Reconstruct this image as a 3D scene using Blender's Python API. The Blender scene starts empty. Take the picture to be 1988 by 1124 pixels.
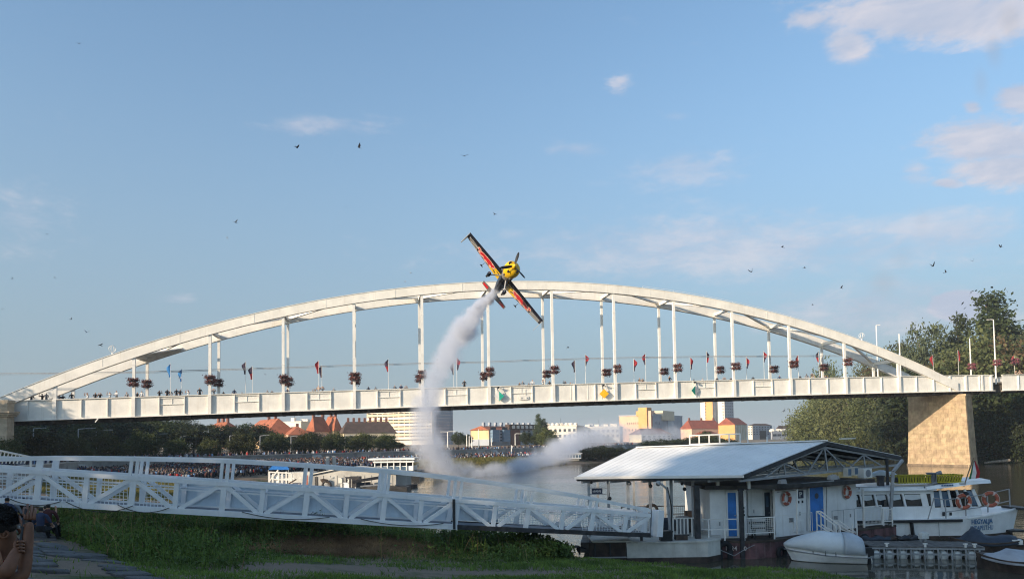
import bpy, bmesh, math, random
import numpy as np
from mathutils import Vector, Matrix, noise as mnoise
random.seed(7)
RNG = np.random.default_rng(11)
SC = bpy.context.scene
COL = SC.collection
R = math.radians

# ------------------------------------------------------------------ camera
EYE = Vector((0, 0, 5.2))
FPX, CX, CYP = 1455.0, 994.0, 788.0          # focal length and principal point, in pixels of a 1988 px wide frame
TILT, ROLL = math.atan((855 - 788) / 1455.0), R(-0.9)
CAMR = Matrix.Rotation(math.pi / 2 + TILT, 3, 'X') @ Matrix.Rotation(ROLL, 3, 'Z')
cd = bpy.data.cameras.new('camera')
cam = bpy.data.objects.new('camera', cd)
COL.objects.link(cam)
cam.matrix_world = Matrix.Translation(EYE) @ CAMR.to_4x4()
cd.sensor_width = 36
cd.lens = FPX / 1988 * 36
cd.shift_y = (CYP - 562) / 1988
cd.clip_start, cd.clip_end = 0.1, 6000
SC.camera = cam

# ------------------------------------------------------------------ sun, exposure
SUN_AZ = math.atan2(-0.60, -0.80)            # direction towards the sun, in plan
SUN_EL = R(17)
SUN_DIR = Vector((math.cos(SUN_AZ) * math.cos(SUN_EL), math.sin(SUN_AZ) * math.cos(SUN_EL), math.sin(SUN_EL)))
sd = bpy.data.lights.new('sun', 'SUN')
sd.energy = 4.3
sd.angle = R(0.6)
sd.color = (1.0, 0.82, 0.61)
so = bpy.data.objects.new('sun', sd)
COL.objects.link(so)
so.rotation_euler = SUN_DIR.to_track_quat('Z', 'Y').to_euler()
SC.view_settings.view_transform = 'Standard'
SC.view_settings.look = 'None'
SC.view_settings.exposure = 0.7
SC.view_settings.gamma = 1
SC.view_settings.use_curve_mapping = False
SC.cycles.use_denoising = True
SC.cycles.filter_width = 1.15
SC.cycles.max_bounces = 8
SC.cycles.transparent_max_bounces = 12
SC.cycles.volume_bounces = 3
SC.cycles.volume_step_rate = 1.5
SC.cycles.sample_clamp_indirect = 6


def ray(px, py):
    return CAMR @ Vector(((px - CX) / FPX, (CYP - py) / FPX, -1.0))


def PD(px, py, Y):
    d = ray(px, py)
    return EYE + d * (Y / d.y)


def PZ(px, py, z):
    d = ray(px, py)
    return EYE + d * ((z - EYE.z) / d.z)


def PPL(px, py, p, n):
    d = ray(px, py)
    return EYE + d * ((p - EYE).dot(n) / d.dot(n))


def proj(p):
    v = CAMR.transposed() @ (Vector(p) - EYE)
    return CX + FPX * v.x / -v.z, CYP - FPX * v.y / -v.z


# ------------------------------------------------------------------ sky
class NT:
    """small helper for writing node trees"""
    def __init__(self, tree):
        self.t = tree
        self.n = tree.nodes
        self.l = tree.links

    def node(self, kind, **kw):
        n = self.n.new(kind)
        for k, v in kw.items():
            setattr(n, k, v)
        return n

    def put(self, sock, v):
        if hasattr(v, 'is_output'):
            self.l.new(v, sock)
        elif v is not None:
            sock.default_value = v

    def math(self, op, a, b=None, c=None, clamp=False):
        n = self.node('ShaderNodeMath', operation=op, use_clamp=clamp)
        self.put(n.inputs[0], a)
        self.put(n.inputs[1], b)
        if c is not None:
            self.put(n.inputs[2], c)
        return n.outputs[0]

    def mix(self, fac, a, b):
        n = self.node('ShaderNodeMix', data_type='RGBA')
        self.put(n.inputs[0], fac)
        self.put(n.inputs[6], a if hasattr(a, 'is_output') else (*a[:3], 1))
        self.put(n.inputs[7], b if hasattr(b, 'is_output') else (*b[:3], 1))
        return n.outputs[2]

    def noise(self, vec, scale, detail=4, rough=0.55, dist=0.0):
        n = self.node('ShaderNodeTexNoise')
        self.put(n.inputs['Vector'], vec)
        n.inputs['Scale'].default_value = scale
        n.inputs['Detail'].default_value = detail
        n.inputs['Roughness'].default_value = rough
        n.inputs['Distortion'].default_value = dist
        return n.outputs['Fac']

    def ramp(self, v, a, b, o0=0.0, o1=1.0, smooth=True):
        n = self.node('ShaderNodeMapRange', interpolation_type='SMOOTHSTEP' if smooth else 'LINEAR')
        self.put(n.inputs[0], v)
        for i, x in enumerate((a, b, o0, o1)):
            n.inputs[i + 1].default_value = x
        return n.outputs[0]

    def mapping(self, vec, scale=(1, 1, 1), rot=(0, 0, 0), loc=(0, 0, 0)):
        n = self.node('ShaderNodeMapping')
        self.put(n.inputs[0], vec)
        n.inputs['Location'].default_value = loc
        n.inputs['Rotation'].default_value = rot
        n.inputs['Scale'].default_value = scale
        return n.outputs[0]


W = bpy.data.worlds.new('World')
SC.world = W
W.use_nodes = True
wt = NT(W.node_tree)
wt.n.clear()
w_out = wt.node('ShaderNodeOutputWorld')
w_bg = wt.node('ShaderNodeBackground')
SKY_STRENGTH = 0.13
w_bg.inputs['Strength'].default_value = SKY_STRENGTH
wt.l.new(w_bg.outputs[0], w_out.inputs[0])
sky = wt.node('ShaderNodeTexSky', sky_type='NISHITA')
sky.sun_disc = False
sky.sun_elevation = SUN_EL
sky.sun_rotation = math.pi / 2 - SUN_AZ       # Blender: 0 = +Y, clockwise
sky.altitude = 80
sky.air_density = 1.0
sky.dust_density = 0.8
sky.ozone_density = 2.0
geo = wt.node('ShaderNodeTexCoord').outputs['Generated']
sep = wt.node('ShaderNodeSeparateXYZ')
wt.l.new(geo, sep.inputs[0])
dx, dy, dz = sep.outputs
ysafe = wt.math('MAXIMUM', wt.math('ABSOLUTE', dy), 0.05)
uu = wt.math('DIVIDE', dx, ysafe)
vv = wt.math('DIVIDE', dz, ysafe)
front = wt.ramp(dy, 0.05, 0.3)


def cloud_uv(px, py):
    d = ray(px, py)
    return d.x / d.y, d.z / d.y


def blobs(lst):
    acc = None
    for px, py, rx, ry, amp in lst:
        u0, v0 = cloud_uv(px, py)
        a = wt.math('MULTIPLY', wt.math('SUBTRACT', uu, u0), 1455.0 / rx)
        b = wt.math('MULTIPLY', wt.math('SUBTRACT', vv, v0), 1455.0 / ry)
        q = wt.math('ADD', wt.math('MULTIPLY', a, a), wt.math('MULTIPLY', b, b))
        e = wt.math('MULTIPLY', wt.math('EXPONENT', wt.math('MULTIPLY', q, -1.0)), amp)
        acc = e if acc is None else wt.math('MAXIMUM', acc, e)
    return acc


cl_map = wt.mapping(geo, scale=(1, 1, 2.6))
n_big = wt.noise(cl_map, 3.0, 6, 0.6, 0.2)
n_mid = wt.noise(cl_map, 9.0, 8, 0.62, 0.3)
n_fine = wt.noise(cl_map, 34.0, 9, 0.66, 0.5)
n_cl = wt.math('ADD', wt.math('MULTIPLY', n_mid, 0.54), wt.math('MULTIPLY', n_fine, 0.46))
CL_MAIN = [(1830, 30, 330, 70, 1.0), (1570, 38, 75, 30, 0.8), (1650, 80, 70, 60, 0.85), (1985, 190, 75, 40, 1.0), (1920, 275, 150, 58, 1.0),
           (1960, 330, 140, 46, 0.95), (1842, 357, 45, 14, 0.8), (1888, 208, 28, 18, 0.85), (1862, 594, 62, 30, 1.9), (1200, 165, 36, 34, 0.55),
           (1780, 340, 50, 40, 0.55), (1590, 10, 90, 20, 0.6)]
CL_SOFT = [(620, 245, 150, 24, 0.8), (1330, 325, 140, 45, 0.8), (1110, 290, 70, 24, 0.75), (1450, 480, 620, 75, 0.95), (1830, 450, 200, 50, 1.0),
           (1750, 600, 360, 70, 1.0), (350, 580, 40, 14, 0.8), (1310, 225, 40, 16, 0.6), (30, 440, 140, 90, 0.5)]
m_main = wt.math('MULTIPLY', blobs(CL_MAIN), front)
m_soft = wt.math('MULTIPLY', blobs(CL_SOFT), front)
# the rest of the sky carries the same kind of scattered fair-weather cloud
m_rest = wt.math('MULTIPLY', wt.math('SUBTRACT', 1.0, front), wt.ramp(n_big, 0.5, 0.75))
c_main = wt.ramp(wt.math('ADD', n_cl, wt.math('MULTIPLY', wt.math('MAXIMUM', m_main, m_rest), 0.58)), 0.68, 0.96)
c_soft = wt.ramp(wt.math('ADD', n_cl, wt.math('MULTIPLY', m_soft, 0.42)), 0.60, 1.02, 0, 0.62)
c_all = wt.math('MAXIMUM', wt.math('MULTIPLY', c_main, 0.88), c_soft)
shade = wt.ramp(n_mid, 0.35, 0.7)
CLOUD_A, CLOUD_B = (2.4, 2.65, 3.3), (3.55, 3.4, 3.65)
ccol = wt.mix(shade, CLOUD_A, CLOUD_B)
tint = wt.node('ShaderNodeMix', data_type='RGBA', blend_type='MULTIPLY')
tint.inputs[0].default_value = 1.0
wt.l.new(sky.outputs[0], tint.inputs[6])
tint.inputs[7].default_value = (1.05, 1.17, 1.16, 1)
veil = wt.ramp(dz, -0.02, 0.55, 0.95, 0.12)          # pale evening haze towards the horizon, all round
sunward = wt.math('ADD', wt.math('MULTIPLY', dx, math.cos(SUN_AZ)), wt.math('MULTIPLY', dy, math.sin(SUN_AZ)))
veil = wt.math('MULTIPLY', veil, wt.ramp(sunward, 0.0, 0.7, 1.0, 0.15))   # the haze is clearest of blue, and brightest, towards the sun
base = wt.mix(veil, tint.outputs[2], (1.36, 1.72, 2.08))
skymix = wt.mix(c_all, base, ccol)
# a thin far-off column of old smoke drifting across the clouds
m_smk = wt.math('MULTIPLY', blobs([(1960, 40, 26, 40, 1.0), (1930, 100, 20, 40, 0.9), (1905, 165, 18, 40, 0.8), (1790, 430, 22, 40, 0.45),
                                    (1750, 500, 28, 40, 0.6), (1715, 550, 34, 34, 0.9), (1680, 600, 40, 34, 0.5)]), front)
f_smk = wt.ramp(wt.math('MULTIPLY', m_smk, n_cl), 0.05, 0.6, 0, 0.30)
skymix = wt.mix(f_smk, skymix, (1.9, 1.95, 2.2))
wt.l.new(skymix, w_bg.inputs['Color'])
W.cycles.sampling_method = 'MANUAL'
W.cycles.sample_map_resolution = 512

# ------------------------------------------------------------------ materials
MATS = {}


def pmat(name, col, rough=0.6, var=0.12, scale=3.0, metal=0.0, bump=0.0, bscale=None, col2=None, streak=0.0, streak_col=(0.12, 0.08, 0.05),
         dirt=0.0, rnd=0.0, spec=0.5, transl=0.0, hue=0.0, stretch=(1, 1, 1)):
    """procedural material: base colour broken up by noise in world space, vertical streaks, dirt patches, relief"""
    m = bpy.data.materials.new(name)
    m.use_nodes = True
    t = NT(m.node_tree)
    b = t.n['Principled BSDF']
    pos = t.node('ShaderNodeNewGeometry').outputs['Position']
    pv = t.mapping(pos, scale=stretch)
    f = t.noise(pv, scale, 5, 0.6)
    c2 = col2 if col2 else tuple(max(0.0, c * (1 - 2.2 * var)) for c in col)
    c1 = tuple(min(1.0, c * (1 + 0.6 * var)) for c in col) if not col2 else col
    c = t.mix(t.ramp(f, 0.3, 0.7), c2, c1)
    if streak:
        sv = t.mapping(pos, scale=(2.2, 2.2, 0.16))
        s = t.noise(sv, 2.0, 6, 0.65)
        c = t.mix(t.ramp(s, 0.52, 0.75, 0, streak), c, streak_col)
    if dirt:
        s = t.noise(pos, scale * 0.37, 7, 0.7)
        c = t.mix(t.ramp(s, 0.5, 0.72, 0, dirt), c, streak_col)
    if rnd:
        oi = t.node('ShaderNodeObjectInfo').outputs['Random']
        h = t.node('ShaderNodeHueSaturation')
        t.put(h.inputs['Value'], t.ramp(oi, 0, 1, 1 - rnd, 1 + rnd, False))
        t.put(h.inputs['Hue'], t.ramp(t.math('FRACT', t.math('MULTIPLY', oi, 7.31)), 0, 1, 0.5 - hue, 0.5 + hue, False))
        t.put(h.inputs['Color'], c)
        c = h.outputs[0]
    t.put(b.inputs['Base Color'], c)
    b.inputs['Roughness'].default_value = rough
    b.inputs['Metallic'].default_value = metal
    b.inputs['Specular IOR Level'].default_value = spec
    if bump:
        bn = t.node('ShaderNodeBump')
        bn.inputs['Strength'].default_value = bump
        bn.inputs['Distance'].default_value = 0.05
        t.put(bn.inputs['Height'], t.noise(pv, bscale or scale * 4, 5, 0.65))
        t.put(b.inputs['Normal'], bn.outputs[0])
    if transl:
        tr = t.node('ShaderNodeBsdfTranslucent')
        t.put(tr.inputs[0], c)
        mx = t.node('ShaderNodeMixShader')
        mx.inputs[0].default_value = transl
        out = t.n['Material Output']
        t.l.new(b.outputs[0], mx.inputs[1])
        t.l.new(tr.outputs[0], mx.inputs[2])
        t.l.new(mx.outputs[0], out.inputs[0])
    MATS[name] = m
    return m


def M(name):
    return MATS[name]


pmat('white_paint', (0.74, 0.72, 0.68), 0.5, 0.05, 0.8, streak=0.10, streak_col=(0.45, 0.38, 0.3))
pmat('bridge_paint', (0.77, 0.74, 0.68), 0.55, 0.06, 0.6, streak=0.28, streak_col=(0.46, 0.37, 0.27), bump=0.05, bscale=0.9)
pmat('bridge_under', (0.10, 0.085, 0.07), 0.9, 0.3, 1.2)  # dark colour carries the shade under the deck
pmat('gang_white', (0.80, 0.82, 0.84), 0.5, 0.04, 2.0, streak=0.12, streak_col=(0.3, 0.28, 0.27))
pmat('gang_sheet', (0.66, 0.75, 0.82), 0.45, 0.05, 2.0, streak=0.12, streak_col=(0.3, 0.34, 0.4))
pmat('dark_steel', (0.035, 0.035, 0.04), 0.6, 0.3, 4, dirt=0.3, streak_col=(0.10, 0.06, 0.04))
pmat('grey_steel', (0.33, 0.34, 0.35), 0.5, 0.12, 3, dirt=0.25, streak_col=(0.2, 0.15, 0.12))
pmat('mid_grey', (0.22, 0.23, 0.25), 0.7, 0.15, 2)
pmat('black', (0.012, 0.012, 0.014), 0.5, 0.2, 4)
pmat('rubber', (0.018, 0.018, 0.02), 0.85, 0.3, 8)
pmat('rust_hull', (0.16, 0.075, 0.075), 0.8, 0.3, 1.6, streak=0.55, streak_col=(0.30, 0.22, 0.22), bump=0.3)
pmat('cream_hull', (0.62, 0.60, 0.54), 0.7, 0.12, 1.5, streak=0.4, streak_col=(0.28, 0.24, 0.18), bump=0.1)
pmat('hull_brown', (0.07, 0.048, 0.036), 0.85, 0.3, 2, streak=0.3)
pmat('white_wall', (0.80, 0.80, 0.79), 0.7, 0.06, 1.2, streak=0.34, streak_col=(0.4, 0.36, 0.31), dirt=0.18, bump=0.08)
pmat('blue_door', (0.03, 0.19, 0.56), 0.5, 0.12, 2.5, streak=0.2, streak_col=(0.03, 0.12, 0.35))
pmat('dark_door', (0.035, 0.05, 0.075), 0.4, 0.2, 3)
pmat('roof_sheet', (0.80, 0.80, 0.79), 0.45, 0.04, 0.9, streak=0.10, streak_col=(0.36, 0.35, 0.34))
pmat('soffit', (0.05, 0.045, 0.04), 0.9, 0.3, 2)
pmat('ring_orange', (0.44, 0.11, 0.06), 0.6, 0.2, 6, dirt=0.3, streak_col=(0.35, 0.10, 0.06))
pmat('ring_white', (0.62, 0.52, 0.47), 0.6, 0.1, 6)
pmat('boat_white', (0.82, 0.83, 0.83), 0.3, 0.05, 1.4, streak=0.2, streak_col=(0.45, 0.42, 0.38))
pmat('tarp_pale', (0.62, 0.66, 0.68), 0.7, 0.06, 1.4, bump=0.35, bscale=3)
pmat('tarp_hood', (0.44, 0.48, 0.52), 0.7, 0.08, 1.4, bump=0.4, bscale=3)
pmat('tarp_grey', (0.36, 0.38, 0.42), 0.75, 0.12, 1.4, bump=0.4, bscale=3)
pmat('tarp_blue', (0.030, 0.042, 0.065), 0.65, 0.2, 1.6, bump=0.5, bscale=4)
pmat('glass_dark', (0.012, 0.014, 0.018), 0.08, 0.2, 1, spec=0.7)
pmat('glass_blue', (0.10, 0.17, 0.26), 0.1, 0.2, 1, spec=0.7)
pmat('lettering', (0.03, 0.11, 0.24), 0.6, 0.05, 4)
pmat('lettering_white', (0.75, 0.75, 0.75), 0.6, 0.05, 4)
pmat('sign_navy', (0.015, 0.02, 0.05), 0.5, 0.1, 4)
pmat('crate_yellow', (0.40, 0.34, 0.015), 0.6, 0.15, 3, rnd=0.15)
pmat('wood', (0.22, 0.16, 0.10), 0.8, 0.2, 5, stretch=(1, 1, 6))
pmat('deck_wood', (0.14, 0.13, 0.12), 0.85, 0.2, 4, dirt=0.4, rnd=0.2)
pmat('float_white', (0.62, 0.64, 0.62), 0.5, 0.1, 4, dirt=0.5, streak_col=(0.2, 0.2, 0.16))
pmat('stone_block', (0.43, 0.32, 0.20), 0.9, 0.16, 1.1, streak=0.75, streak_col=(0.19, 0.125, 0.08), bump=0.5, bscale=7, rnd=0.07, hue=0.006)
pmat('mortar', (0.38, 0.285, 0.185), 0.95, 0.2, 3)
pmat('ashlar', (0.52, 0.42, 0.30), 0.9, 0.1, 1.6, streak=0.2, streak_col=(0.3, 0.22, 0.14), bump=0.3, rnd=0.08)
pmat('concrete', (0.30, 0.30, 0.29), 0.9, 0.15, 0.7, streak=0.35, streak_col=(0.14, 0.13, 0.12), bump=0.2)
pmat('concrete_pale', (0.42, 0.41, 0.38), 0.9, 0.12, 0.5, streak=0.3, streak_col=(0.2, 0.18, 0.16))
pmat('paving_stone', (0.13, 0.127, 0.125), 0.9, 0.22, 2.4, bump=0.9, bscale=14, rnd=0.35, hue=.02, dirt=0.6, streak_col=(0.07, 0.055, 0.04))
pmat('crowd_skin', (0.25, 0.155, 0.115), 0.7, 0.1, 8)
pmat('stone_wet', (0.20, 0.145, 0.095), 0.55, 0.25, 1.4, streak=0.6, streak_col=(0.08, 0.06, 0.045), bump=0.5, bscale=7)
pmat('skin', (0.42, 0.24, 0.16), 0.55, 0.08, 12, spec=0.35)
pmat('skin_tan', (0.19, 0.085, 0.048), 0.55, 0.1, 20, spec=0.35, bump=0.1, bscale=60)
pmat('hair', (0.012, 0.010, 0.009), 0.6, 0.4, 60, stretch=(1, 1, 0.2), bump=0.6, bscale=120)
for nm, c in (('cloth_black', (0.014, 0.014, 0.017)), ('cloth_white', (0.62, 0.62, 0.62)), ('cloth_navy', (0.03, 0.045, 0.10)), ('cloth_red', (0.32, 0.02, 0.02)),
              ('cloth_grey', (0.20, 0.21, 0.23)), ('cloth_tan', (0.40, 0.28, 0.20)), ('cloth_blue', (0.12, 0.24, 0.44)), ('cloth_maroon', (0.07, 0.018, 0.018)),
              ('cloth_jeans', (0.06, 0.09, 0.16))):
    pmat(nm, c, 0.85, 0.12, 8, bump=0.2, bscale=20)
pmat('plane_yellow', (0.78, 0.47, 0.012), 0.25, 0.04, 2)
pmat('plane_navy', (0.010, 0.012, 0.022), 0.25, 0.1, 2)
pmat('plane_grey', (0.16, 0.15, 0.145), 0.3, 0.1, 2)
pmat('plane_silver', (0.42, 0.41, 0.40), 0.35, 0.08, 3)
pmat('plane_red', (0.55, 0.012, 0.016), 0.3, 0.05, 2)
pmat('plane_pink', (0.72, 0.40, 0.32), 0.3, 0.05, 2)
pmat('flag_red', (0.42, 0.03, 0.04), 0.8, 0.15, 3, transl=0.3)
pmat('flag_dark', (0.05, 0.035, 0.07), 0.8, 0.2, 3, transl=0.2)
pmat('flag_blue', (0.05, 0.26, 0.62), 0.8, 0.1, 3, transl=0.3)
pmat('flag_white', (0.70, 0.70, 0.70), 0.8, 0.08, 3, transl=0.3)
pmat('flag_green', (0.05, 0.20, 0.08), 0.8, 0.1, 3, transl=0.3)
pmat('sign_green', (0.005, 0.27, 0.19), 0.4, 0.06, 3)
pmat('sign_yellow', (0.72, 0.40, 0.005), 0.4, 0.06, 3)
pmat('blossom', (0.22, 0.055, 0.06), 0.8, 0.3, 6, col2=(0.06, 0.04, 0.025), transl=0.15)
pmat('blossom_pink', (0.42, 0.10, 0.15), 0.8, 0.3, 6, col2=(0.10, 0.05, 0.04), transl=0.15)
pmat('bird_dark', (0.02, 0.022, 0.03), 0.8, 0.2, 6)
pmat('bird_grey', (0.30, 0.32, 0.36), 0.8, 0.2, 6)
pmat('bark', (0.12, 0.09, 0.065), 0.95, 0.25, 6, bump=0.6, stretch=(1, 1, 0.3))
pmat('bark_pale', (0.28, 0.24, 0.19), 0.95, 0.25, 6, bump=0.6, stretch=(1, 1, 0.3))
LEAF = dict(rough=0.65, var=0.3, scale=0.55, transl=0.22, spec=0.25, rnd=0.28, hue=0.02)
pmat('leaf_dark', (0.040, 0.056, 0.020), col2=(0.022, 0.034, 0.014), **LEAF)
pmat('leaf_mid', (0.085, 0.100, 0.030), col2=(0.040, 0.056, 0.018), **LEAF)
pmat('leaf_olive', (0.165, 0.178, 0.068), col2=(0.060, 0.076, 0.030), **LEAF)
pmat('leaf_brown', (0.120, 0.085, 0.040), col2=(0.060, 0.050, 0.024), **LEAF)
pmat('leaf_poplar', (0.065, 0.085, 0.034), col2=(0.030, 0.046, 0.018), **LEAF)
pmat('leaf_grey', (0.105, 0.118, 0.060), col2=(0.036, 0.048, 0.026), **LEAF)
pmat('weed', (0.135, 0.20, 0.042), 0.7, 0.3, 1.1, col2=(0.042, 0.072, 0.018), transl=0.25, spec=0.25)
pmat('grass', (0.20, 0.29, 0.055), 0.7, 0.3, 0.9, col2=(0.075, 0.125, 0.026), transl=0.25, spec=0.25)
pmat('dry_grass', (0.42, 0.27, 0.14), 0.8, 0.3, 0.9, col2=(0.20, 0.125, 0.07), transl=0.2, spec=0.2)
pmat('rock', (0.30, 0.25, 0.18), 0.95, 0.25, 1.5, bump=0.7)


def empty(name, loc, label=None, cat=None, group=None, rz=0.0):
    o = bpy.data.objects.new(name, None)
    COL.objects.link(o)
    o.location = loc
    o.rotation_euler = (0, 0, rz)
    o.empty_display_size = 0.3
    tag(o, label, cat, group)
    return o


def tag(o, label=None, cat=None, group=None, kind=None):
    if label:
        o['label'] = label
    if cat:
        o['category'] = cat
    if group:
        o['group'] = group
    if kind:
        o['kind'] = kind
    return o


ORD = ('zeroth first second third fourth fifth sixth seventh eighth ninth tenth eleventh twelfth thirteenth fourteenth fifteenth sixteenth seventeenth '
       'eighteenth nineteenth').split()
TENS = {2: 'twenty', 3: 'thirty', 4: 'forty', 5: 'fifty', 6: 'sixty', 7: 'seventy', 8: 'eighty', 9: 'ninety'}


def nth(n):
    if n < 20:
        return ORD[n]
    if n % 10 == 0:
        return TENS[n // 10][:-1] + 'ieth'
    return TENS[n // 10] + '-' + ORD[n % 10]


def root_loc(parent):
    loc = Vector((0, 0, 0))
    while parent is not None:
        loc = loc + parent.location
        parent = parent.parent
    return loc


class MB:
    """collects shapes in world (or local) space and links them as one mesh object"""
    def __init__(self):
        self.v, self.f, self.mi = [], [], []
        self.cur = 0

    def add(self, vs, fs):
        n = len(self.v)
        self.v.extend([tuple(p) for p in vs])
        self.f.extend([tuple(i + n for i in q) for q in fs])
        self.mi.extend([self.cur] * len(fs))
        return self

    def box(self, c, s, rz=0.0, mat=None):
        c = Vector(c)
        m = mat if mat is not None else Matrix.Rotation(rz, 3, 'Z')
        vs = [c + m @ Vector((sx * s[0] / 2, sy * s[1] / 2, sz * s[2] / 2)) for sz in (-1, 1) for sy in (-1, 1) for sx in (-1, 1)]
        return self.add(vs, [(0, 2, 3, 1), (4, 5, 7, 6), (0, 1, 5, 4), (2, 6, 7, 3), (0, 4, 6, 2), (1, 3, 7, 5)])

    def bar(self, p, q, w, h, up=(0, 0, 1)):
        p, q = Vector(p), Vector(q)
        m = frame(q - p, up)
        return self.box((p + q) / 2, ((q - p).length, w, h), mat=m)

    def tube(self, pts, r, n=8, cap=True):
        pts = [Vector(p) for p in pts]
        rs = r if isinstance(r, (list, tuple)) else [r] * len(pts)
        vs, fs = [], []
        for k, p in enumerate(pts):
            d = (pts[min(k + 1, len(pts) - 1)] - pts[max(k - 1, 0)])
            m = frame(d, (0, 0, 1) if abs(d.normalized().z) < 0.9 else (0, 1, 0))
            for j in range(n):
                a = 2 * math.pi * j / n
                vs.append(p + m @ Vector((0, math.cos(a) * rs[k], math.sin(a) * rs[k])))
        for k in range(len(pts) - 1):
            for j in range(n):
                a, b = k * n + j, k * n + (j + 1) % n
                fs.append((a, b, b + n, a + n))
        if cap:
            fs.append(tuple(range(n - 1, -1, -1)))
            fs.append(tuple((len(pts) - 1) * n + j for j in range(n)))
        return self.add(vs, fs)

    def prism(self, poly, off):
        """polygon extruded by the vector off"""
        poly = [Vector(p) for p in poly]
        off = Vector(off)
        n = len(poly)
        fs = [tuple(range(n - 1, -1, -1)), tuple(range(n, 2 * n))]
        fs += [(i, (i + 1) % n, (i + 1) % n + n, i + n) for i in range(n)]
        return self.add(poly + [p + off for p in poly], fs)

    def loft(self, rings, closed=True, caps=True):
        n = len(rings[0])
        vs = [p for r_ in rings for p in r_]
        fs = []
        for k in range(len(rings) - 1):
            for j in range(n if closed else n - 1):
                a, b = k * n + j, k * n + (j + 1) % n
                fs.append((a, b, b + n, a + n))
        if caps and closed:
            fs.append(tuple(range(n - 1, -1, -1)))
            fs.append(tuple((len(rings) - 1) * n + j for j in range(n)))
        return self.add(vs, fs)

    def torus(self, c, nrm, R_, r, n=20, m=8, a0=0.0, a1=2 * math.pi):
        fr = frame(Vector(nrm), (0, 0, 1) if abs(Vector(nrm).normalized().z) < 0.9 else (0, 1, 0))
        full = abs(a1 - a0 - 2 * math.pi) < 1e-6
        k = n if full else n + 1
        vs, fs = [], []
        for i in range(k):
            a = a0 + (a1 - a0) * i / n
            for j in range(m):
                b = 2 * math.pi * j / m
                rr = R_ + r * math.cos(b)
                vs.append(Vector(c) + fr @ Vector((r * math.sin(b), rr * math.cos(a), rr * math.sin(a))))
        for i in range(n):
            for j in range(m):
                i2 = (i + 1) % k
                fs.append((i * m + j, i2 * m + j, i2 * m + (j + 1) % m, i * m + (j + 1) % m))
        return self.add(vs, fs)

    def sphere(self, c, r, n=10, m=6, sc=(1, 1, 1)):
        vs, fs = [], []
        for i in range(m + 1):
            t = math.pi * i / m
            for j in range(n):
                a = 2 * math.pi * j / n
                vs.append(Vector(c) + Vector((r * sc[0] * math.sin(t) * math.cos(a), r * sc[1] * math.sin(t) * math.sin(a), r * sc[2] * math.cos(t))))
        for i in range(m):
            for j in range(n):
                fs.append((i * n + j, (i + 1) * n + j, (i + 1) * n + (j + 1) % n, i * n + (j + 1) % n))
        return self.add(vs, fs)

    def mesh(self, name, mats, origin=(0, 0, 0), smooth=False):
        o = Vector(origin)
        me = bpy.data.meshes.new(name)
        me.from_pydata([(x - o.x, y - o.y, z - o.z) for x, y, z in self.v], [], self.f)
        for m in (mats if isinstance(mats, (list, tuple)) else [mats]):
            me.materials.append(MATS[m] if isinstance(m, str) else m)
        if any(self.mi):
            me.polygons.foreach_set('material_index', self.mi)
        if smooth:
            me.polygons.foreach_set('use_smooth', [True] * len(self.f))
        me.update()
        return me

    def build(self, name, mats, parent=None, smooth=False, loc=None, shade_angle=None):
        """parts are stored relative to their thing's base; a thing that is one mesh gets its own base point"""
        if parent is None:
            if loc is None:
                a = np.array(self.v)
                loc = ((a[:, 0].min() + a[:, 0].max()) / 2, (a[:, 1].min() + a[:, 1].max()) / 2, a[:, 2].min())
            o = bpy.data.objects.new(name, self.mesh(name, mats, loc, smooth))
            o.location = loc
        else:
            o = bpy.data.objects.new(name, self.mesh(name, mats, root_loc(parent), smooth))
            o.parent = parent
        COL.objects.link(o)
        return o


def frame(d, up=(0, 0, 1)):
    """columns: along, side, up"""
    x = Vector(d).normalized()
    u = Vector(up)
    y = u.cross(x)
    if y.length < 1e-5:
        y = Vector((0, 1, 0)).cross(x)
        if y.length < 1e-5:
            y = Vector((1, 0, 0))
    y.normalize()
    z = x.cross(y)
    return Matrix((x, y, z)).transposed()


UNIT = {}


def unit_cube(mat):
    if mat not in UNIT:
        UNIT[mat] = MB().box((0, 0, 0), (1, 1, 1)).mesh('block', mat)
    return UNIT[mat]


def piece(name, mat, parent, c, s, rot=None):
    """one box-shaped piece; all pieces of a material share their mesh"""
    o = bpy.data.objects.new(name, unit_cube(mat))
    m = (rot if rot is not None else Matrix.Identity(3)).to_4x4()
    m = Matrix.Translation(Vector(c) - root_loc(parent)) @ m @ Matrix.Diagonal((*s, 1))
    o.parent = parent
    o.matrix_basis = m
    COL.objects.link(o)
    return o


def rod(name, mat, parent, p, q, w, h=None, up=(0, 0, 1)):
    p, q = Vector(p), Vector(q)
    return piece(name, mat, parent, (p + q) / 2, ((q - p).length, w, h or w), frame(q - p, up))


def copy_thing(o, loc=None, rz=None, scale=None, label=None, cat=None, group=None):
    c = o.copy()
    COL.objects.link(c)
    for ch in o.children:
        d = ch.copy()
        COL.objects.link(d)
        d.parent = c
        for g in ch.children:
            e = g.copy()
            COL.objects.link(e)
            e.parent = d
    if loc is not None:
        c.location = loc
    if rz is not None:
        c.rotation_euler = (0, 0, rz)
    if scale is not None:
        c.scale = (scale, scale, scale) if not isinstance(scale, (tuple, list)) else scale
    tag(c, label, cat, group)
    return c


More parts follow.
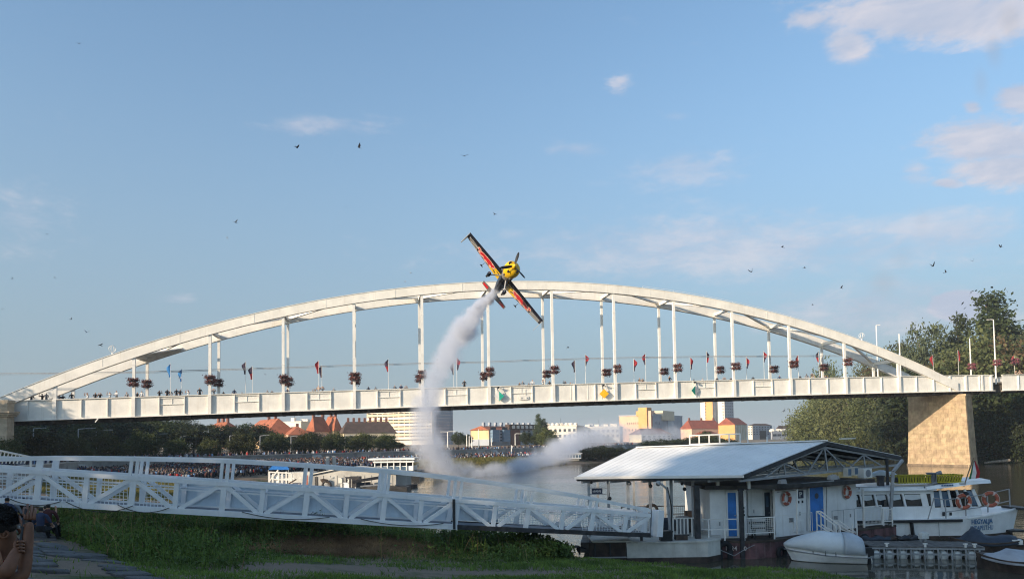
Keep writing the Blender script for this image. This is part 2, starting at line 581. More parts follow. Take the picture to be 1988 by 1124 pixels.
def np_mesh(name, V, F, mats, mi=None, smooth=False):
    """mesh straight from arrays; F is (n,3) or (n,4)"""
    me = bpy.data.meshes.new(name)
    k = F.shape[1]
    me.vertices.add(len(V))
    me.vertices.foreach_set('co', np.ascontiguousarray(V, dtype=np.float32).ravel())
    me.loops.add(F.size)
    me.loops.foreach_set('vertex_index', np.ascontiguousarray(F, dtype=np.int32).ravel())
    me.polygons.add(len(F))
    me.polygons.foreach_set('loop_start', np.arange(0, F.size, k, dtype=np.int32))
    for m in (mats if isinstance(mats, (list, tuple)) else [mats]):
        me.materials.append(MATS[m] if isinstance(m, str) else m)
    if mi is not None:
        me.polygons.foreach_set('material_index', np.ascontiguousarray(mi, dtype=np.int32))
    if smooth:
        me.polygons.foreach_set('use_smooth', np.ones(len(F), dtype=bool))
    me.update(calc_edges=True)
    me.validate()
    return me


def leaf_quads(P, size, rng, flat=0.0):
    """one randomly turned leaf-shaped quad for every point in P"""
    n = len(P)
    s = size * rng.uniform(0.45, 1.5, n)[:, None]
    a = rng.normal(size=(n, 3))
    a /= np.linalg.norm(a, axis=1)[:, None]
    b = rng.normal(size=(n, 3))
    b[:, 2] *= (1 - flat)
    b -= a * (a * b).sum(1)[:, None]
    b /= np.linalg.norm(b, axis=1)[:, None] + 1e-9
    V = np.stack([P - a * s, P + b * s * 0.5, P + a * s, P - b * s * 0.5], 1).reshape(-1, 3)
    F = np.arange(4 * n).reshape(-1, 4)
    return V, F


def text_part(name, body, mat, parent, origin, xdir, ydir, size, thick=0.004, width=None, bold=0.0):
    """flat lettering turned into a mesh; origin = lower left corner of the line"""
    cu = bpy.data.curves.new(name, 'FONT')
    cu.body = body
    cu.size = 1.0
    cu.extrude = thick / size
    cu.offset = bold
    cu.resolution_u = 3
    tmp = bpy.data.objects.new(name, cu)
    COL.objects.link(tmp)
    dg = bpy.context.evaluated_depsgraph_get()
    me = bpy.data.meshes.new_from_object(tmp.evaluated_get(dg))
    bpy.data.objects.remove(tmp)
    bpy.data.curves.remove(cu)
    n = len(me.vertices)
    co = np.empty(n * 3, dtype=np.float32)
    me.vertices.foreach_get('co', co)
    co = co.reshape(-1, 3)
    x = Vector(xdir).normalized()
    y = Vector(ydir).normalized()
    z = x.cross(y)
    w0 = co[:, 0].max() - co[:, 0].min()
    sx = (width / w0) if width else size
    co[:, 0] = (co[:, 0] - co[:, 0].min()) * sx
    co[:, 1] *= size
    co[:, 2] *= size
    wv = np.outer(co[:, 0], np.array(x)) + np.outer(co[:, 1], np.array(y)) + np.outer(co[:, 2], np.array(z)) + np.array(Vector(origin) - root_loc(parent))
    me.vertices.foreach_set('co', wv.astype(np.float32).ravel())
    me.materials.clear()
    me.materials.append(MATS[mat])
    me.name = name
    me.update()
    o = bpy.data.objects.new(name, me)
    o.parent = parent
    COL.objects.link(o)
    return o

# ------------------------------------------------------------------ arch bridge
AL = R(10.7)
BD = Vector((math.cos(AL), math.sin(AL), 0))      # along the bridge
BN = Vector((-math.sin(AL), math.cos(AL), 0))     # across it, away from the camera
PAN = 9.2
B1 = Vector((-57.4, 94.0, 0))                     # first hanger
BW = 5.8                                          # distance between the two arches


def PB(px, py, w=0.0):
    return PPL(px, py, B1 + BN * w, BN)


def b_i(p):
    return (Vector(p) - B1).dot(BD) / PAN + 1


def BP(i, w, z):
    p = B1 + BD * ((i - 1) * PAN) + BN * w
    return Vector((p.x, p.y, z))


def fit(table, deg):
    pts = [PB(*t) for t in table]
    return np.polyfit([b_i(p) for p in pts], [p.z for p in pts], deg)


G_TOP = fit([(20, 777.5), (105, 775), (259, 770.6), (408, 765), (551, 761), (689, 758), (951, 749.7), (1200, 742), (1316, 739.5), (1541, 734), (1749, 731),
             (1860, 728.5), (1988, 726)], 3)
A_TOP = fit([(10, 771), (107, 726), (213, 690), (271, 672.7), (342, 650), (456, 620), (640, 579), (823, 555.7), (939, 549.5), (1099, 548), (1200, 554.5),
             (1316, 569), (1440, 593.8), (1538, 620.5), (1618, 642.7), (1671, 660.5), (1746, 691.5), (1827, 728)], 4)
GH = 2.62


def gtop(i):
    return float(np.polyval(G_TOP, min(i, 17.5))) if i > -2 else float(np.polyval(G_TOP, -2))


def atop(i):
    return float(np.polyval(A_TOP, i))


bridge = empty('arch_bridge', BP(8, 0, gtop(8) - GH), 'long white steel tied arch bridge with two parallel arches and vertical hangers', 'bridge')
I0, I1 = -0.25, 15.85


def girder(root, i_from, i_to, w, sgn, detail):
    """plate girder, one web plate per bay, with stiffeners and the framed inspection hatches"""
    brk = [i_from] + [k for k in range(math.ceil(i_from + 0.2), math.floor(i_to - 0.2) + 1)] + [i_to]
    for a, b in zip(brk, brk[1:]):
        mb = MB()
        g = 0.008 / PAN
        poly = [BP(a + g, w, gtop(a) - GH + .1), BP(b - g, w, gtop(b) - GH + .1), BP(b - g, w, gtop(b) - .08), BP(a + g, w, gtop(a) - .08)]
        mb.prism(poly, BN * (0.05 * sgn))
        mb.build('girder_plate', 'bridge_paint', root)
        if not detail:
            continue
        for q in (1 / 3, 2 / 3):
            i = a + (b - a) * q
            piece('stiffener', 'bridge_paint', root, BP(i, w - .09, gtop(i) - GH / 2 + .05), (.09, .18, GH - .42), Matrix.Rotation(AL, 3, 'Z'))
        if 2 <= a <= 11 and a != 8:
            ia, ib = a + (b - a) / 3, a + (b - a) * 2 / 3
            z0 = gtop((ia + ib) / 2)
            hb = MB()
            for dz in (.30, 1.12):
                hb.bar(BP(ia, w - .07, gtop(ia) - dz), BP(ib, w - .07, gtop(ib) - dz), .12, .05)
            hb.bar(BP((ia + ib) / 2, w - .04, z0 - .30), BP((ia + ib) / 2, w - .04, z0 - 1.12), .04, .04, up=BN)
            hb.build('hatch_frame', 'bridge_paint', root)
        if a == 8:
            for q in (.28, .36, .55, .66, .78):
                i = a + q
                piece('seam_strip', 'bridge_paint', root, BP(i, w - .02, gtop(i) - GH / 2), (.05, .04, GH - .5), Matrix.Rotation(AL, 3, 'Z'))
    n = int((i_to - i_from) * 2) + 1
    ii = [i_from + (i_to - i_from) * k / n for k in range(n + 1)]
    for nm, dz, hh, ww, off in (('top_flange', 0, .09, .34, -.02), ('bottom_flange', -GH, .10, .62, -.05)):
        rings = []
        for i in ii:
            z = gtop(i) + dz
            rings.append([BP(i, w + off - ww / 2, z), BP(i, w + off + ww / 2, z), BP(i, w + off + ww / 2, z + hh if dz else z - hh), BP(i, w + off - ww / 2, z + hh if dz else z - hh)])
        MB().loft(rings).build(nm, 'bridge_paint', root)


girder(bridge, I0, I1, 0.0, 1, True)
girder(bridge, I0, I1, BW, -1, False)

# deck with floor beams
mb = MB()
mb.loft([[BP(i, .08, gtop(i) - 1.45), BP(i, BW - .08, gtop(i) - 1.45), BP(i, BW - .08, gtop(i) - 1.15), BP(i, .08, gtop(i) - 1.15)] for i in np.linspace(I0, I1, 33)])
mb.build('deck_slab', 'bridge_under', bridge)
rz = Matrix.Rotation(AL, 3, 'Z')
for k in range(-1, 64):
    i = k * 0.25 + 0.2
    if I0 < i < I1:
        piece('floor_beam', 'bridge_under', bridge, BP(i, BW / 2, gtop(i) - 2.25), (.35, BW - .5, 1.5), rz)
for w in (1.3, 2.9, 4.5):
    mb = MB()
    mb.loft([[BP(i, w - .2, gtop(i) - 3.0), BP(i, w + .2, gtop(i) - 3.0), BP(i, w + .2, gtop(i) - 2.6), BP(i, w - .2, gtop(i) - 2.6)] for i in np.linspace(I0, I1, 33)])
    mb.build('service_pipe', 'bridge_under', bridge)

# arches, struts, braces
AI0, AI1 = -0.15, 15.0
AH, AW = 1.16, 0.62
a_end = [i for i in np.linspace(13, 17, 400) if atop(i) < gtop(i) - 0.1]
AI1 = a_end[0] if a_end else 15.0
for w in (0.0, BW):
    mb = MB()
    rings = []
    for i in np.linspace(AI0, AI1 + .25, 65):
        z = atop(i)
        sl = (atop(i + .05) - atop(i - .05)) / (.1 * PAN)
        c = math.sqrt(1 + sl * sl)
        h = AH * c * (1.0 + 0.12 * abs(i - 7.5) / 7.5)
        rings.append([BP(i, w - AW / 2, z - h), BP(i, w + AW / 2, z - h), BP(i, w + AW / 2, z), BP(i, w - AW / 2, z)])
    mb.loft(rings)
    mb.build('arch_rib', 'bridge_paint', bridge)
    mb = MB()
    for sg in (-1, 1):
        mb.loft([[BP(i, w + sg * AW / 2 - .06, atop(i) - .02), BP(i, w + sg * AW / 2 + .06, atop(i) - .02), BP(i, w + sg * AW / 2 + .06, atop(i) + .05), BP(i, w + sg * AW / 2 - .06, atop(i) + .05)]
                 for i in np.linspace(AI0 + .4, AI1 - .2, 49)])
    mb.build('rib_flange', 'bridge_paint', bridge)
    # splice joints of the rib
    for i in np.arange(1.6, 14.5, 1.0):
        if w == 0:
            piece('splice_plate', 'bridge_paint', bridge, BP(i, -AW / 2 - .012, atop(i) - AH * .52), (.10, .03, AH * .9), rz)
for i in range(2, 15):
    z = atop(i) - .75
    rod('arch_strut', 'bridge_paint', bridge, BP(i, AW / 2, z), BP(i, BW - AW / 2, z), .34, .46)
for i in range(2, 14):
    a, b = (AW / 2, BW - AW / 2) if i % 2 else (BW - AW / 2, AW / 2)
    rod('arch_brace', 'bridge_paint', bridge, BP(i + .04, a, atop(i) - .55), BP(i + .96, b, atop(i + 1) - .55), .36, .26)
# portal plates at both ends of the bracing
for i, j in ((2.0, 2.5),):
    mb = MB()
    mb.prism([BP(i - .1, AW / 2, atop(i) - 1.0), BP(i - .1, BW - AW / 2, atop(i) - 1.0), BP(j, BW - AW / 2, atop(j) - 1.0), BP(i + .12, AW / 2, atop(i) - .9)], (0, 0, .12))
    mb.build('portal_plate', 'bridge_paint', bridge)

for i in range(1, 15):
    for w in (0.0, BW):
        zt = atop(i) - AH * .9
        if i == 14 and w == 0:
            zt = atop(i) + 5.3 if False else zt
        if zt < gtop(i) + .1:
            continue
        piece('hanger', 'white_paint', bridge, BP(i, w, (zt + gtop(i) - .05) / 2), (.35 if i > 1 else .42, .30, zt - gtop(i) + .05), rz)
        if w == 0 and 2 <= i <= 13:
            for f in (.36, .78):
                z = gtop(i) + (zt - gtop(i)) * f
                piece('hanger_collar', 'white_paint', bridge, BP(i, w, z), (.41, .37, .12), rz)
for i in range(0, 16):
    if i < 15:
        piece('girder_post', 'bridge_paint', bridge, BP(i + .0, -.16, gtop(i) - GH / 2 + .02), (.42, .30, GH - .16), rz)
# end posts over the pier
for di, ww in ((14.98, .2), (15.3, .25), (15.62, .25), (15.8, .3)):
    piece('end_post', 'bridge_paint', bridge, BP(di, -.1, gtop(di) - GH / 2), (ww, .2, GH - .1), rz)
# hand cable along the arch
mb = MB()
mb.tube([BP(i, .25, atop(i) + .42) for i in np.linspace(9.5, 13.6, 14)], .018, 4)
for i in np.linspace(9.5, 13.6, 9):
    mb.bar(BP(i, .25, atop(i) - .02), BP(i, .25, atop(i) + .42), .03, .03, up=(1, 0, 0))
mb.build('hand_cable', 'white_paint', bridge)
# lower parapet rail seen over the girder on the far walkway
mb = MB()
mb.loft([[BP(i, BW + .1, gtop(i) + .02), BP(i, BW + .2, gtop(i) + .02), BP(i, BW + .2, gtop(i) + .08), BP(i, BW + .1, gtop(i) + .08)] for i in np.linspace(I0, I1, 33)])
mb.build('parapet_rail', 'bridge_paint', bridge)
# rust-stained bracket under the girder near the first hangers
rod('drain_pipe', 'white_paint', bridge, BP(1.52, -.3, gtop(1.5) - GH - .45), BP(1.56, -.35, gtop(1.5) - GH + .05), .12)

# approach span beyond the pier
appr = empty('approach_span', BP(20, 0, gtop(18) - GH), 'plain white girder span carrying on beyond the stone pier towards the trees', 'bridge')
girder(appr, 16.03, 26.0, 0.0, 1, True)
girder(appr, 16.03, 26.0, BW, -1, False)
MB().loft([[BP(i, .08, gtop(i) - 1.45), BP(i, BW - .08, gtop(i) - 1.45), BP(i, BW - .08, gtop(i) - 1.15), BP(i, .08, gtop(i) - 1.15)] for i in (16.03, 17, 18, 22, 26)]).build('deck_slab', 'bridge_under', appr)
for i in range(17, 26):
    piece('girder_post', 'bridge_paint', appr, BP(i, -.16, gtop(i) - GH / 2 + .02), (.42, .30, GH - .16), rz)
for k in range(40):
    i = 16.1 + k * .25
    piece('floor_beam', 'bridge_under', appr, BP(i, BW / 2, gtop(i) - 2.1), (.35, BW - .5, 1.3), rz)

# ------------------------------------------------------------------ stone pier
PA = PZ(1885, 906, 0.0)
PT = 2.4
pa = Vector((PA.x, PA.y, 0))
pier_long = Vector((-math.sin(R(24)), math.cos(R(24)), 0))      # side facing the span
pb_ = PD(1762, 905, PA.y + 9.0)
pb = Vector((pb_.x, pb_.y, 0))
pc_ = PD(1899, 903, PA.y + 2.6)
pc = Vector((pc_.x, pc_.y, 0))
pd_ = pc + (pb - pa) * 1.0 + Vector((1.2, 1.0, 0))
plan = [pb, pa, pc, pd_]
pcen = sum(plan, Vector()) / 4
PIER_Z0, PIER_Z1 = -1.2, gtop(15.4) - GH - .75
pier = empty('bridge_pier', (pcen.x, pcen.y, 0), 'tapering pale stone river pier standing in the water under the joint of the bridge', 'bridge pier')


def pier_pt(base, t):
    """taper of the pier: t = 0 at the water, 1 at the top, flaring out near the foot"""
    k = 1 - .075 * t - .02 * (1 - math.exp(-6 * max(t, 0)))
    return pcen + (base - pcen) * k


mb = MB()
rings = []
for t in np.linspace(-.1, 1, 12):
    z = t * PIER_Z1
    rings.append([pcen + (pier_pt(q, t) - pcen) * .985 + Vector((0, 0, z)) for q in plan])
mb.loft(rings)
mb.build('pier_core', 'mortar', pier)
NC = 17
for c in range(NC):
    t0, t1 = c / NC + .0008, (c + 1) / NC - .0014
    for (qa, qb, nb) in ((pb, pa, 9), (pa, pc, 3)):
        cuts = [0.0]
        off = .5 if c % 2 else 0.0
        for k in range(1, nb + 1):
            x = (k - off) / nb + random.uniform(-.02, .02)
            if .03 < x < .97:
                cuts.append(x)
        cuts.append(1.0)
        for x0, x1 in zip(cuts, cuts[1:]):
            x0, x1 = x0 + .0014, x1 - .0014
            pr = random.uniform(0, .016)
            mbk = MB()
            out = (qb - qa).cross(Vector((0, 0, 1))).normalized()
            if out.dot(qa - pcen) < 0:
                out = -out
            A0, B0 = pier_pt(qa, t0), pier_pt(qb, t0)
            A1, B1_ = pier_pt(qa, t1), pier_pt(qb, t1)
            fr_ = [A0.lerp(B0, x0) + Vector((0, 0, t0 * PIER_Z1)), A0.lerp(B0, x1) + Vector((0, 0, t0 * PIER_Z1)),
                   A1.lerp(B1_, x1) + Vector((0, 0, t1 * PIER_Z1)), A1.lerp(B1_, x0) + Vector((0, 0, t1 * PIER_Z1))]
            mbk.prism([p + out * pr for p in fr_], -out * .35)
            mbk.build('stone_block', 'stone_block', pier)
mb = MB()
mb.loft([[pcen + (pier_pt(q, 1) - pcen) * s + Vector((0, 0, z)) for q in plan] for s, z in ((1.03, PIER_Z1), (1.03, PIER_Z1 + .35))])
mb.build('cap_stone', 'stone_block', pier)
for i, w in ((15.2, .1), (15.6, .1), (15.2, BW - .1), (15.6, BW - .1)):
    piece('bearing', 'dark_steel', pier, BP(i, w, gtop(i) - GH - .2), (.5, .5, .42), rz)
# footing ledge at the waterline
mb = MB()
mb.loft([[pcen + (q - pcen) * 1.02 + Vector((0, 0, z)) for q in plan] for z in (-1.2, .30)])
mb.build('footing', 'stone_wet', pier)

# ------------------------------------------------------------------ stone abutment at the other end
ab = PD(15, 777, 91.0)
abt = empty('bridge_abutment', (ab.x - 4, ab.y + 4, 2.0), 'pale ashlar abutment tower with a moulded ledge at the end of the bridge', 'abutment')
ax0, ay0 = ab.x, ab.y
mb = MB()
mb.box((ax0 - 4.04, ay0 + .64, 6.0), (8.0, 1.2, 10.2))
mb.build('tower_core', 'mortar', abt)
zc = 1.0
k = 0
zl = PD(15, 800, 91.0).z
while zc < ab.z - .3:
    hh = .52
    nb = 5
    for face in (0, 1):
        for j in range(nb):
            l = 8.0 / nb
            o_ = (.4 if k % 2 else 0)
            x = -8.0 + j * l + l / 2
            if face == 0:
                piece('stone_block', 'ashlar', abt, (ax0 + x + random.uniform(-.004, .004), ay0 + .03, zc + hh / 2), (l - .02, .22, hh - .018))
            else:
                piece('stone_block', 'ashlar', abt, (ax0 - .03 - .085, ay0 + .42 + (j % 2) * .56, zc + hh / 2), (.22, .54, hh - .018)) if j < 2 else None
    zc += hh
    k += 1
for dz, out, th in ((0, .55, .22), (-.22, .38, .2), (-.42, .2, .18)):
    mb = MB()
    mb.box((ax0 - 4 + out / 2, ay0 + .6 - out / 2, zl + dz), (8.2 + out, 1.5 + out, th - .006))
    mb.build('ledge', 'ashlar', abt)
MB().box((ax0 - 4, ay0 + .6, ab.z - .1), (8.15, 1.4, .3)).build('cap_stone', 'ashlar', abt)

# ------------------------------------------------------------------ people
def skin_mesh(name, V, E, RAD, zones, mats, root=0, levels=1, zone_hook=None):
    me = bpy.data.meshes.new(name + '_skeleton')
    me.from_pydata(V, E, [])
    o = bpy.data.objects.new(name + '_skeleton', me)
    COL.objects.link(o)
    sk = o.modifiers.new('skin', 'SKIN')
    sk.use_smooth_shade = True
    sk.branch_smoothing = 0.6
    for i, r_ in enumerate(RAD):
        rr = r_ if isinstance(r_, tuple) else (r_, r_)
        me.skin_vertices[0].data[i].radius = rr
        me.skin_vertices[0].data[i].use_root = (i == root)
    ss = o.modifiers.new('sub', 'SUBSURF')
    ss.levels = levels
    dg = bpy.context.evaluated_depsgraph_get()
    out = bpy.data.meshes.new_from_object(o.evaluated_get(dg))
    bpy.data.objects.remove(o)
    out.name = name
    out.materials.clear()
    for m in mats:
        out.materials.append(MATS[m])
    P = np.array(V)
    segs = [(P[a], P[b], zones[k]) for k, (a, b) in enumerate(E)]
    idx = []
    for p in out.polygons:
        c = np.array(p.center)
        best, bz = 1e9, 0
        for a, b, z in segs:
            ab_ = b - a
            t = min(1, max(0, float((c - a).dot(ab_) / (ab_.dot(ab_) + 1e-9))))
            d = float(((a + ab_ * t - c) ** 2).sum())
            if d < best:
                best, bz = d, z
        if zone_hook:
            bz = zone_hook(c, bz)
        idx.append(bz)
    out.polygons.foreach_set('material_index', idx)
    out.polygons.foreach_set('use_smooth', [True] * len(idx))
    return out


PEOPLE = {}


def person_mesh(pose, top, bottom, hair='hair', skin='skin'):
    key = (pose, top, bottom, hair)
    if key in PEOPLE:
        return PEOPLE[key]
    # material slots: 0 skin, 1 top, 2 trousers, 3 hair, 4 shoes
    V = [(0, 0, .95), (0, 0, 1.10), (0, .01, 1.30), (0, 0, 1.44), (0, .01, 1.50), (0, .03, 1.58), (0, .03, 1.67)]
    RAD = [(.15, .11), (.14, .10), (.17, .115), (.10, .08), .055, (.082, .098), (.07, .085)]
    E = [(0, 1), (1, 2), (2, 3), (3, 4), (4, 5), (5, 6)]
    Z = [2, 1, 1, 1, 0, 0]
    arms = {'stand': ((.27, .02, 1.18), (.25, .16, 1.0), (.24, .22, .93)), 'lean': ((.24, .10, 1.19), (.20, .30, 1.12), (.14, .36, 1.12)),
            'film': ((.27, .20, 1.32), (.14, .36, 1.56), (.08, .38, 1.64)), 'sitfilm': ((.27, .20, 1.32), (.16, .34, 1.54), (.10, .36, 1.62)), 'sit': ((.27, .10, 1.16), (.20, .30, 1.05), (.16, .38, 1.05))}[pose]
    for s in (-1, 1):
        if pose == 'film' and s < 0 and hash(key) % 2:
            pts = ((.27, .02, 1.18), (.25, .16, 1.0), (.24, .22, .93))
        else:
            pts = arms
        b = len(V)
        V.append((s * .19, 0, 1.40)); RAD.append(.062)
        for p, r_ in zip(pts, (.045, .034, .038)):
            V.append((s * p[0], p[1], p[2])); RAD.append(r_)
        E += [(3, b), (b, b + 1), (b + 1, b + 2), (b + 2, b + 3)]
        Z += [1, 1, 0, 0]
        b = len(V)
        if pose.startswith('sit'):
            leg = ((s * .11, .05, .92), (s * .16, .46, 1.02), (s * .15, .62, .62), (s * .15, .74, .58))
        else:
            leg = ((s * .10, 0, .86), (s * .11, .02, .49), (s * .11, -.01, .09), (s * .12, .12, .05))
        for p, r_ in zip(leg, (.092, .066, .043, .04)):
            V.append(p); RAD.append(r_)
        E += [(0, b), (b, b + 1), (b + 1, b + 2), (b + 2, b + 3)]
        Z += [2, 2, 2, 4]

    def hook(c, z):
        if z == 0 and c[2] > 1.545 and abs(c[0]) < .12 and abs(c[1]) < .16 and (c[1] < .05 or c[2] > 1.66):
            return 3
        return z
    me = skin_mesh('person', V, E, RAD, Z, [skin, top, bottom, hair, 'cloth_black'], levels=1, zone_hook=hook)
    PEOPLE[key] = me
    return me


def person(pose, top, bottom, loc, rz, label, group, scale=1.0):
    o = bpy.data.objects.new('person', person_mesh(pose, top, bottom))
    COL.objects.link(o)
    o.location = loc
    o.rotation_euler = (0, 0, rz)
    o.scale = (scale,) * 3
    return tag(o, label, 'person', group)


TOPW = {'cloth_black': 'black', 'cloth_white': 'white', 'cloth_navy': 'navy', 'cloth_red': 'red', 'cloth_grey': 'grey', 'cloth_tan': 'tan', 'cloth_blue': 'light blue', 'cloth_maroon': 'maroon'}
# spectators along the bridge railing: (px of head, how far the head stands over the girder edge in px)
BRP = [(62, 13, 'b'), (83, 13, 'b'), (91, 14, 'g'), (116, 10, 'g'), (123, 10, 'b'), (140, 13, 'b'), (171, 12, 'w'), (186, 12, 'b'), (195, 11, 'b'), (214, 12, 'w'), (227, 14, 'w'),
       (247, 11, 'g'), (267, 10, 'b'), (276, 12, 'w'), (310, 12, 'b'), (325, 14, 'b'), (331, 12, 'b'), (343, 14, 'b'), (350, 13, 'b'), (366, 11, 'w'), (388, 15, 'b'), (415, 12, 'g'),
       (434, 6, 'b'), (455, 10, 'n'), (470, 4, 'g'), (519, 6, 'g'), (528, 5, 'b'), (558, 8, 'n'), (611, 6, 'g'), (618, 12, 't'), (626, 10, 'g'), (648, 6, 'g'), (715, 7, 'n'), (729, 6, 'g'),
       (766, 8, 'g'), (778, 9, 'n'), (788, 6, 'g'), (901, 14, 'b'), (1008, 6, 'b'), (1014, 9, 'g'), (1026, 5, 'b'), (1033, 11, 'w'), (1053, 11, 'w'), (1066, 8, 'b'), (1096, 7, 'g'), (1106, 4, 'b'),
       (1241, 9, 't'), (1247, 8, 't'), (1299, 11, 'b'), (1346, 4, 'n'), (1363, 5, 'w'), (1391, 6, 'b'), (1405, 6, 'g'), (1418, 5, 'b'), (1461, 6, 'b'), (1512, 7, 'n'), (1552, 6, 'b'),
       (1565, 9, 'g'), (1576, 10, 't'), (1590, 6, 'g'), (1602, 5, 'n'), (1978, 9, 't'), (1971, 8, 't')]
CODE = {'b': 'cloth_black', 'g': 'cloth_grey', 'w': 'cloth_white', 'n': 'cloth_navy', 't': 'cloth_tan'}
BRP.sort()
for k, (px, up, c) in enumerate(BRP):
    w = -0.0
    p0 = PB(px, 700, .9)
    i = b_i(p0)
    sc_ = 1.0
    head = PB(px, proj(BP(i, 0, gtop(i)))[1] - up, .9).z
    zf = gtop(i) - 1.15
    hgt = max(head - zf, 1.25)
    pose = random.choice(['lean', 'lean', 'stand', 'film'])
    s = min(1.08, max(.8, hgt / 1.74))
    q = BP(i, .9, head - 1.74 * s)
    person(pose, CODE[c], random.choice(['cloth_jeans', 'cloth_black']), q, AL + math.pi + random.uniform(-.5, .5),
           f'spectator in {TOPW[CODE[c]]} top, {nth(k + 1)} from the left behind the bridge girder edge', 'spectators along the bridge railing', s)

# ------------------------------------------------------------------ river, banks
SHORE_L = [(60, -40), (34, 5), (25, 16), (20, 21), (14.2, 25.6), (9.5, 28.6), (5, 30.8), (0, 34.6), (-7, 45), (-15, 53), (-22, 65), (-31, 82), (-35, 98), (-29, 113), (-11, 134), (7, 152), (24, 172),
           (42, 198), (60, 232), (76, 270), (92, 325), (140, 420), (400, 760), (900, 1300)]
SHORE_R = [(104, -300), (100, 0), (96, 80), (91, 128), (91, 160), (93, 200), (102, 240), (132, 280), (210, 350), (520, 600), (1200, 1200)]
POLY_L = np.array(SHORE_L + [(900, 3000), (-2500, 3000), (-2500, -700), (60, -700)], float)
POLY_R = np.array(SHORE_R + [(2500, 1200), (2500, -700), (104, -700)], float)


def inside(P, poly):
    x, y = P[:, 0], P[:, 1]
    c = np.zeros(len(P), bool)
    n = len(poly)
    for i in range(n):
        x1, y1 = poly[i]
        x2, y2 = poly[(i + 1) % n]
        if y1 == y2:
            continue
        m = ((y1 > y) != (y2 > y)) & (x < (x2 - x1) * (y - y1) / (y2 - y1) + x1)
        c ^= m
    return c


def shore_dist(P, line):
    d = np.full(len(P), 1e9)
    L = np.array(line, float)
    for a, b in zip(L, L[1:]):
        ab_ = b - a
        t = np.clip(((P - a) @ ab_) / (ab_ @ ab_), 0, 1)
        q = a + t[:, None] * ab_
        d = np.minimum(d, np.hypot(*(P - q).T))
    return d


def vnoise(P, s, seed=0.0, oct_=3):
    out = np.zeros(len(P))
    for k in range(len(P)):
        out[k] = mnoise.fractal(Vector((P[k, 0] * s + seed, P[k, 1] * s - seed, seed)), 1.0, 2.0, oct_)
    return out


def land_z(P):
    """height of the town bank (river side on the right)"""
    d = shore_dist(P, SHORE_L)
    ins = inside(P, POLY_L)
    sd_ = np.where(ins, d, -d)
    near = np.interp(sd_, [-12, -3, 0, 1.2, 5, 10, 18, 27, 36, 60, 200], [-3, -1.2, -.25, .35, .75, 1.2, 2.3, 3.45, 4.3, 5.4, 5.6])
    far = np.interp(sd_, [-12, -3, 0, 2, 6, 12, 19.4, 20.2, 24, 30, 200], [-3, -1.2, -.25, .4, .9, 1.4, 1.95, 2.55, 2.6, 3.2, 4.5])
    t = np.clip((P[:, 1] - 44) / 22, 0, 1)
    t = t * t * (3 - 2 * t)
    return near * (1 - t) + far * t, sd_


def lz(x, y):
    return float(land_z(np.array([[x, y]], float))[0][0])


def grid_mesh(name, xs, ys, zfun, mat, keep=None):
    X, Y = np.meshgrid(xs, ys)
    P = np.stack([X.ravel(), Y.ravel()], 1)
    z = zfun(P)
    V = np.column_stack([P, z])
    nx, ny = len(xs), len(ys)
    i = np.arange(nx * ny).reshape(ny, nx)
    F = np.stack([i[:-1, :-1], i[:-1, 1:], i[1:, 1:], i[1:, :-1]], -1).reshape(-1, 4)
    if keep is not None:
        k = keep(V)
        F = F[k[F].any(1)]
    o = bpy.data.objects.new(name, np_mesh(name, V, F, mat, smooth=True))
    COL.objects.link(o)
    return o


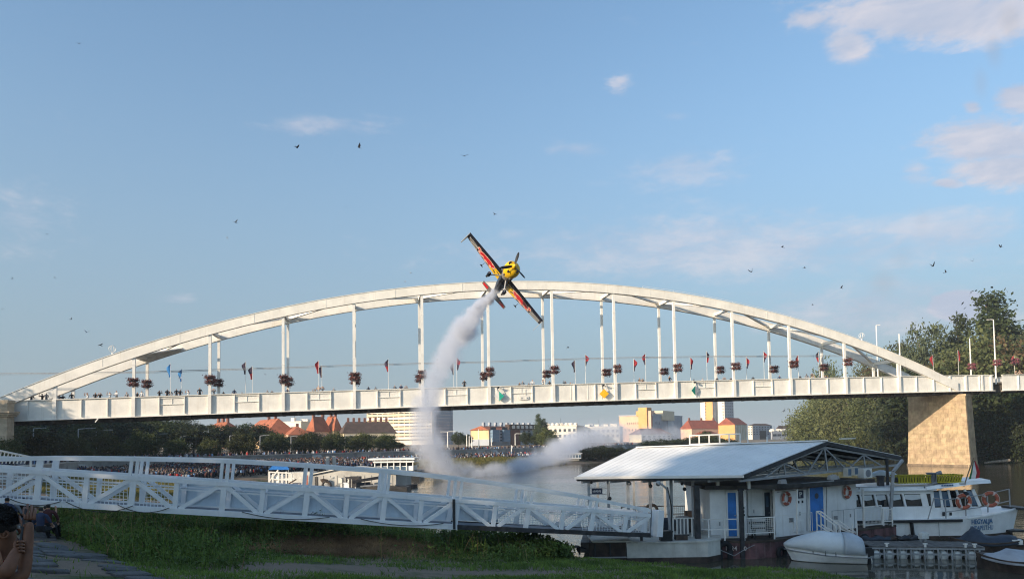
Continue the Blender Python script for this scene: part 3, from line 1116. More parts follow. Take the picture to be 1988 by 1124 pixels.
# materials of the ground and the water
def ground_mat():
    m = bpy.data.materials.new('bank_earth')
    m.use_nodes = True
    t = NT(m.node_tree)
    b = t.n['Principled BSDF']
    pos = t.node('ShaderNodeNewGeometry').outputs['Position']
    n1 = t.noise(t.mapping(pos, scale=(.22, .35, 1)), 1.0, 6, .6)
    n2 = t.noise(pos, 2.6, 7, .7)
    n3 = t.noise(pos, 14, 5, .7)
    earth = t.mix(n3, (0.15, 0.112, 0.082), (0.34, 0.26, 0.195))
    green = t.mix(n2, (0.035, 0.056, 0.014), (0.085, 0.12, 0.032))
    f = t.ramp(t.math('ADD', t.math('MULTIPLY', n1, .7), t.math('MULTIPLY', n2, .3)), .50, .64)
    c = t.mix(f, earth, green)
    t.put(b.inputs['Base Color'], c)
    b.inputs['Roughness'].default_value = .95
    b.inputs['Specular IOR Level'].default_value = .2
    bn = t.node('ShaderNodeBump')
    bn.inputs['Strength'].default_value = .8
    bn.inputs['Distance'].default_value = .08
    t.put(bn.inputs['Height'], t.noise(pos, 9, 7, .7))
    t.put(b.inputs['Normal'], bn.outputs[0])
    MATS['bank_earth'] = m
    m2 = m.copy()
    m2.name = 'far_bank_earth'
    t2 = NT(m2.node_tree)
    MATS['far_bank_earth'] = m2
    w = bpy.data.materials.new('river_water')
    w.use_nodes = True
    t = NT(w.node_tree)
    b = t.n['Principled BSDF']
    pos = t.node('ShaderNodeNewGeometry').outputs['Position']
    b.inputs['Base Color'].default_value = (0.075, 0.066, 0.046, 1)
    b.inputs['Roughness'].default_value = .06
    b.inputs['IOR'].default_value = 1.333
    b.inputs['Specular IOR Level'].default_value = .75
    near = t.noise(t.mapping(pos, scale=(.5, 1.4, 1), rot=(0, 0, R(20))), 1.0, 5, .55, .4)
    swell = t.noise(t.mapping(pos, scale=(.06, .20, 1), rot=(0, 0, R(14))), 1.0, 3, .5)
    chop = t.noise(t.mapping(pos, scale=(2.0, 4.2, 1)), 1.0, 3, .5)
    # calm lee behind the moored boats, livelier water in mid-stream
    calm = t.ramp(t.noise(t.mapping(pos, scale=(.02, .045, 1)), 1.0, 3, .5), .35, .65, .25, 1.0)
    h = t.math('ADD', t.math('MULTIPLY', near, .55), t.math('ADD', t.math('MULTIPLY', swell, .9), t.math('MULTIPLY', chop, .18)))
    bn = t.node('ShaderNodeBump')
    bn.inputs['Distance'].default_value = .22
    sp = t.node('ShaderNodeSeparateXYZ')
    t.l.new(pos, sp.inputs[0])
    # the boats and the pontoon keep the water beside the bank still
    ex = t.math('DIVIDE', t.math('SUBTRACT', sp.outputs[0], 14.0), 15.0)
    ey = t.math('DIVIDE', t.math('SUBTRACT', sp.outputs[1], 31.0), 8.0)
    lee = t.ramp(t.math('ADD', t.math('MULTIPLY', ex, ex), t.math('MULTIPLY', ey, ey)), .5, 1.6, .16, 1.0)
    t.put(bn.inputs['Strength'], t.math('MULTIPLY', t.math('MULTIPLY', calm, lee), .30))
    t.put(bn.inputs['Height'], h)
    t.put(b.inputs['Normal'], bn.outputs[0])
    MATS['river_water'] = w
    g = pmat('park_ground', (0.055, 0.065, 0.028), .95, .3, .25, col2=(0.05, 0.04, 0.026))


ground_mat()
xs = np.concatenate([[-2400, -1200, -600, -380, -260, -190, -140, -110, -90, -75], np.arange(-64, -45, 2.5), np.arange(-45, 36, .55), np.arange(37, 130, 4.0), [150, 200, 300, 450, 700, 1000]])
ys = np.concatenate([[-650, -350, -180, -90, -50, -25, -10, -4], np.arange(0, 16, 1.2), np.arange(16, 48, .5), np.arange(48, 215, 1.8), np.arange(216, 460, 8), [520, 640, 800, 1100, 1600, 2600]])


def z_left(P):
    z, d = land_z(P)
    fine = (P[:, 1] > 8) & (P[:, 1] < 60) & (P[:, 0] > -50) & (P[:, 0] < 40)
    n = np.zeros(len(P))
    idx = np.where(fine & (d > .4))[0]
    n[idx] = vnoise(P[idx], .35, 3.1) * .12 + vnoise(P[idx], 1.7, 9.2) * .035
    # heap of cut brush by the water
    g1 = .75 * np.exp(-((P[:, 0] + 8.2) / 2.2) ** 2 - ((P[:, 1] - 29.5) / 1.6) ** 2) + .4 * np.exp(-((P[:, 0] + 4.6) / 1.6) ** 2 - ((P[:, 1] - 29.0) / 1.3) ** 2)
    return z + n + g1


tag(grid_mesh('riverbank_ground', xs, ys, z_left, 'bank_earth', keep=lambda V: V[:, 2] > -2.2), kind='structure')
xs2 = np.concatenate([np.arange(82, 150, 2.5), np.arange(152, 320, 12), [400, 600, 1000, 2400]])
ys2 = np.concatenate([[-650, -300, -100, 0, 40], np.arange(60, 330, 3.0), np.arange(340, 700, 20), [900, 1200]])


def z_right(P):
    d = shore_dist(P, SHORE_R)
    s_ = np.where(inside(P, POLY_R), d, -d)
    return np.interp(s_, [-12, -3, 0, 3, 9, 16, 60, 300], [-3, -1.2, -.2, .9, 2.6, 4.6, 5.4, 5.8]) + vnoise(P, .12, 5.5) * .35


tag(grid_mesh('far_bank_ground', xs2, ys2, z_right, 'park_ground', keep=lambda V: V[:, 2] > -2.2), kind='structure')
wm = MB()
wx = [-400, -60, -20, 20, 60, 110, 260, 700, 2500]
wy = [-650, -40, 20, 60, 120, 220, 420, 900, 2600]
for a, b in zip(wx, wx[1:]):
    for c, d in zip(wy, wy[1:]):
        wm.add([(a, c, 0), (b, c, 0), (b, d, 0), (a, d, 0)], [(0, 1, 2, 3)])
tag(wm.build('river_water', 'river_water', loc=(0, 0, 0)), kind='structure')


# offset line of the town bank at distance d inland
def off_line(d, y0, y1, step):
    """points a fixed distance inland of the shore, walking upstream"""
    L = np.array(SHORE_L, float)
    out = []
    for a, b in zip(L, L[1:]):
        n = max(2, int(np.hypot(*(b - a)) / .5))
        for k in range(n):
            p = a + (b - a) * k / n
            t = (b - a) / np.hypot(*(b - a))
            out.append((p + np.array([-t[1], t[0]]) * d))
    out = np.array(out)
    m = (out[:, 1] > y0) & (out[:, 1] < y1)
    out = out[m]
    keep = shore_dist(out, SHORE_L) > d * .96
    out = out[keep]
    seg = np.r_[0, np.cumsum(np.hypot(*np.diff(out, axis=0).T))]
    s = np.arange(0, seg[-1], step)
    return np.stack([np.interp(s, seg, out[:, 0]), np.interp(s, seg, out[:, 1])], 1)


# flood wall of the town quay
fw = off_line(20.0, 62, 290, 6.0)
wall = empty('flood_wall', (fw[10][0], fw[10][1], 2.3), 'long grey concrete flood wall along the town quay behind the crowd', 'flood wall')
for k, (a, b) in enumerate(zip(fw, fw[1:])):
    p, q = Vector((*a, 2.55)), Vector((*b, 2.55))
    rod('wall_panel', 'concrete' if k % 5 else 'concrete_pale', wall, p.lerp(q, .004), p.lerp(q, .996), .45, 1.5)
    rod('coping_stone', 'concrete_pale', wall, p.lerp(q, .003) + Vector((0, 0, .84)), p.lerp(q, .997) + Vector((0, 0, .84)), .62, .16)
    if k % 4 == 1:
        d = (q - p).normalized()
        n = Vector((d.y, -d.x, 0))
        mb = MB()
        c = p.lerp(q, .5)
        mb.prism([c - d * .9 + n * .2 + Vector((0, 0, -1)), c - d * .9 + n * 2.0 + Vector((0, 0, -1)), c - d * .9 + n * .2 + Vector((0, 0, .7))], d * 1.8)
        mb.build('buttress', 'concrete_pale', wall)

# crowd on the quay: a mass nobody could count
def crowd(name, pts, label, hs=1.0):
    n = len(pts)
    V, F, MI = [], [], []
    ring = [(-.24, 0), (-.13, .13), (.13, .13), (.24, 0), (.13, -.13), (-.13, -.13)]
    base = []
    for z, s in ((0, .55), (.85, .75), (1.32, 1.0), (1.48, .4)):
        base += [(x * s, y * s, z) for x, y in ring]
    for z, s in ((1.49, .42), (1.58, .56), (1.72, .30)):
        base += [(x * s * .8, y * s * 1.1, z) for x, y in ring]
    base = np.array(base)
    faces = []
    for lv in range(6):
        for j in range(6):
            a, b = lv * 6 + j, lv * 6 + (j + 1) % 6
            faces.append((a, b, b + 6, a + 6))
    faces = np.array(faces)
    lvl = np.repeat(np.arange(6), 6)
    for k in range(n):
        a = RNG.uniform(0, 6.28)
        s = RNG.uniform(.88, 1.06)
        r_ = np.array([[math.cos(a), -math.sin(a), 0], [math.sin(a), math.cos(a), 0], [0, 0, 1]])
        V.append(base @ r_.T * s * np.array([1, 1, hs]) * (.9 if hs < 1 else 1) + pts[k])
        F.append(faces + k * len(base))
        top = RNG.choice([1, 1, 1, 1, 2, 2, 2, 2, 5, 5, 5, 3, 4, 7, 9, 9])
        MI.append(np.where(lvl == 0, 1, np.where(lvl < 3, top, np.where(lvl >= 4, np.where(RNG.random() < .7, 8, 0), 0))))
    me = np_mesh(name, np.concatenate(V), np.concatenate(F), ['crowd_skin', 'cloth_black', 'cloth_navy', 'cloth_white', 'cloth_red', 'cloth_grey', 'cloth_tan', 'cloth_blue', 'hair', 'cloth_maroon'], np.concatenate(MI))
    o = bpy.data.objects.new(name, me)
    COL.objects.link(o)
    return tag(o, label, 'crowd', kind='stuff')


def crowd_pts(d0, d1, y0, y1, n):
    out = []
    while len(out) < n:
        Lk = off_line(RNG.uniform(d0, d1), y0, y1, 1.2)
        m = RNG.random(len(Lk)) < .75
        for p in Lk[m]:
            out.append(p + RNG.normal(0, .18, 2))
    out = np.array(out[:n])
    z = land_z(out)[0]
    return np.column_stack([out, z])


crowd('crowd_of_spectators', np.concatenate([crowd_pts(5.0, 18.8, 90, 135, 2600), crowd_pts(11, 18.8, 135, 178, 450)]), 'dense crowd of spectators sitting on the sloping lower quay', .66)
crowd('crowd_on_promenade', crowd_pts(20.8, 24.0, 70, 240, 800), 'rows of spectators lining the promenade behind the flood wall', .95)

# ------------------------------------------------------------------ trees
TREE_PROTO = {}


def tree_proto(kind):
    if kind in TREE_PROTO:
        return TREE_PROTO[kind]
    rng = np.random.default_rng(abs(hash(kind)) % 1000 if False else sum(map(ord, kind)))
    spec = {  # height, crown base, radius, clumps, leaves per clump, leaf, leaf material, bark
        'round': (10, 2.2, 4.2, 95, 85, .24, 'leaf_dark', 'bark'),
        'park': (11, 2.5, 4.4, 90, 85, .25, 'leaf_mid', 'bark'),
        'poplar': (30, 5, 6.2, 190, 75, .36, 'leaf_poplar', 'bark'),
        'willow': (15, 1.0, 6.8, 170, 85, .29, 'leaf_olive', 'bark_pale'),
        'bushy': (9, 0.3, 5.2, 120, 80, .27, 'leaf_mid', 'bark'),
        'brown': (17, 3.0, 6.5, 110, 60, .32, 'leaf_brown', 'bark_pale'),
        'dark': (14, 0.8, 6.0, 130, 70, .32, 'leaf_dark', 'bark'),
        'plane_tree': (22, 5, 8.0, 170, 70, .36, 'leaf_grey', 'bark'),
    }[kind]
    h, cb, rad, nc, nl, ls, lm, bk = spec
    C = []
    while len(C) < nc:
        p = rng.uniform(-1, 1, 3)
        r_ = np.linalg.norm(p)
        if r_ > 1 or r_ < .30:
            continue
        if kind == 'poplar':
            t = (p[2] + 1) / 2
            if math.hypot(p[0], p[1]) > (1.05 - t) ** .55 * (.55 + .45 * min(1, t * 4)):
                continue
        C.append(p)
    C = np.array(C)
    # lumpy outline
    lob = rng.normal(size=(7, 3))
    lob /= np.linalg.norm(lob, axis=1)[:, None]
    dirs = C / np.linalg.norm(C, axis=1)[:, None]
    bulge = .82 + .30 * np.clip((dirs @ lob.T).max(1), .3, 1)
    C = C * bulge[:, None]
    C[:, :2] *= rad
    C[:, 2] = cb + (h - cb) * (C[:, 2] * .5 + .5)
    L = []
    for c in C:
        sg = rad * rng.uniform(.10, .19)
        L.append(c + rng.normal(size=(nl, 3)) * np.array([sg, sg, sg * (.75 if kind != 'willow' else 1.3)]))
    L = np.concatenate(L)
    L = L[L[:, 2] > .15]
    V, F = leaf_quads(L, ls, rng)
    root = empty('tree', (0, 0, 0))
    co = bpy.data.objects.new('crown', np_mesh('crown', V, F, lm))
    COL.objects.link(co)
    co.parent = root
    mb = MB()
    mb.tube([(0, 0, -.4), (.1, 0, cb), (.05, .1, cb + (h - cb) * .45), (0, 0, cb + (h - cb) * .85)], [h * .028, h * .02, h * .012, h * .004], 7)
    for c in C[rng.choice(len(C), min(14, len(C)), False)]:
        z0 = min(c[2] * .7, cb + (h - cb) * .5)
        mb.tube([(0, 0, max(z0 - .6, .2)), (c[0] * .5, c[1] * .5, z0 + (c[2] - z0) * .6), tuple(c)], [h * .011, h * .007, h * .002], 5, cap=False)
    mb.build('trunk', bk, root)
    TREE_PROTO[kind] = root
    root['used'] = 0
    return root


def tree(kind, name, loc, s, label, group=None, rz=None, sz=1.0):
    p = tree_proto(kind)
    if p['used'] == 0:
        o = p
        p['used'] = 1
    else:
        o = copy_thing(p)
        if 'group' in o:
            del o['group']
    o.name = name
    o.location = loc
    o.rotation_euler = (0, 0, random.uniform(0, 6.28) if rz is None else rz)
    o.scale = (s, s, s * sz)
    return tag(o, label, 'tree', group)


def tree_px(kind, name, px, ytop, D, label, group=None, zb=None, wid=1.0):
    """tree standing at ground level whose top reaches the given pixel"""
    top = PD(px, ytop, D)
    if zb is None:
        P = np.array([[top.x, D]])
        zb = float(z_right(P)[0]) if top.x > 80 and inside(P, POLY_R)[0] else float(land_z(P)[0][0])
    p = tree_proto(kind)
    h = {'round': 10, 'park': 11, 'poplar': 30, 'willow': 15, 'bushy': 9, 'brown': 17, 'dark': 14, 'plane_tree': 22}[kind]
    s = (top.z - zb) / (h * 1.04)
    return tree(kind, name, (top.x, D, zb), s * wid, label, group, sz=1 / wid)


ROWT = [(30, 812, 128), (75, 820, 134), (118, 806, 140), (165, 815, 133), (205, 808, 146), (250, 816, 138), (292, 812, 150), (338, 818, 158), (376, 824, 150), (410, 826, 166), (448, 826, 156), (490, 822, 166),
        (530, 842, 160), (566, 846, 172), (604, 840, 166), (640, 850, 176), (676, 845, 170), (712, 842, 180), (745, 846, 176), (775, 858, 186)]
for k, (px, y, D) in enumerate(ROWT):
    tree_px('round' if k % 3 else 'park', 'promenade_tree', px, y, D, f'bushy dark green tree, {nth(k + 1)} from the left in the row along the town promenade', 'promenade trees', wid=1.75)
for k, (px, y, D) in enumerate([(12, 800, 165), (60, 795, 172), (100, 798, 178), (150, 796, 176), (190, 800, 182), (235, 798, 180), (275, 800, 188), (320, 806, 190), (360, 812, 196)]):
    tree_px('plane_tree', 'promenade_tree', px, y, D, f'taller dark tree, {nth(k + 1)} from the left of those standing behind the promenade row', 'taller trees behind the promenade', wid=1.25)
for k, (x, y) in enumerate(off_line(27.5, 78, 160, 6.5)):
    tree('bushy', 'hedge_bush', (x, y, float(land_z(np.array([[x, y]]))[0][0]) - .2), random.uniform(.36, .5), f'dark clipped bush, {nth(k + 1)} from the bridge in the hedge behind the flood wall', 'hedge bushes behind the flood wall', sz=1.0)
# near the apartment block and the far quay
for k, (kd, nm, px, y, D, lb) in enumerate([
        ('round', 'round_tree', 890, 838, 215, 'dark round tree between the blue tower and the yellow gable wall'),
        ('round', 'round_tree', 906, 843, 214, 'smaller dark tree touching the yellow gable wall'),
        ('poplar', 'poplar_tree', 1046, 802, 262, 'tall slim poplar rising behind the apartment block roof'),
        ('poplar', 'poplar_tree', 1056, 811, 266, 'shorter slim poplar just right of the tall poplar'),
        ('round', 'round_tree', 1022, 838, 208, 'dark tree in front of the right end of the apartment block'),
        ('round', 'round_tree', 1038, 843, 206, 'second dark tree in front of the right end of the apartment block'),
        ('bushy', 'bush', 1064, 834, 196, 'sunlit green bush leaning over the far flood wall'),
        ('bushy', 'bush', 1078, 852, 188, 'low green bush at the end of the far flood wall')]):
    tree_px(kd, nm, px, y, D, lb)
for px, y, D, zb_, w_, lb in [
        (1148, 868, 169, .4, 2.2, 'dark tree behind the white riverside boathouse'), (1172, 863, 173, .5, 2.1, 'dark spreading tree right of the white riverside boathouse'),
        (1198, 867, 178, .5, 2.2, 'dark tree half covered by the drifting smoke'), (1222, 869, 183, .5, 2.2, 'low dark tree above the left end of the pale roof'),
        (1246, 866, 189, .5, 2.2, 'low dark tree touching the left end of the pale roof'), (1262, 853, 215, .8, 1.9, 'dark tree under the left part of the grey hall'),
        (1284, 851, 218, .8, 1.9, 'dark tree under the shaded wing of the grey hall'), (1306, 852, 222, .8, 1.8, 'dark tree two crowns left of the white roof railing'),
        (1328, 849, 224, .8, 1.8, 'dark tree just left of the white roof railing'), (1350, 846, 226, .8, 1.8, 'dark tree seen through the left bays of the roof railing'),
        (1370, 838, 230, .8, 1.3, 'olive tree showing over the middle of the roof railing'), (1392, 846, 230, .8, 1.7, 'dark tree seen through the right bays of the roof railing'),
        (1413, 850, 235, .8, 1.8, 'dark tree behind the right end of the roof railing'), (1478, 861, 262, .8, 1.6, 'small dark tree below the pale block with four rows of windows'),
        (1512, 857, 270, .8, 1.6, 'small dark tree beside the low hall with white domes')]:
    tree_px('dark' if 'olive' not in lb else 'park', 'dark_tree', px, y, D, lb, zb=zb_, wid=w_)
# the wooded far bank
RB = [('willow', 1575, 795, 232, 'pale olive willow at the outermost end of the far bank'), ('willow', 1612, 775, 222, 'olive willow leaning over the water beside the outermost willow'),
      ('willow', 1655, 768, 208, 'broad olive willow seen between the blue roof and the bridge'), ('willow', 1700, 760, 196, 'olive green willow left of the pier'),
      ('bushy', 1596, 848, 214, 'pale bush at the water edge below the outermost willow'), ('bushy', 1640, 845, 196, 'olive bush at the water edge above the roof ridge'),
      ('bushy', 1690, 838, 180, 'green bush at the water edge above the roof gable'), ('dark', 1738, 800, 168, 'dark tree pressed against the left side of the pier'),
      ('brown', 1745, 835, 160, 'rusty brown bush close to the left side of the pier'), ('willow', 1612, 722, 300, 'light sparse tree showing through the bridge hangers'),
      ('willow', 1690, 716, 262, 'light tree just over the girder below the far arch'), ('brown', 1728, 694, 236, 'brownish tree below the arch beside the big round trees'),
      ('plane_tree', 1754, 668, 190, 'round grey green tree nearest the white post on the arch'), ('plane_tree', 1796, 634, 178, 'broad grey green tree in the middle of the tall group'),
      ('poplar', 1859, 606, 180, 'pointed dark poplar between the broad tree and the tallest one'), ('plane_tree', 1884, 676, 162, 'grey green tree below the pointed poplar'),
      ('poplar', 1930, 560, 172, 'tallest dark poplar of the far bank'), ('willow', 1915, 668, 150, 'olive tree behind the tall lamp on the bridge'),
      ('brown', 1962, 650, 148, 'brown leafed tree at the right edge above the girder'), ('plane_tree', 2006, 640, 158, 'dark tree cut by the right edge of the view'),
      ('brown', 1850, 690, 156, 'brownish bush tree above the pier joint'), ('dark', 1918, 720, 140, 'dark tree behind the approach span right of the pier'),
      ('dark', 1960, 726, 138, 'dark tree behind the approach span near the edge'), ('dark', 2010, 728, 140, 'dark tree standing mostly outside the right edge'),
      ('dark', 1860, 716, 146, 'dark tree directly behind the pier top'), ('dark', 1800, 712, 152, 'dark tree between the pier and the tall group'),
      ('dark', 1905, 800, 134, 'dense dark bush on the bank right of the pier'), ('dark', 1945, 808, 131, 'dense dark bush on the bank near the right edge'), ('dark', 1985, 800, 130, 'dense dark bush cut by the right edge'),
      ('poplar', 2040, 590, 168, 'poplar standing outside the right edge'), ('plane_tree', 1770, 742, 168, 'dark green tree filling the gap behind the pier')]
for kd, px, y, D, lb in RB:
    tree_px(kd, {'bushy': 'bush', 'willow': 'willow_tree', 'poplar': 'poplar_tree'}.get(kd, 'bank_tree'), px, y, D, lb, wid=.62 if (kd == 'plane_tree' and y < 680) else ((1.25 if px == 1930 else .8) if kd == 'poplar' else (.6 if D > 250 else 1.0)))
# drift log and rocks at the foot of the right bank
q = PZ(1975, 896, 0.2)
mb = MB()
for k in range(9):
    c = q + Vector((random.uniform(-1.5, 3), random.uniform(-1, 1.5), random.uniform(0, .5)))
    mb.sphere(c, random.uniform(.4, .9), 7, 5, (1, .8, .6))
tag(mb.build('bank_rocks', 'rock'), 'heap of sunlit pale rocks at the water edge right of the pier', 'rocks')
a = PZ(1912, 898, .25)
MB().tube([a, a + Vector((3, .3, .25)), PZ(1960, 893, .6)], [.16, .22, .25], 7).build('drift_log', 'bark_pale')
tag(bpy.data.objects['drift_log'], 'long bleached log lying along the dark bank right of the pier', 'log')

# ------------------------------------------------------------------ gangway to the landing stage
GA, GB = PD(0, 972, 25.3), PD(1285, 1040, 31.0)
GA.z = GB.z = 0
GD = (GB - GA).normalized()
GN = Vector((-GD.y, GD.x, 0))


def GP(px, py, w=0.0):
    return PPL(px, py, GA, GN) + GN * w


gang_tab = [(-140, 963.5, 903.5, 888), (-60, 968, 908, 890), (0, 971.6, 911.7, 891.5), (75, 976, 916, 889.5), (165, 981, 921.5, 890), (258, 986.5, 927.5, 891), (345, 991.5, 933, 892.5), (434, 996.5, 938.5, 895),
            (510, 1001, 944, 899), (595, 1006, 949.5, 904), (672, 1010.5, 955, 910), (746, 1014.8, 960.5, 915), (815, 1018.6, 966, 921.5), (887, 1022.3, 971.5, 929.5), (958, 1025.5, 976.5, 938.5),
            (1024, 1028.5, 981.5, 948), (1090, 1031.3, 986.5, 958), (1150, 1034, 990.5, 967.5), (1215, 1036.5, 996, 981), (1262, 1038.3, 1000, 991)]
gx = [t[0] for t in gang_tab]
g_root = empty('gangway', GP(560, 1003), 'long pale painted steel truss gangway sloping down from the bank to the floating landing stage', 'gangway')


def gz(px, row):
    return float(np.interp(px, gx, [t[row] for t in gang_tab]))


GW = 1.55
N_ = [0]


def g_poly(name, row, x0, x1, w, th, hh, mat):
    xs_ = [x for x in gx if x0 <= x <= x1]
    rings = []
    for x in xs_:
        c = GP(x, gz(x, row), w)
        rings.append([c + GN * a + Vector((0, 0, b)) for a, b in ((-th / 2, -hh / 2), (th / 2, -hh / 2), (th / 2, hh / 2), (-th / 2, hh / 2))])
    MB().loft(rings).build(name, mat, g_root)


for w in (0.0, GW):
    g_poly('bottom_chord', 1, -140, 887, w, .16, .20, 'gang_white')
    g_poly('bottom_chord', 1, 887, 1262, w, .16, .17, 'dark_steel')
    g_poly('top_chord', 2, -140, 1262, w, .16, .155, 'gang_white')
    g_poly('bow_rail', 3, -140, 1262, w, .13, .14, 'gang_white')
    tops = [-112, 75, 258, 434, 595, 746, 887, 1024, 1150]
    bots = [-20, 165, 340, 507, 671, 815, 958, 1090, 1212]
    pw = .17
    for x in tops:
        dx_ = 0 if x == 75 else 6
        for e in ((-dx_, dx_) if dx_ else (0,)):
            ww = pw * (.62 if dx_ else 1.2)
            rod('post', 'gang_white', g_root, GP(x + e, gz(x + e, 2) - 2, w), GP(x + e + 4, gz(x + e, 3) + 2, w), ww, .10, up=GN)
        rod('post', 'gang_white', g_root, GP(x - 4, gz(x, 1) - 3, w), GP(x + 2, gz(x, 2) + 2, w), .19, .11, up=GN)
    for x in bots:
        rod('post', 'gang_white', g_root, GP(x - 1, gz(x, 1) - 3, w), GP(x + 4, gz(x, 2) + 2, w), .16, .10, up=GN)
    for k, x in enumerate(tops):
        if k < len(bots):
            rod('diagonal', 'gang_white', g_root, GP(x + 4, gz(x, 2) + 3, w), GP(bots[k] - 6, gz(bots[k], 1) - 4, w), .14, .09, up=GN)
        if k > 0:
            rod('diagonal', 'gang_white', g_root, GP(bots[k - 1] + 8, gz(bots[k - 1], 1) - 4, w), GP(x - 5, gz(x, 2) + 3, w), .14, .09, up=GN)
    rod('diagonal', 'gang_white', g_root, GP(1216, gz(1216, 1) - 3, w), GP(1260, gz(1260, 2) + 3, w), .14, .09, up=GN)
    # inner hand rail
    a_, b_ = (GP(-140, gz(-140, 2) + 17, w + (.1 if w == 0 else -.1)), GP(1262, gz(1262, 2) + 10, w + (.1 if w == 0 else -.1)))
    rod('hand_rail', 'gang_white', g_root, a_, GP(640, gz(640, 2) + 15, w + (.1 if w == 0 else -.1)), .05)
    rod('hand_rail', 'gang_white', g_root, GP(640, gz(640, 2) + 15, w + (.1 if w == 0 else -.1)), b_, .05)
# hinge post at the splice
rod('hinge_post', 'dark_steel', g_root, GP(881, 1026, -.1), GP(880, 968, -.1), .09)
rod('hinge_post', 'gang_white', g_root, GP(1275, 1040, 0), GP(1278, 990, 0), .25, .6, up=GN)
rod('hinge_post', 'gang_white', g_root, GP(1275, 1040, GW), GP(1278, 990, GW), .25, .6, up=GN)
# deck of the gangway
MB().loft([[GP(x, gz(x, 1), .12) - Vector((0, 0, .02)), GP(x, gz(x, 1), GW - .12) - Vector((0, 0, .02)), GP(x, gz(x, 1), GW - .12) + Vector((0, 0, .05)), GP(x, gz(x, 1), .12) + Vector((0, 0, .05))]
           for x in gx]).build('walkway', 'mid_grey', g_root)
for k in range(46):
    x = -120 + k * 30
    rod('cross_beam', 'grey_steel', g_root, GP(x, gz(x, 1) + 1, .1), GP(x, gz(x, 1) + 1, GW - .1), .08)
# pale sheets hung along the far railing, wire mesh on the rest
edges = [322, 434, 507, 595, 671, 746, 815, 887, 958, 985]
for a, b in zip(edges, edges[1:]):
    mb = MB()
    n = 8
    front_, back_ = [], []
    for k in range(n + 1):
        x = a + (b - a) * k / n
        o_ = GW + .11 + .012 * math.sin(k * 2.1 + a)
        for r_ in (0, 1):
            y = gz(x, 2) + 6 if r_ else gz(x, 1) - 5
            front_.append(GP(x, y, o_))
    fs = [(2 * k, 2 * k + 2, 2 * k + 3, 2 * k + 1) for k in range(n)]
    mb.add(front_, fs)
    mb.add([p + GN * .012 for p in front_], [tuple(reversed(f)) for f in fs])
    mb.build('banner_sheet', 'gang_sheet', g_root)


def wire_mesh(x0, x1, w):
    mb = MB()
    A, B = GP(x0, gz(x0, 1) - 4, w), GP(x1, gz(x1, 1) - 4, w)
    A2, B2 = GP(x0, gz(x0, 2) + 4, w), GP(x1, gz(x1, 2) + 4, w)
    n = max(2, int((B - A).length / .115))
    for k in range(n + 1):
        t = k / n
        mb.bar(A.lerp(B, t), A2.lerp(B2, t), .016, .016, up=GN)
    m = 8
    for k in range(m + 1):
        t = k / m
        mb.bar(A.lerp(A2, t), B.lerp(B2, t), .016, .016)
    o = mb.build('wire_mesh', 'gang_white', g_root)
    o['kind'] = 'stuff'


for a, b in [(-112, 62), (88, 158), (172, 246), (270, 326)]:
    wire_mesh(a, b, .08)
for a, b in [(1132, 1146), (1154, 1208), (1220, 1262)]:
    wire_mesh(a, b, .08)
for a, b in [(985, 1080), (1095, 1210)]:
    wire_mesh(a, b, GW - .1)
# hoses and cables hanging under the chord
for x0, x1, sag in ((20, 120, 10), (130, 260, 16), (230, 330, 12), (470, 640, 9), (700, 860, 8)):
    MB().tube([GP(x0 + (x1 - x0) * k / 8, gz(x0 + (x1 - x0) * k / 8, 1) - 6 + sag * 4 * (k / 8) * (1 - k / 8), -.12) for k in range(9)], .014, 5).build('slack_cable', 'dark_steel', g_root)

# stair railing up on the bank at the far left
sr = empty('stair_railing', PD(30, 890, 33), 'white sloping stair railing with thin balusters beside the upper end of the gangway', 'railing')
a, b = PD(-40, 866, 33), PD(60, 887, 33)
rod('hand_rail', 'white_paint', sr, a, b, .07)
for k in range(14):
    p = a.lerp(b, k / 14)
    rod('baluster', 'white_paint', sr, p, p - Vector((.12, 0, .75 * (1 - k / 22))), .035)
bl = b - Vector((0, 0, .45))
rod('hand_rail', 'white_paint', sr, a - Vector((0, 0, .75)), bl, .05)
for p in (a, b):
    rod('baluster', 'white_paint', sr, p, Vector((p.x, p.y, lz(p.x, p.y) - .3)), .07)

# ------------------------------------------------------------------ landing stage
# cream landing pontoon
def hull_box(name, pts, z0, z1, mat, parent, flare=0.0):
    c = sum((Vector((p[0], p[1], 0)) for p in pts), Vector((0, 0, 0))) / len(pts)
    rings = []
    for z, s in ((z0, 1 - flare), (z1, 1)):
        rings.append([Vector((c.x + (p[0] - c.x) * s, c.y + (p[1] - c.y) * s, z)) for p in pts])
    return MB().loft(rings).build(name, mat, parent)


def G2(px, D):
    p = PD(px, 900, D)
    return (p.x, p.y)


cream = empty('landing_pontoon', (*G2(1300, 33), 0), 'cream painted steel landing pontoon under the lower end of the gangway', 'pontoon')
hull_box('hull', [G2(1213, 31.5), G2(1370, 31.5), G2(1394, 32.1), G2(1392, 35), G2(1213, 35)], -.4, .84, 'cream_hull', cream)
hull_box('deck_plate', [G2(1212, 31.45), G2(1371, 31.45), G2(1396, 32.1), G2(1393, 35.1), G2(1212, 35.1)], .844, .90, 'cream_hull', cream)
hull_box('rubbing_strake', [G2(1213, 31.47), G2(1370, 31.47), G2(1394, 32.07), G2(1392, 35.02), G2(1213, 35.02)], -.4, .24, 'hull_brown', cream)
for x in (1242, 1284, 1328):
    c = Vector((*G2(x, 31.9), .9))
    mb = MB()
    mb.tube([c, c + Vector((0, 0, .22))], .06, 8)
    mb.bar(c + Vector((-.14, 0, .2)), c + Vector((.14, 0, .2)), .07, .07)
    mb.build('bollard', 'dark_steel', cream)
MB().box((*G2(1318, 32.0), 1.0), (.5, .4, .2), 0).build('tool_box', 'hull_brown', cream)
darkp = empty('dark_hull', (*G2(1176, 32.5), 0), 'dark brown rusty hull box beneath the gangway, left of the cream pontoon', 'pontoon')
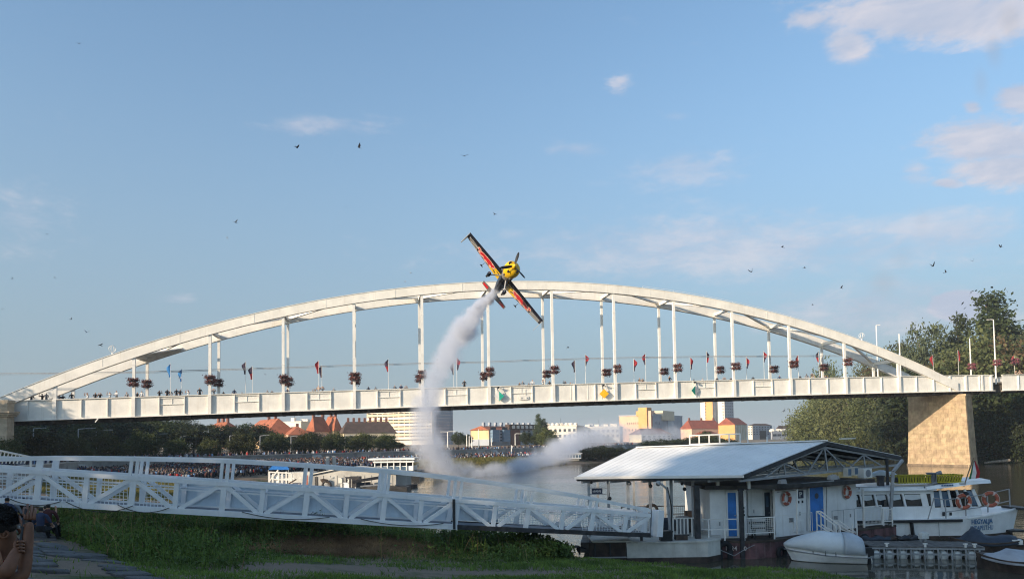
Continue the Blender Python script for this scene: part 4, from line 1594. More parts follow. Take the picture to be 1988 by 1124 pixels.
hull_box('hull', [G2(1140, 31.3), G2(1211, 31.3), G2(1211, 34.5), G2(1140, 34.5)], -.4, .92, 'hull_brown', darkp)
for x in (1152, 1181):
    piece('rib', 'dark_steel', darkp, (*G2(x, 31.27), .35), (.06, .06, 1.1))
piece('side_rail', 'grey_steel', darkp, (*G2(1176, 31.24), .32), (1.55, .05, .05))
piece('deck_plate', 'cream_hull', darkp, (*G2(1176, 32.9), .95), (1.62, 3.2, .05))

# ------------------------------------------------------------------ floating clubhouse with its long roof
C0 = PD(1440, 923, 32.0)
L0 = PZ(1120, 926, C0.z)
CF = PD(1750, 886, 39.0)
RR = PD(1605, 857, 35.5)
RL = PD(1235, 870, 36.2)
LB = L0 + (CF - C0)
club = empty('floating_clubhouse', (*G2(1520, 35), 0), 'white floating clubhouse with blue doors under a wide pale metal gable roof', 'houseboat')
HP = [G2(1395, 32.7), G2(1452, 32.25), G2(1499, 32.6), G2(1735, 37.3), G2(1722, 41.5), G2(1370, 38.5)]
hull_box('hull', HP, -.4, .66, 'rust_hull', club)
hull_box('deck', [(x, y - .03) for x, y in HP], .664, .76, 'hull_brown', club)
hull_box('waterline_strake', [(x, y - .04) for x, y in HP], -.4, .05, 'rust_hull', club)
for k in range(1, 9):
    a, b = Vector((*HP[2], 0)), Vector((*HP[3], 0))
    p = a.lerp(b, k / 9)
    piece('hull_rib', 'rust_hull', club, (p.x, p.y - .02, .32), (.05, .05, .66), Matrix.Rotation(math.atan2(b.y - a.y, b.x - a.x), 3, 'Z'))
# back deck of the open hall on the left
hull_box('deck', [G2(1124, 32.8), G2(1212, 32.8), G2(1212, 35.2), G2(1371, 35.2), G2(1365, 39), G2(1135, 39)], .3, .74, 'deck_wood', club)
# roof of standing sheets, near slope in strips
NS = 26
for slope in (0, 1):
    for k in range(NS):
        t0, t1 = k / NS, (k + 1) / NS - .002
        if slope == 0:
            e0, e1, r0, r1 = L0.lerp(C0, t0), L0.lerp(C0, t1), RL.lerp(RR, t0), RL.lerp(RR, t1)
        else:
            e0, e1, r0, r1 = LB.lerp(CF, t0), LB.lerp(CF, t1), RL.lerp(RR, t0), RL.lerp(RR, t1)
        mb = MB()
        mb.prism([e0, e1, r1, r0] if slope == 0 else [e1, e0, r0, r1], (0, 0, .035))
        up_ = Vector((0, 0, .06))
        mb.bar(e0 + up_ * .6, r0 + up_ * .6, .04, .012)
        mb.build('roof_sheet', 'roof_sheet', club)
rod('ridge_cap', 'roof_sheet', club, RL + Vector((0, 0, .06)), RR + Vector((0, 0, .06)), .34, .05)
rod('ridge_cap', 'cream_hull', club, RR + Vector((.6, -.1, .12)), RR + (RR - RL) * .09 + Vector((.5, 0, .12)), .2, .06)
for a, b, w_, h_ in ((L0, C0, .14, .16), (LB, CF, .14, .14), (C0, RR, .10, .18), (CF, RR, .10, .18), (L0, RL, .08, .12), (LB, RL, .08, .12)):
    rod('fascia', 'dark_steel', club, a - Vector((0, 0, .09)), b - Vector((0, 0, .09)), w_, h_)
rod('gutter', 'white_paint', club, L0 + Vector((-.12, -.12, -.03)), C0 + Vector((.05, -.12, -.03)), .12, .10)
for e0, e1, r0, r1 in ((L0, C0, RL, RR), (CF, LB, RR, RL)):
    MB().prism([p - Vector((0, 0, .05)) for p in (e0, e1, r1, r0)], (0, 0, .03)).build('dark_underlayer', 'soffit', club)  # dark sheet added so the space under the roof shows black
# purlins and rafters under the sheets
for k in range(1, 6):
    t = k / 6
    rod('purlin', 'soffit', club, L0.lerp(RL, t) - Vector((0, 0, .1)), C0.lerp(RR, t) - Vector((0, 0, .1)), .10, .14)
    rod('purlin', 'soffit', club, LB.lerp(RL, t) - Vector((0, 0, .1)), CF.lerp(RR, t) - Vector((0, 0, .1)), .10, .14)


def roof_truss(t):
    """light truss under the roof at fraction t of the ridge"""
    E0, E1, RG = L0.lerp(C0, t), LB.lerp(CF, t), RL.lerp(RR, t)
    dn = Vector((0, 0, -.26))
    base0, base1 = E0 + Vector((0, 0, -.22)), E1 + Vector((0, 0, -.42))
    nm = 'truss_member'
    rod(nm, 'grey_steel', club, E0 + dn * .7, RG + dn, .08, .09)
    rod(nm, 'grey_steel', club, E1 + dn * .7, RG + dn, .08, .09)
    rod(nm, 'grey_steel', club, base0, base1, .08, .10)
    last = base0
    for k in range(1, 8):
        s_ = k / 8
        bt = base0.lerp(base1, s_)
        tp = (E0.lerp(RG, s_ * 2) if s_ <= .5 else RG.lerp(E1, s_ * 2 - 1)) + dn
        if k % 2 == 0:
            rod(nm, 'grey_steel', club, bt, tp, .07 if k != 4 else .13, .06)
            rod(nm, 'grey_steel', club, tp, base0.lerp(base1, s_ - .125), .055)
            rod(nm, 'grey_steel', club, tp, base0.lerp(base1, s_ + .125), .055)


for t in (.985, .80, .60, .40, .20, .03):
    roof_truss(t)
# posts under the eaves
def eave_z(t):
    return L0.lerp(C0, t)


for px in (1143, 1181, 1219, 1262, 1303, 1345):
    p = PD(px, 930, 33.0)
    piece('roof_post', 'grey_steel', club, (p.x, 33.05, (C0.z - .15 + .74) / 2), (.115, .115, C0.z - .15 - .74))
for px in (1160, 1230, 1290, 1350):
    p = PD(px, 930, 37.6)
    piece('roof_post', 'grey_steel', club, (p.x, 37.6, (C0.z + .74) / 2), (.10, .10, C0.z - .74))
for px, D, zt in ((1393, 32.9, 3.4), (1453, 32.7, 3.3)):
    p = PD(px, 930, D)
    piece('roof_post', 'cream_hull', club, (p.x, D, (zt + 2.95) / 2), (.13, .13, zt - 2.95))
p = PD(1722, 900, 38.2)
rod('roof_post', 'dark_steel', club, (p.x, p.y, .7), (p.x, p.y, 4.0), .11)
p1 = PD(1734, 915, 37.2)
rod('roof_post', 'grey_steel', club, PD(1727, 1030, 37.2), p1, .12)
rod('roof_post', 'grey_steel', club, p1, PD(1752, 893, 37.6), .12)
# walls
WA, WB_, WC, WD = Vector((*G2(1376, 33.3), 0)), Vector((*G2(1446, 33.3), 0)), Vector((*G2(1502, 33.35), 0)), Vector((*G2(1660, 36.3), 0))
WB2, WC2 = Vector((*G2(1450, 34.1), 0)), Vector((*G2(1497, 34.1), 0))
WZ0, WZ1 = .76, 2.92
e_dir = (WD - WC).normalized()
e_out = Vector((e_dir.y, -e_dir.x, 0))


def wall_piece(a, b, th=.12, name='wall_panel', mat='white_wall', z0=WZ0, z1=WZ1):
    d = (b - a).normalized()
    inn = Vector((-d.y, d.x, 0))
    c = (a + b) / 2 + inn * th / 2
    return piece(name, mat, club, (c.x, c.y, (z0 + z1) / 2), ((b - a).length, th, z1 - z0), frame(d))


wall_piece(WA, WB_)
wall_piece(WB2, WC2)
wall_piece(WC, WD)
wall_piece(WB_, WB2 + Vector((0, .1, 0)))
wall_piece(WD, WD + Vector((-2.0, 3.2, 0)))
wall_piece(WA + Vector((0, 4.8, 0)), WA)
wall_piece(WD + Vector((-2.0, 3.2, 0)), WA + Vector((0, 4.8, 0)))
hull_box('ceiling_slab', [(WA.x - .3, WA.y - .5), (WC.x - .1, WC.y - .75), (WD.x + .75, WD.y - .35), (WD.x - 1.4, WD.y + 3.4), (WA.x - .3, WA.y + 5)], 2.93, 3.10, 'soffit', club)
rod('eave_board', 'hull_brown', club, Vector((WC.x - .2, WC.y - .72, 2.93)), Vector((WD.x + .75, WD.y - .33, 3.02)), .06, .16)


def on_wall(a, b, px, py, out=0.0):
    d = (b - a).normalized()
    n = Vector((d.y, -d.x, 0))
    return PPL(px, py, a, n) + n * out


def door(name, mat, a, b, px0, px1, y0, y1, label=None, glass=None):
    d = (b - a).normalized()
    n = Vector((d.y, -d.x, 0))
    p, q = on_wall(a, b, px0, y1), on_wall(a, b, px1, y1)
    zt = on_wall(a, b, px0, y0).z
    zb = max(WZ0 + .01, min(p.z, q.z))
    c = (p + q) / 2
    wid = (Vector((q.x, q.y, 0)) - Vector((p.x, p.y, 0))).length
    o = MB().box((c.x + n.x * .02, c.y + n.y * .02, (zt + zb) / 2), (wid, .07, zt - zb), mat=frame(d)).build('door', mat, club)
    if label:
        o['label'] = label
    fr_ = MB()
    for s in (-1, 1):
        e = c + d * (s * (wid / 2 + .035))
        fr_.box((e.x + n.x * .035, e.y + n.y * .035, (zt + zb) / 2), (.06, .08, zt - zb), mat=frame(d))
    fr_.box((c.x + n.x * .035, c.y + n.y * .035, zt + .035), (wid + .13, .08, .06), mat=frame(d))
    fr_.build('door_frame', 'white_wall', o)
    h = c + d * (wid * .38) + n * .08
    MB().box((h.x, h.y, (zt + zb) / 2 - .05), (.10, .05, .03), mat=frame(d)).build('handle', 'grey_steel', o)
    if glass:
        g = c + n * .062
        MB().box((g.x, g.y, zt - .42), (wid * .42, .02, .48), mat=frame(d)).build('door_pane', glass, o)
    return o, c, n, d, wid, zt


door('door', 'blue_door', WA, WB_, 1414, 1430, 956, 1040, 'bright blue narrow door')
door('door', 'dark_door', WB2, WC2, 1485, 1496, 955, 1030, 'dark door with a pale window', 'glass_blue')
o, c, n, d, wid, zt = door('door', 'blue_door', WC, WD, 1572, 1598, 945, 1027, 'bright blue door with a round dark emblem')
mb = MB()
cc = Vector((c.x, c.y, zt - .42)) + n * .065
mb.tube([cc, cc + n * .012], .13, 14)
mb.build('emblem', 'dark_door', o)
for px, y0, y1 in ((1566, 944, 1030), (1604, 940, 1024)):
    rod('conduit', 'grey_steel', club, on_wall(WC, WD, px, y1, .02), on_wall(WC, WD, px, y0, .02), .025)
rod('conduit', 'mid_grey', club, on_wall(WC, WD, 1508, 955, .02), on_wall(WC, WD, 1656, 938, .02), .02)
for px, py in ((1622, 1008), (1536, 1012)):
    q = on_wall(WC, WD, px, py, .02)
    for j in range(4):
        piece('vent_louvre', 'mid_grey', club, q + Vector((0, 0, j * .05)), (.26, .03, .03), frame(WD - WC))
# small fittings of the wall
pc_ = on_wall(WB2, WC2, 1462, 1000, .02)
for px, py in ((1443, 985), (1443, 992), (1444, 999)):
    q = on_wall(WA, WB_, px, py, .03)
    piece('switch_box', 'black', club, q, (.07, .05, .09))
for px, py in ((1463, 992), (1552, 996), (1650, 1000), (1397, 1016)):
    q = on_wall(WC, WD, px, py, .03) if px > 1500 else on_wall(WA, WB_, px, py, .03)
    piece('cleat', 'grey_steel', club, q, (.04, .05, .16))
q0, q1 = on_wall(WC, WD, 1540, 1012, .02), on_wall(WC, WD, 1560, 1030, .02)
MB().box(((q0 + q1) / 2), ((q1 - q0).xy.length, .05, abs(q1.z - q0.z)), mat=frame(d)).build('hatch', 'white_wall', club)
# wall lamp, loose gear under the eaves
for px, py, s in ((1506, 938, .28), (1603, 930, .34), (1609, 929, .22)):
    q = on_wall(WC, WD, px, py, .45)
    mb = MB()
    mb.prism([q + Vector((-s / 2, 0, 0)), q + Vector((s / 2, 0, 0)), q + Vector((s / 3, 0, s * .7)), q + Vector((-s / 3, 0, s * .55))], e_out * -.2)
    mb.build('flood_lamp', 'grey_steel', club)
for x0, y0, x1, y1 in ((1520, 943, 1570, 935), (1560, 936, 1600, 932), (1530, 939, 1590, 933)):
    rod('stored_pipe', 'grey_steel', club, on_wall(WC, WD, x0, y0, .5), on_wall(WC, WD, x1, y1, .5), .06)
# white parking plate, life rings
q = on_wall(WC, WD, 1553, 959, .02)
ps = MB().box(q, (.40, .03, .36), mat=frame(e_dir)).build('parking_plate', 'sign_navy', club)
text_part('letter', 'P', 'lettering_white', ps, q - e_dir * .085 + Vector((0, 0, -.115)) + e_out * .02, e_dir, (0, 0, 1), .32, .006, .17, .02)
for s in (-1, 1):
    b_ = q + e_dir * (s * .13) + Vector((0, 0, -.34))
    piece('hook', 'dark_steel', club, b_, (.07, .04, .11), frame(e_dir))


def life_ring(c, nrm, rad, label, group=None, cat='life ring', stripes=4):
    o = empty('life_ring', c - Vector((0, 0, rad)), label, cat, group)
    fr_ = Vector(nrm)
    for k in range(8):
        white = k % 2 == 0
        a0 = (k // 2) * math.pi / 2 + .35 + (0 if white else .30)
        MB().torus(c, fr_, rad * .78, rad * .22, 7, 8, a0, a0 + (.30 if white else math.pi / 2 - .30)).build('ring_section', 'ring_white' if white and stripes else 'ring_orange', o, smooth=True)
    m_ = MB()
    m_.torus(c, fr_, rad * 1.04, .012, 24, 5)
    m_.build('grab_line', 'ring_white', o)
    return o


RINGS = 'faded orange life rings'
life_ring(on_wall(WC, WD, 1524, 967, .08), e_out, .31, 'faded orange life ring on the white wall left of the parking plate', RINGS)
life_ring(on_wall(WC, WD, 1642, 955, .08), e_out, .30, 'faded orange life ring on the white wall right of the blue door', RINGS)
rod('thin_post', 'white_paint', club, on_wall(WC, WD, 1530, 1035, .5) * 1, on_wall(WC, WD, 1529, 948, .5), .06)


# railings
def railing(name, label, pts, rails, posts, mat='white_paint', mesh=None, hgt=.95, th=.045):
    """pts: deck line (world); rails: heights; mesh: list of segment numbers filled with wire"""
    r_ = empty(name, pts[0], label, 'railing')
    for a, b in zip(pts, pts[1:]):
        for h in rails:
            rod('rail', mat, r_, Vector(a) + Vector((0, 0, h)), Vector(b) + Vector((0, 0, h)), th)
    for p in posts:
        rod('rail_post', mat, r_, p, Vector(p) + Vector((0, 0, hgt)), th * 1.2)
    for k, (a, b) in enumerate(zip(pts, pts[1:])):
        if mesh and k in mesh:
            a, b = Vector(a), Vector(b)
            m_ = MB()
            n_ = max(3, int((b - a).length / .10))
            for j in range(1, n_):
                p = a.lerp(b, j / n_)
                m_.bar(p + Vector((0, 0, rails[0])), p + Vector((0, 0, rails[-1])), .012, .012, up=(1, 0, 0))
            for j in range(1, 8):
                h = rails[0] + (rails[-1] - rails[0]) * j / 8
                m_.bar(a + Vector((0, 0, h)), b + Vector((0, 0, h)), .012, .012)
            m_.build('wire_infill', mat, r_)['kind'] = 'stuff'
    return r_


z_ = .76
D1 = lambda px, D, z=z_: Vector((*G2(px, D), z))
railing('deck_railing', 'white railing with two bars before the left blue door', [D1(1353, 32.75), D1(1372, 32.5), D1(1434, 32.45)], (.48, .92), [D1(1353, 32.75), D1(1372, 32.5), D1(1403, 32.47), D1(1434, 32.45)], mesh=[0])
railing('deck_railing', 'short white mesh railing behind the black bench', [D1(1441, 32.42), D1(1499, 32.75)], (.30, .95), [D1(1441, 32.42), D1(1499, 32.75)], mesh=[0])
railing('deck_railing', 'thin low rail along the white wall under the parking plate', [D1(1500, 32.78), D1(1573, 34.2)], (.98,), [D1(1500, 32.78), D1(1573, 34.2)], th=.02, hgt=.98)
railing('deck_railing', 'thin grey rail along the wall below the right life ring', [D1(1612, 35.0), D1(1672, 36.2)], (.95,), [D1(1612, 35.0), D1(1634, 35.45), D1(1655, 35.9)], 'grey_steel', th=.02, hgt=.95)
railing('gate_panel', 'white framed wire mesh gate at the right corner of the clubhouse deck', [D1(1674, 36.2, .8), D1(1708, 36.9, .8)], (.06, .95), [D1(1674, 36.2, .8), D1(1708, 36.9, .8)], mesh=[0], hgt=.95)
rod('gate_post', 'white_paint', club, D1(1673, 36.25), D1(1673, 36.25, 2.6), .08)
railing('gangplank_frame', 'white leaning frame with mesh next to the right gate', [D1(1711, 36.9, .72), D1(1728, 37.0, .72)], (.25, .82), [D1(1711, 36.9, .72), D1(1728, 37.0, .72)], mesh=[0], hgt=.9)
railing('hall_railing', 'dark rail with netting round the open hall on the river side', [D1(1205, 38.3, .75), D1(1262, 38.3, .75), D1(1300, 38.3, .75), D1(1388, 38.4, .75)], (.25, .6, 1.0), [D1(x, 38.3, .75) for x in (1205, 1232, 1262, 1300, 1345, 1388)], 'dark_steel', mesh=[2], hgt=1.0)
railing('hall_gate', 'white barred gate at the lower end of the gangway', [D1(1304, 32.9), D1(1347, 32.9)], (.08, .95), [D1(x, 32.9) for x in (1304, 1311, 1318, 1325, 1332, 1340, 1347)], hgt=.95)
# steps with hand rails
for lab, px, D in (('white hand rail of the steps in front of the right blue door', 1582, 33.9), ('white hand rail of the steps right of the blue door', 1615, 34.7)):
    st = empty('step_rail', D1(px, D), lab, 'hand rail')
    a, b = D1(px, D), D1(px + 8, D + .05)
    zt_ = 1.05 if px < 1600 else .55
    for p in (a, b):
        rod('rail_post', 'white_paint', st, p, p + Vector((0, 0, zt_)), .05)
    e0, e1 = a + Vector((.65, -.45, -.1)), b + Vector((.65, -.45, -.1))
    for p, e in ((a, e0), (b, e1)):
        for h in (zt_, zt_ * .45):
            rod('rail', 'white_paint', st, p + Vector((0, 0, h)), e + Vector((0, 0, max(.1, h - .5))), .05)
        rod('rail_post', 'white_paint', st, e, e + Vector((0, 0, .55)), .05)
    rod('rail', 'white_paint', st, a + Vector((0, 0, zt_)), b + Vector((0, 0, zt_)), .05)
# bench
bn = empty('bench', D1(1478, 32.75), 'black framed bench on the clubhouse deck behind the mesh railing', 'bench')
bc = D1(1478, 32.8)
for s in (-1, 1):
    mb = MB()
    x = bc + Vector((s * .40, 0, 0))
    mb.bar(x + Vector((0, -.02, 0)), x + Vector((s * -.06, .05, .45)), .06, .05, up=(1, 0, 0))
    mb.bar(x + Vector((0, .36, 0)), x + Vector((s * -.06, .32, .45)), .06, .05, up=(1, 0, 0))
    mb.bar(x + Vector((0, .34, .40)), x + Vector((0, .46, .92)), .06, .05, up=(1, 0, 0))
    mb.build('leg', 'black', bn)
for k in range(3):
    piece('seat_slat', 'black', bn, bc + Vector((0, .05 + k * .13, .46)), (.95, .1, .04))
for h in (.66, .90):
    piece('back_slat', 'black', bn, bc + Vector((0, .42 + (h - .6) * .2, h)), (.95, .04, .11))
# mooring piles
for k, (px, D, w_, y0, lab) in enumerate([(1352, 32.3, .22, 945, 'thick black square mooring pile beside the white barred gate'), (1438, 32.35, .17, 952, 'slim black mooring pile right of the left blue door'),
                                          (1709, 38.0, .26, 925, 'thick black mooring pile behind the wire mesh gate')]):
    t = PD(px, y0, D)
    mb = MB()
    mb.box((t.x, D, (t.z - 1.2) / 2), (w_, w_, t.z + 1.2))
    mb.box((t.x, D, t.z + .03), (w_ * 1.25, w_ * 1.25, .06))
    tag(mb.build('mooring_pile', 'dark_steel'), lab, 'mooring pile', 'mooring piles')
# fenders
mb = MB()
c = D1(1402, 32.45, .1)
mb.torus(c + Vector((0, -.05, .35)), (0, 1, .1), .22, .11, 14, 8, -.5, math.pi + .5)
mb.tube([c + Vector((-.22, -.05, .3)), c + Vector((-.24, -.05, -.55))], .12, 8)
mb.tube([c + Vector((.22, -.05, .3)), c + Vector((.22, -.05, -.55))], .12, 8)
tag(mb.build('bow_fender', 'rubber', smooth=True), 'black rubber fender arched over the left corner of the rusty hull', 'fender')
for px, D, z, r_, lab in ((1512, 32.72, .18, .30, 'black tyre hanging on the rusty hull left of the covered motorboat'), (1673, 35.6, .25, .34, 'black tyre hanging on the rusty hull behind the covered motorboat')):
    c = D1(px, D - .12, z)
    tag(MB().torus(c, e_out, r_ * .7, r_ * .3, 18, 9).build('tyre_fender', 'rubber', smooth=True), lab, 'tyre', 'tyre fenders')
text_part('hull_number', '1024  10', 'ring_white', club, D1(1404, 32.52, .36) + Vector((0, -.06, 0)), (1, -.28, 0), (0, 0, 1), .26, .01, .85, .01)
# roof railing
rl = empty('roof_railing', RL.lerp(RR, .45), 'white open railing frame of five bays standing on the roof ridge', 'railing')
xs_ = [1339, 1358, 1377, 1397, 1416, 1437]
t_ = [(x - 1235) / (1605 - 1235) for x in xs_]
for x, t in zip(xs_, t_):
    # fraction along the ridge that lands on this column of the photo
    best = min(np.linspace(0, 1, 400), key=lambda s: abs(proj(RL.lerp(RR, s))[0] - x))
    p = RL.lerp(RR, best) + Vector((0, 0, .05))
    rod('rail_post', 'white_paint', rl, p, p + Vector((0, 0, .50)), .055)
best = [min(np.linspace(0, 1, 400), key=lambda s: abs(proj(RL.lerp(RR, s))[0] - x)) for x in (xs_[0], xs_[-1])]
for h in (.52, .10):
    rod('rail', 'white_paint', rl, RL.lerp(RR, best[0]) + Vector((0, 0, h)), RL.lerp(RR, best[1]) + Vector((0, 0, h)), .06)
for x, lab in ((1452, 'short white stub post on the roof ridge right of the railing frame'), (1489, 'second short white stub post on the roof ridge')):
    s = min(np.linspace(0, 1, 400), key=lambda s: abs(proj(RL.lerp(RR, s))[0] - x))
    p = RL.lerp(RR, s)
    tag(MB().tube([p, p + Vector((0, 0, .34))], .03, 6).build('vent_stub', 'white_paint'), lab, 'vent pipe')
# things on the ceiling slab under the gable
q = PD(1679, 918, 36.8)
ac = empty('air_conditioner', q - Vector((0, 0, .25)), 'white air conditioner unit with a round grille under the right slope of the roof', 'air conditioner')
MB().box(q, (.66, .34, .46), mat=frame(e_dir)).build('casing', 'white_paint', ac)
MB().tube([q + e_out * .175, q + e_out * .20], .185, 18).build('fan_grille', 'mid_grey', ac)
for k, (px, py) in enumerate(((1645, 916), (1658, 914))):
    q = PD(px, py, 36.0)
    w_ = empty('roof_box', q - Vector((0, 0, .2)), ['pale glazed box on the ceiling slab, left one beside the air conditioner', 'pale glazed box on the ceiling slab touching the air conditioner'][k], 'box')
    MB().box(q, (.30, .25, .40), mat=frame(e_dir)).build('box_frame', 'cream_hull', w_)
    MB().box(q + e_out * .128, (.22, .02, .30), mat=frame(e_dir)).build('pane', 'glass_blue', w_)
mb = MB()
q = PD(1712, 917, 39.5)
rings = []
for k in range(9):
    t = k / 8
    h = .32 * math.sin(math.pi * min(1, t * .9 + .08)) + .05 * math.sin(k * 2.3)
    c = q + Vector((-.9 + 1.8 * t, 0, -.2))
    rings.append([c + Vector((0, -.5, 0)), c + Vector((0, -.35, h * .7)), c + Vector((.05, -.1, h)), c + Vector((0, .3, h * .75)), c + Vector((0, .5, 0))])
mb.loft(rings, closed=True)
tag(mb.build('folded_tarpaulin', 'tarp_pale', smooth=True), 'crumpled white tarpaulin heaped behind the right end of the gable', 'tarpaulin')

# open hall fittings
nb = empty('notice_board', PD(1159, 962, 33.2), 'small dark notice board with pale writing hung between the two leftmost roof posts', 'sign')
q = PD(1159, 953, 33.05)
rod('rail', 'grey_steel', nb, PD(1146, 946.5, 33.05), PD(1180, 946.5, 33.05), .03)
rod('rail', 'grey_steel', nb, PD(1146, 959, 33.05), PD(1180, 959, 33.05), .03)
MB().box(q, (.47, .04, .24)).build('board', 'sign_navy', nb)
mb = MB()
for k in range(9):
    x = -.18 + k * .042
    h = .07 + .02 * (k % 3)
    mb.box(q + Vector((x, -.025, random.uniform(-.01, .01))), (.014, .008, h))
    if k % 2:
        mb.box(q + Vector((x + .015, -.025, random.uniform(-.03, .03))), (.03, .008, .014))
mb.build('writing', 'lettering_white', nb)
for k, (px, py, r_, m_, lab) in enumerate([(1222, 938, .085, 'mid_grey', 'pale grey globe lantern beside the third roof post'), (1263, 943, .085, 'black', 'dark globe lantern on the fourth roof post'),
                                           (1278, 939, .10, 'mid_grey', 'grey globe lantern below the curved lamp arm'), (1329, 949, .085, 'black', 'lowest dark globe lantern of the string left of the black pile'),
                                           (1324, 939, .06, 'black', 'middle small dark lantern of the string'), (1328, 932, .055, 'black', 'topmost small dark lantern of the string'),
                                           (1148, 936, .065, 'black', 'dark lantern by the leftmost roof post'), (1230, 931, .06, 'black', 'small dark lantern under the eave right of the third roof post'),
                                           (1184, 967, .08, 'black', 'small dark lantern low on the second roof post')]):
    c = PD(px, py, 32.85)
    l_ = empty('lantern', c - Vector((0, 0, r_)), lab, 'lantern', 'lanterns under the eaves')
    MB().sphere(c, r_, 12, 8).build('globe', m_, l_, smooth=True)
    MB().tube([c + Vector((0, 0, r_ * .9)), c + Vector((0, .1, r_ + .14))], .012, 5).build('cord', 'black', l_)
lp = empty('deck_lamp', D1(1297, 32.2), 'grey curved lamp post with a drooping head at the lower end of the gangway', 'lamp post')
MB().tube([D1(1298, 32.2, .85), PD(1296, 960, 32.2), PD(1294, 948, 32.2), PD(1286, 941, 32.2), PD(1280, 937, 32.2)], [.06, .055, .05, .045, .04], 8).build('pole', 'grey_steel', lp)
mb = MB()
c = PD(1279, 936, 32.2)
mb.tube([c + Vector((.05, 0, .06)), c + Vector((0, 0, 0)), c + Vector((-.05, 0, -.06))], [.03, .10, .12], 10)
mb.build('lamp_head', 'grey_steel', lp)
tag(MB().tube([PD(1303, 1030, 32.3), PD(1304, 985, 32.25), PD(1298, 955, 32.22), PD(1296, 945, 32.2)], .025, 6).build('power_cable', 'black'), 'black power cable looping down beside the curved lamp post', 'cable')
for px, py, D, lab in ((1265, 990, 38.0, 'black rubber ring hung on the dark rail of the hall'), (1366, 988, 38.0, 'black rubber ring on the rail right of the thick black pile')):
    tag(MB().torus(PD(px, py, D), (0, 1, 0), .28, .075, 18, 8).build('rubber_ring', 'rubber', smooth=True), lab, 'tyre', 'rubber rings on the hall rail')
# covered gear on the hall deck
mb = MB()
q = PD(1314, 1000, 35.5)
rings = []
for k in range(8):
    t = k / 7
    h = .35 + .22 * math.sin(t * 3.3) + .12 * math.sin(t * 9)
    c = Vector((q.x - 1.0 + 2.1 * t, 35.5, .74))
    rings.append([c + Vector((0, -.5, 0)), c + Vector((0, -.35, h)), c + Vector((0, 0, h + .15)), c + Vector((0, .4, h)), c + Vector((0, .5, 0))])
mb.loft(rings)
tag(mb.build('covered_gear', 'tarp_blue', smooth=True), 'dark covered heap of gear on the hall deck behind the barred gate', 'covered gear')
for k, (px, D, w_, h_, m_, lab) in enumerate([(1322, 34.2, .5, .85, 'mid_grey', 'grey upright locker behind the barred gate'), (1336, 34.6, .4, 1.05, 'hull_brown', 'brown upright crate behind the barred gate'), (1240, 36.5, .8, .5, 'tarp_pale', 'pale low chest on the hall deck'),
                                                (1362, 35.5, .55, 1.0, 'dark_steel', 'dark cabinet beside the clubhouse wall')]):
    mb = MB()
    c = D1(px, D, .76)
    mb.box(c + Vector((0, 0, h_ / 2)), (w_, .4, h_))
    mb.box(c + Vector((0, 0, h_ + .02)), (w_ * 1.06, .44, .04))
    mb.box(c + Vector((0, -.21, h_ * .5)), (w_ * .8, .02, h_ * .8))
    tag(mb.build('storage_box', m_), lab, 'storage box')
mb = MB()
c = D1(1289, 31.7, .9)
mb.box(c + Vector((0, 0, .2)), (.5, .35, .36))
mb.box(c + Vector((0, 0, .4)), (.56, .4, .05))
tag(mb.build('gangway_chock', 'black'), 'black chock box under the lower end of the gangway', 'chock')

# ------------------------------------------------------------------ excursion boat
def VX(px, D):
    return PD(px, 900, D).x


eb = empty('excursion_boat', (20.5, 39.3, 0), 'white passenger boat lettered HEGYALJA BUDAPEST.HU with dark saloon windows', 'boat')
BX0, BX1 = 10.0, VX(1962, 38.6)
SX = VX(1853, 37.2)                       # where the bow begins to taper


def half_beam(x, z):
    """half breadth of the hull"""
    if x < SX:
        hb = 2.15
    else:
        t = (x - SX) / (BX1 - SX)
        hb = 2.15 * (1 - t ** 1.7) + .75 * t ** 1.7
    return hb * (.86 + .14 * min(1, max(0, (z + .1) / .9)))


def sheer(x):
    return 1.0 if x < SX else 1.0 + .32 * ((x - SX) / (BX1 - SX)) ** 1.2


BY = 39.35
st_ = list(np.linspace(BX0, SX, 8)) + list(np.linspace(SX + .4, BX1, 9))
for nm, za, zb, m_ in (('bottom', -.4, .16, 'hull_brown'), ('hull', .16, None, 'boat_white')):
    rings = []
    for x in st_:
        top = zb if zb is not None else sheer(x)
        rings.append([Vector((x + (.25 * (top - .2) if x > SX else 0), BY - half_beam(x, top), top)), Vector((x, BY - half_beam(x, za), za)),
                      Vector((x, BY + half_beam(x, za), za)), Vector((x + (.25 * (top - .2) if x > SX else 0), BY + half_beam(x, top), top))])
    MB().loft(rings).build(nm, m_, eb)
MB().loft([[Vector((x, BY - half_beam(x, 1) - .09, .86)), Vector((x, BY - half_beam(x, 1) + .1, .86)), Vector((x, BY - half_beam(x, 1) + .1, .99)), Vector((x, BY - half_beam(x, 1) - .09, .99))]
           for x in np.linspace(BX0, SX + .25, 9)]).build('rubbing_strake', 'black', eb)
MB().loft([[Vector((x + .25 * (sheer(x) - .2), BY - half_beam(x, 1.2) - .05, sheer(x) - .02)), Vector((x + .25 * (sheer(x) - .2), BY - half_beam(x, 1.2) + .1, sheer(x) - .02)),
            Vector((x + .25 * (sheer(x) - .2), BY - half_beam(x, 1.2) + .1, sheer(x) + .06)), Vector((x + .25 * (sheer(x) - .2), BY - half_beam(x, 1.2) - .05, sheer(x) + .06))]
           for x in np.linspace(SX + .3, BX1, 8)]).build('bulwark_cap', 'boat_white', eb)
for px in (1768,):
    x = VX(px, 37.2)
    rod('fender_bar', 'black', eb, (x - .04, BY - 2.19, .12), (x - .12, BY - 2.22, .9), .16, .08)
for px in (1818,):
    x = VX(px, 37.2)
    piece('seam_strip', 'grey_steel', eb, (x, BY - 2.14, .5), (.02, .02, .7))
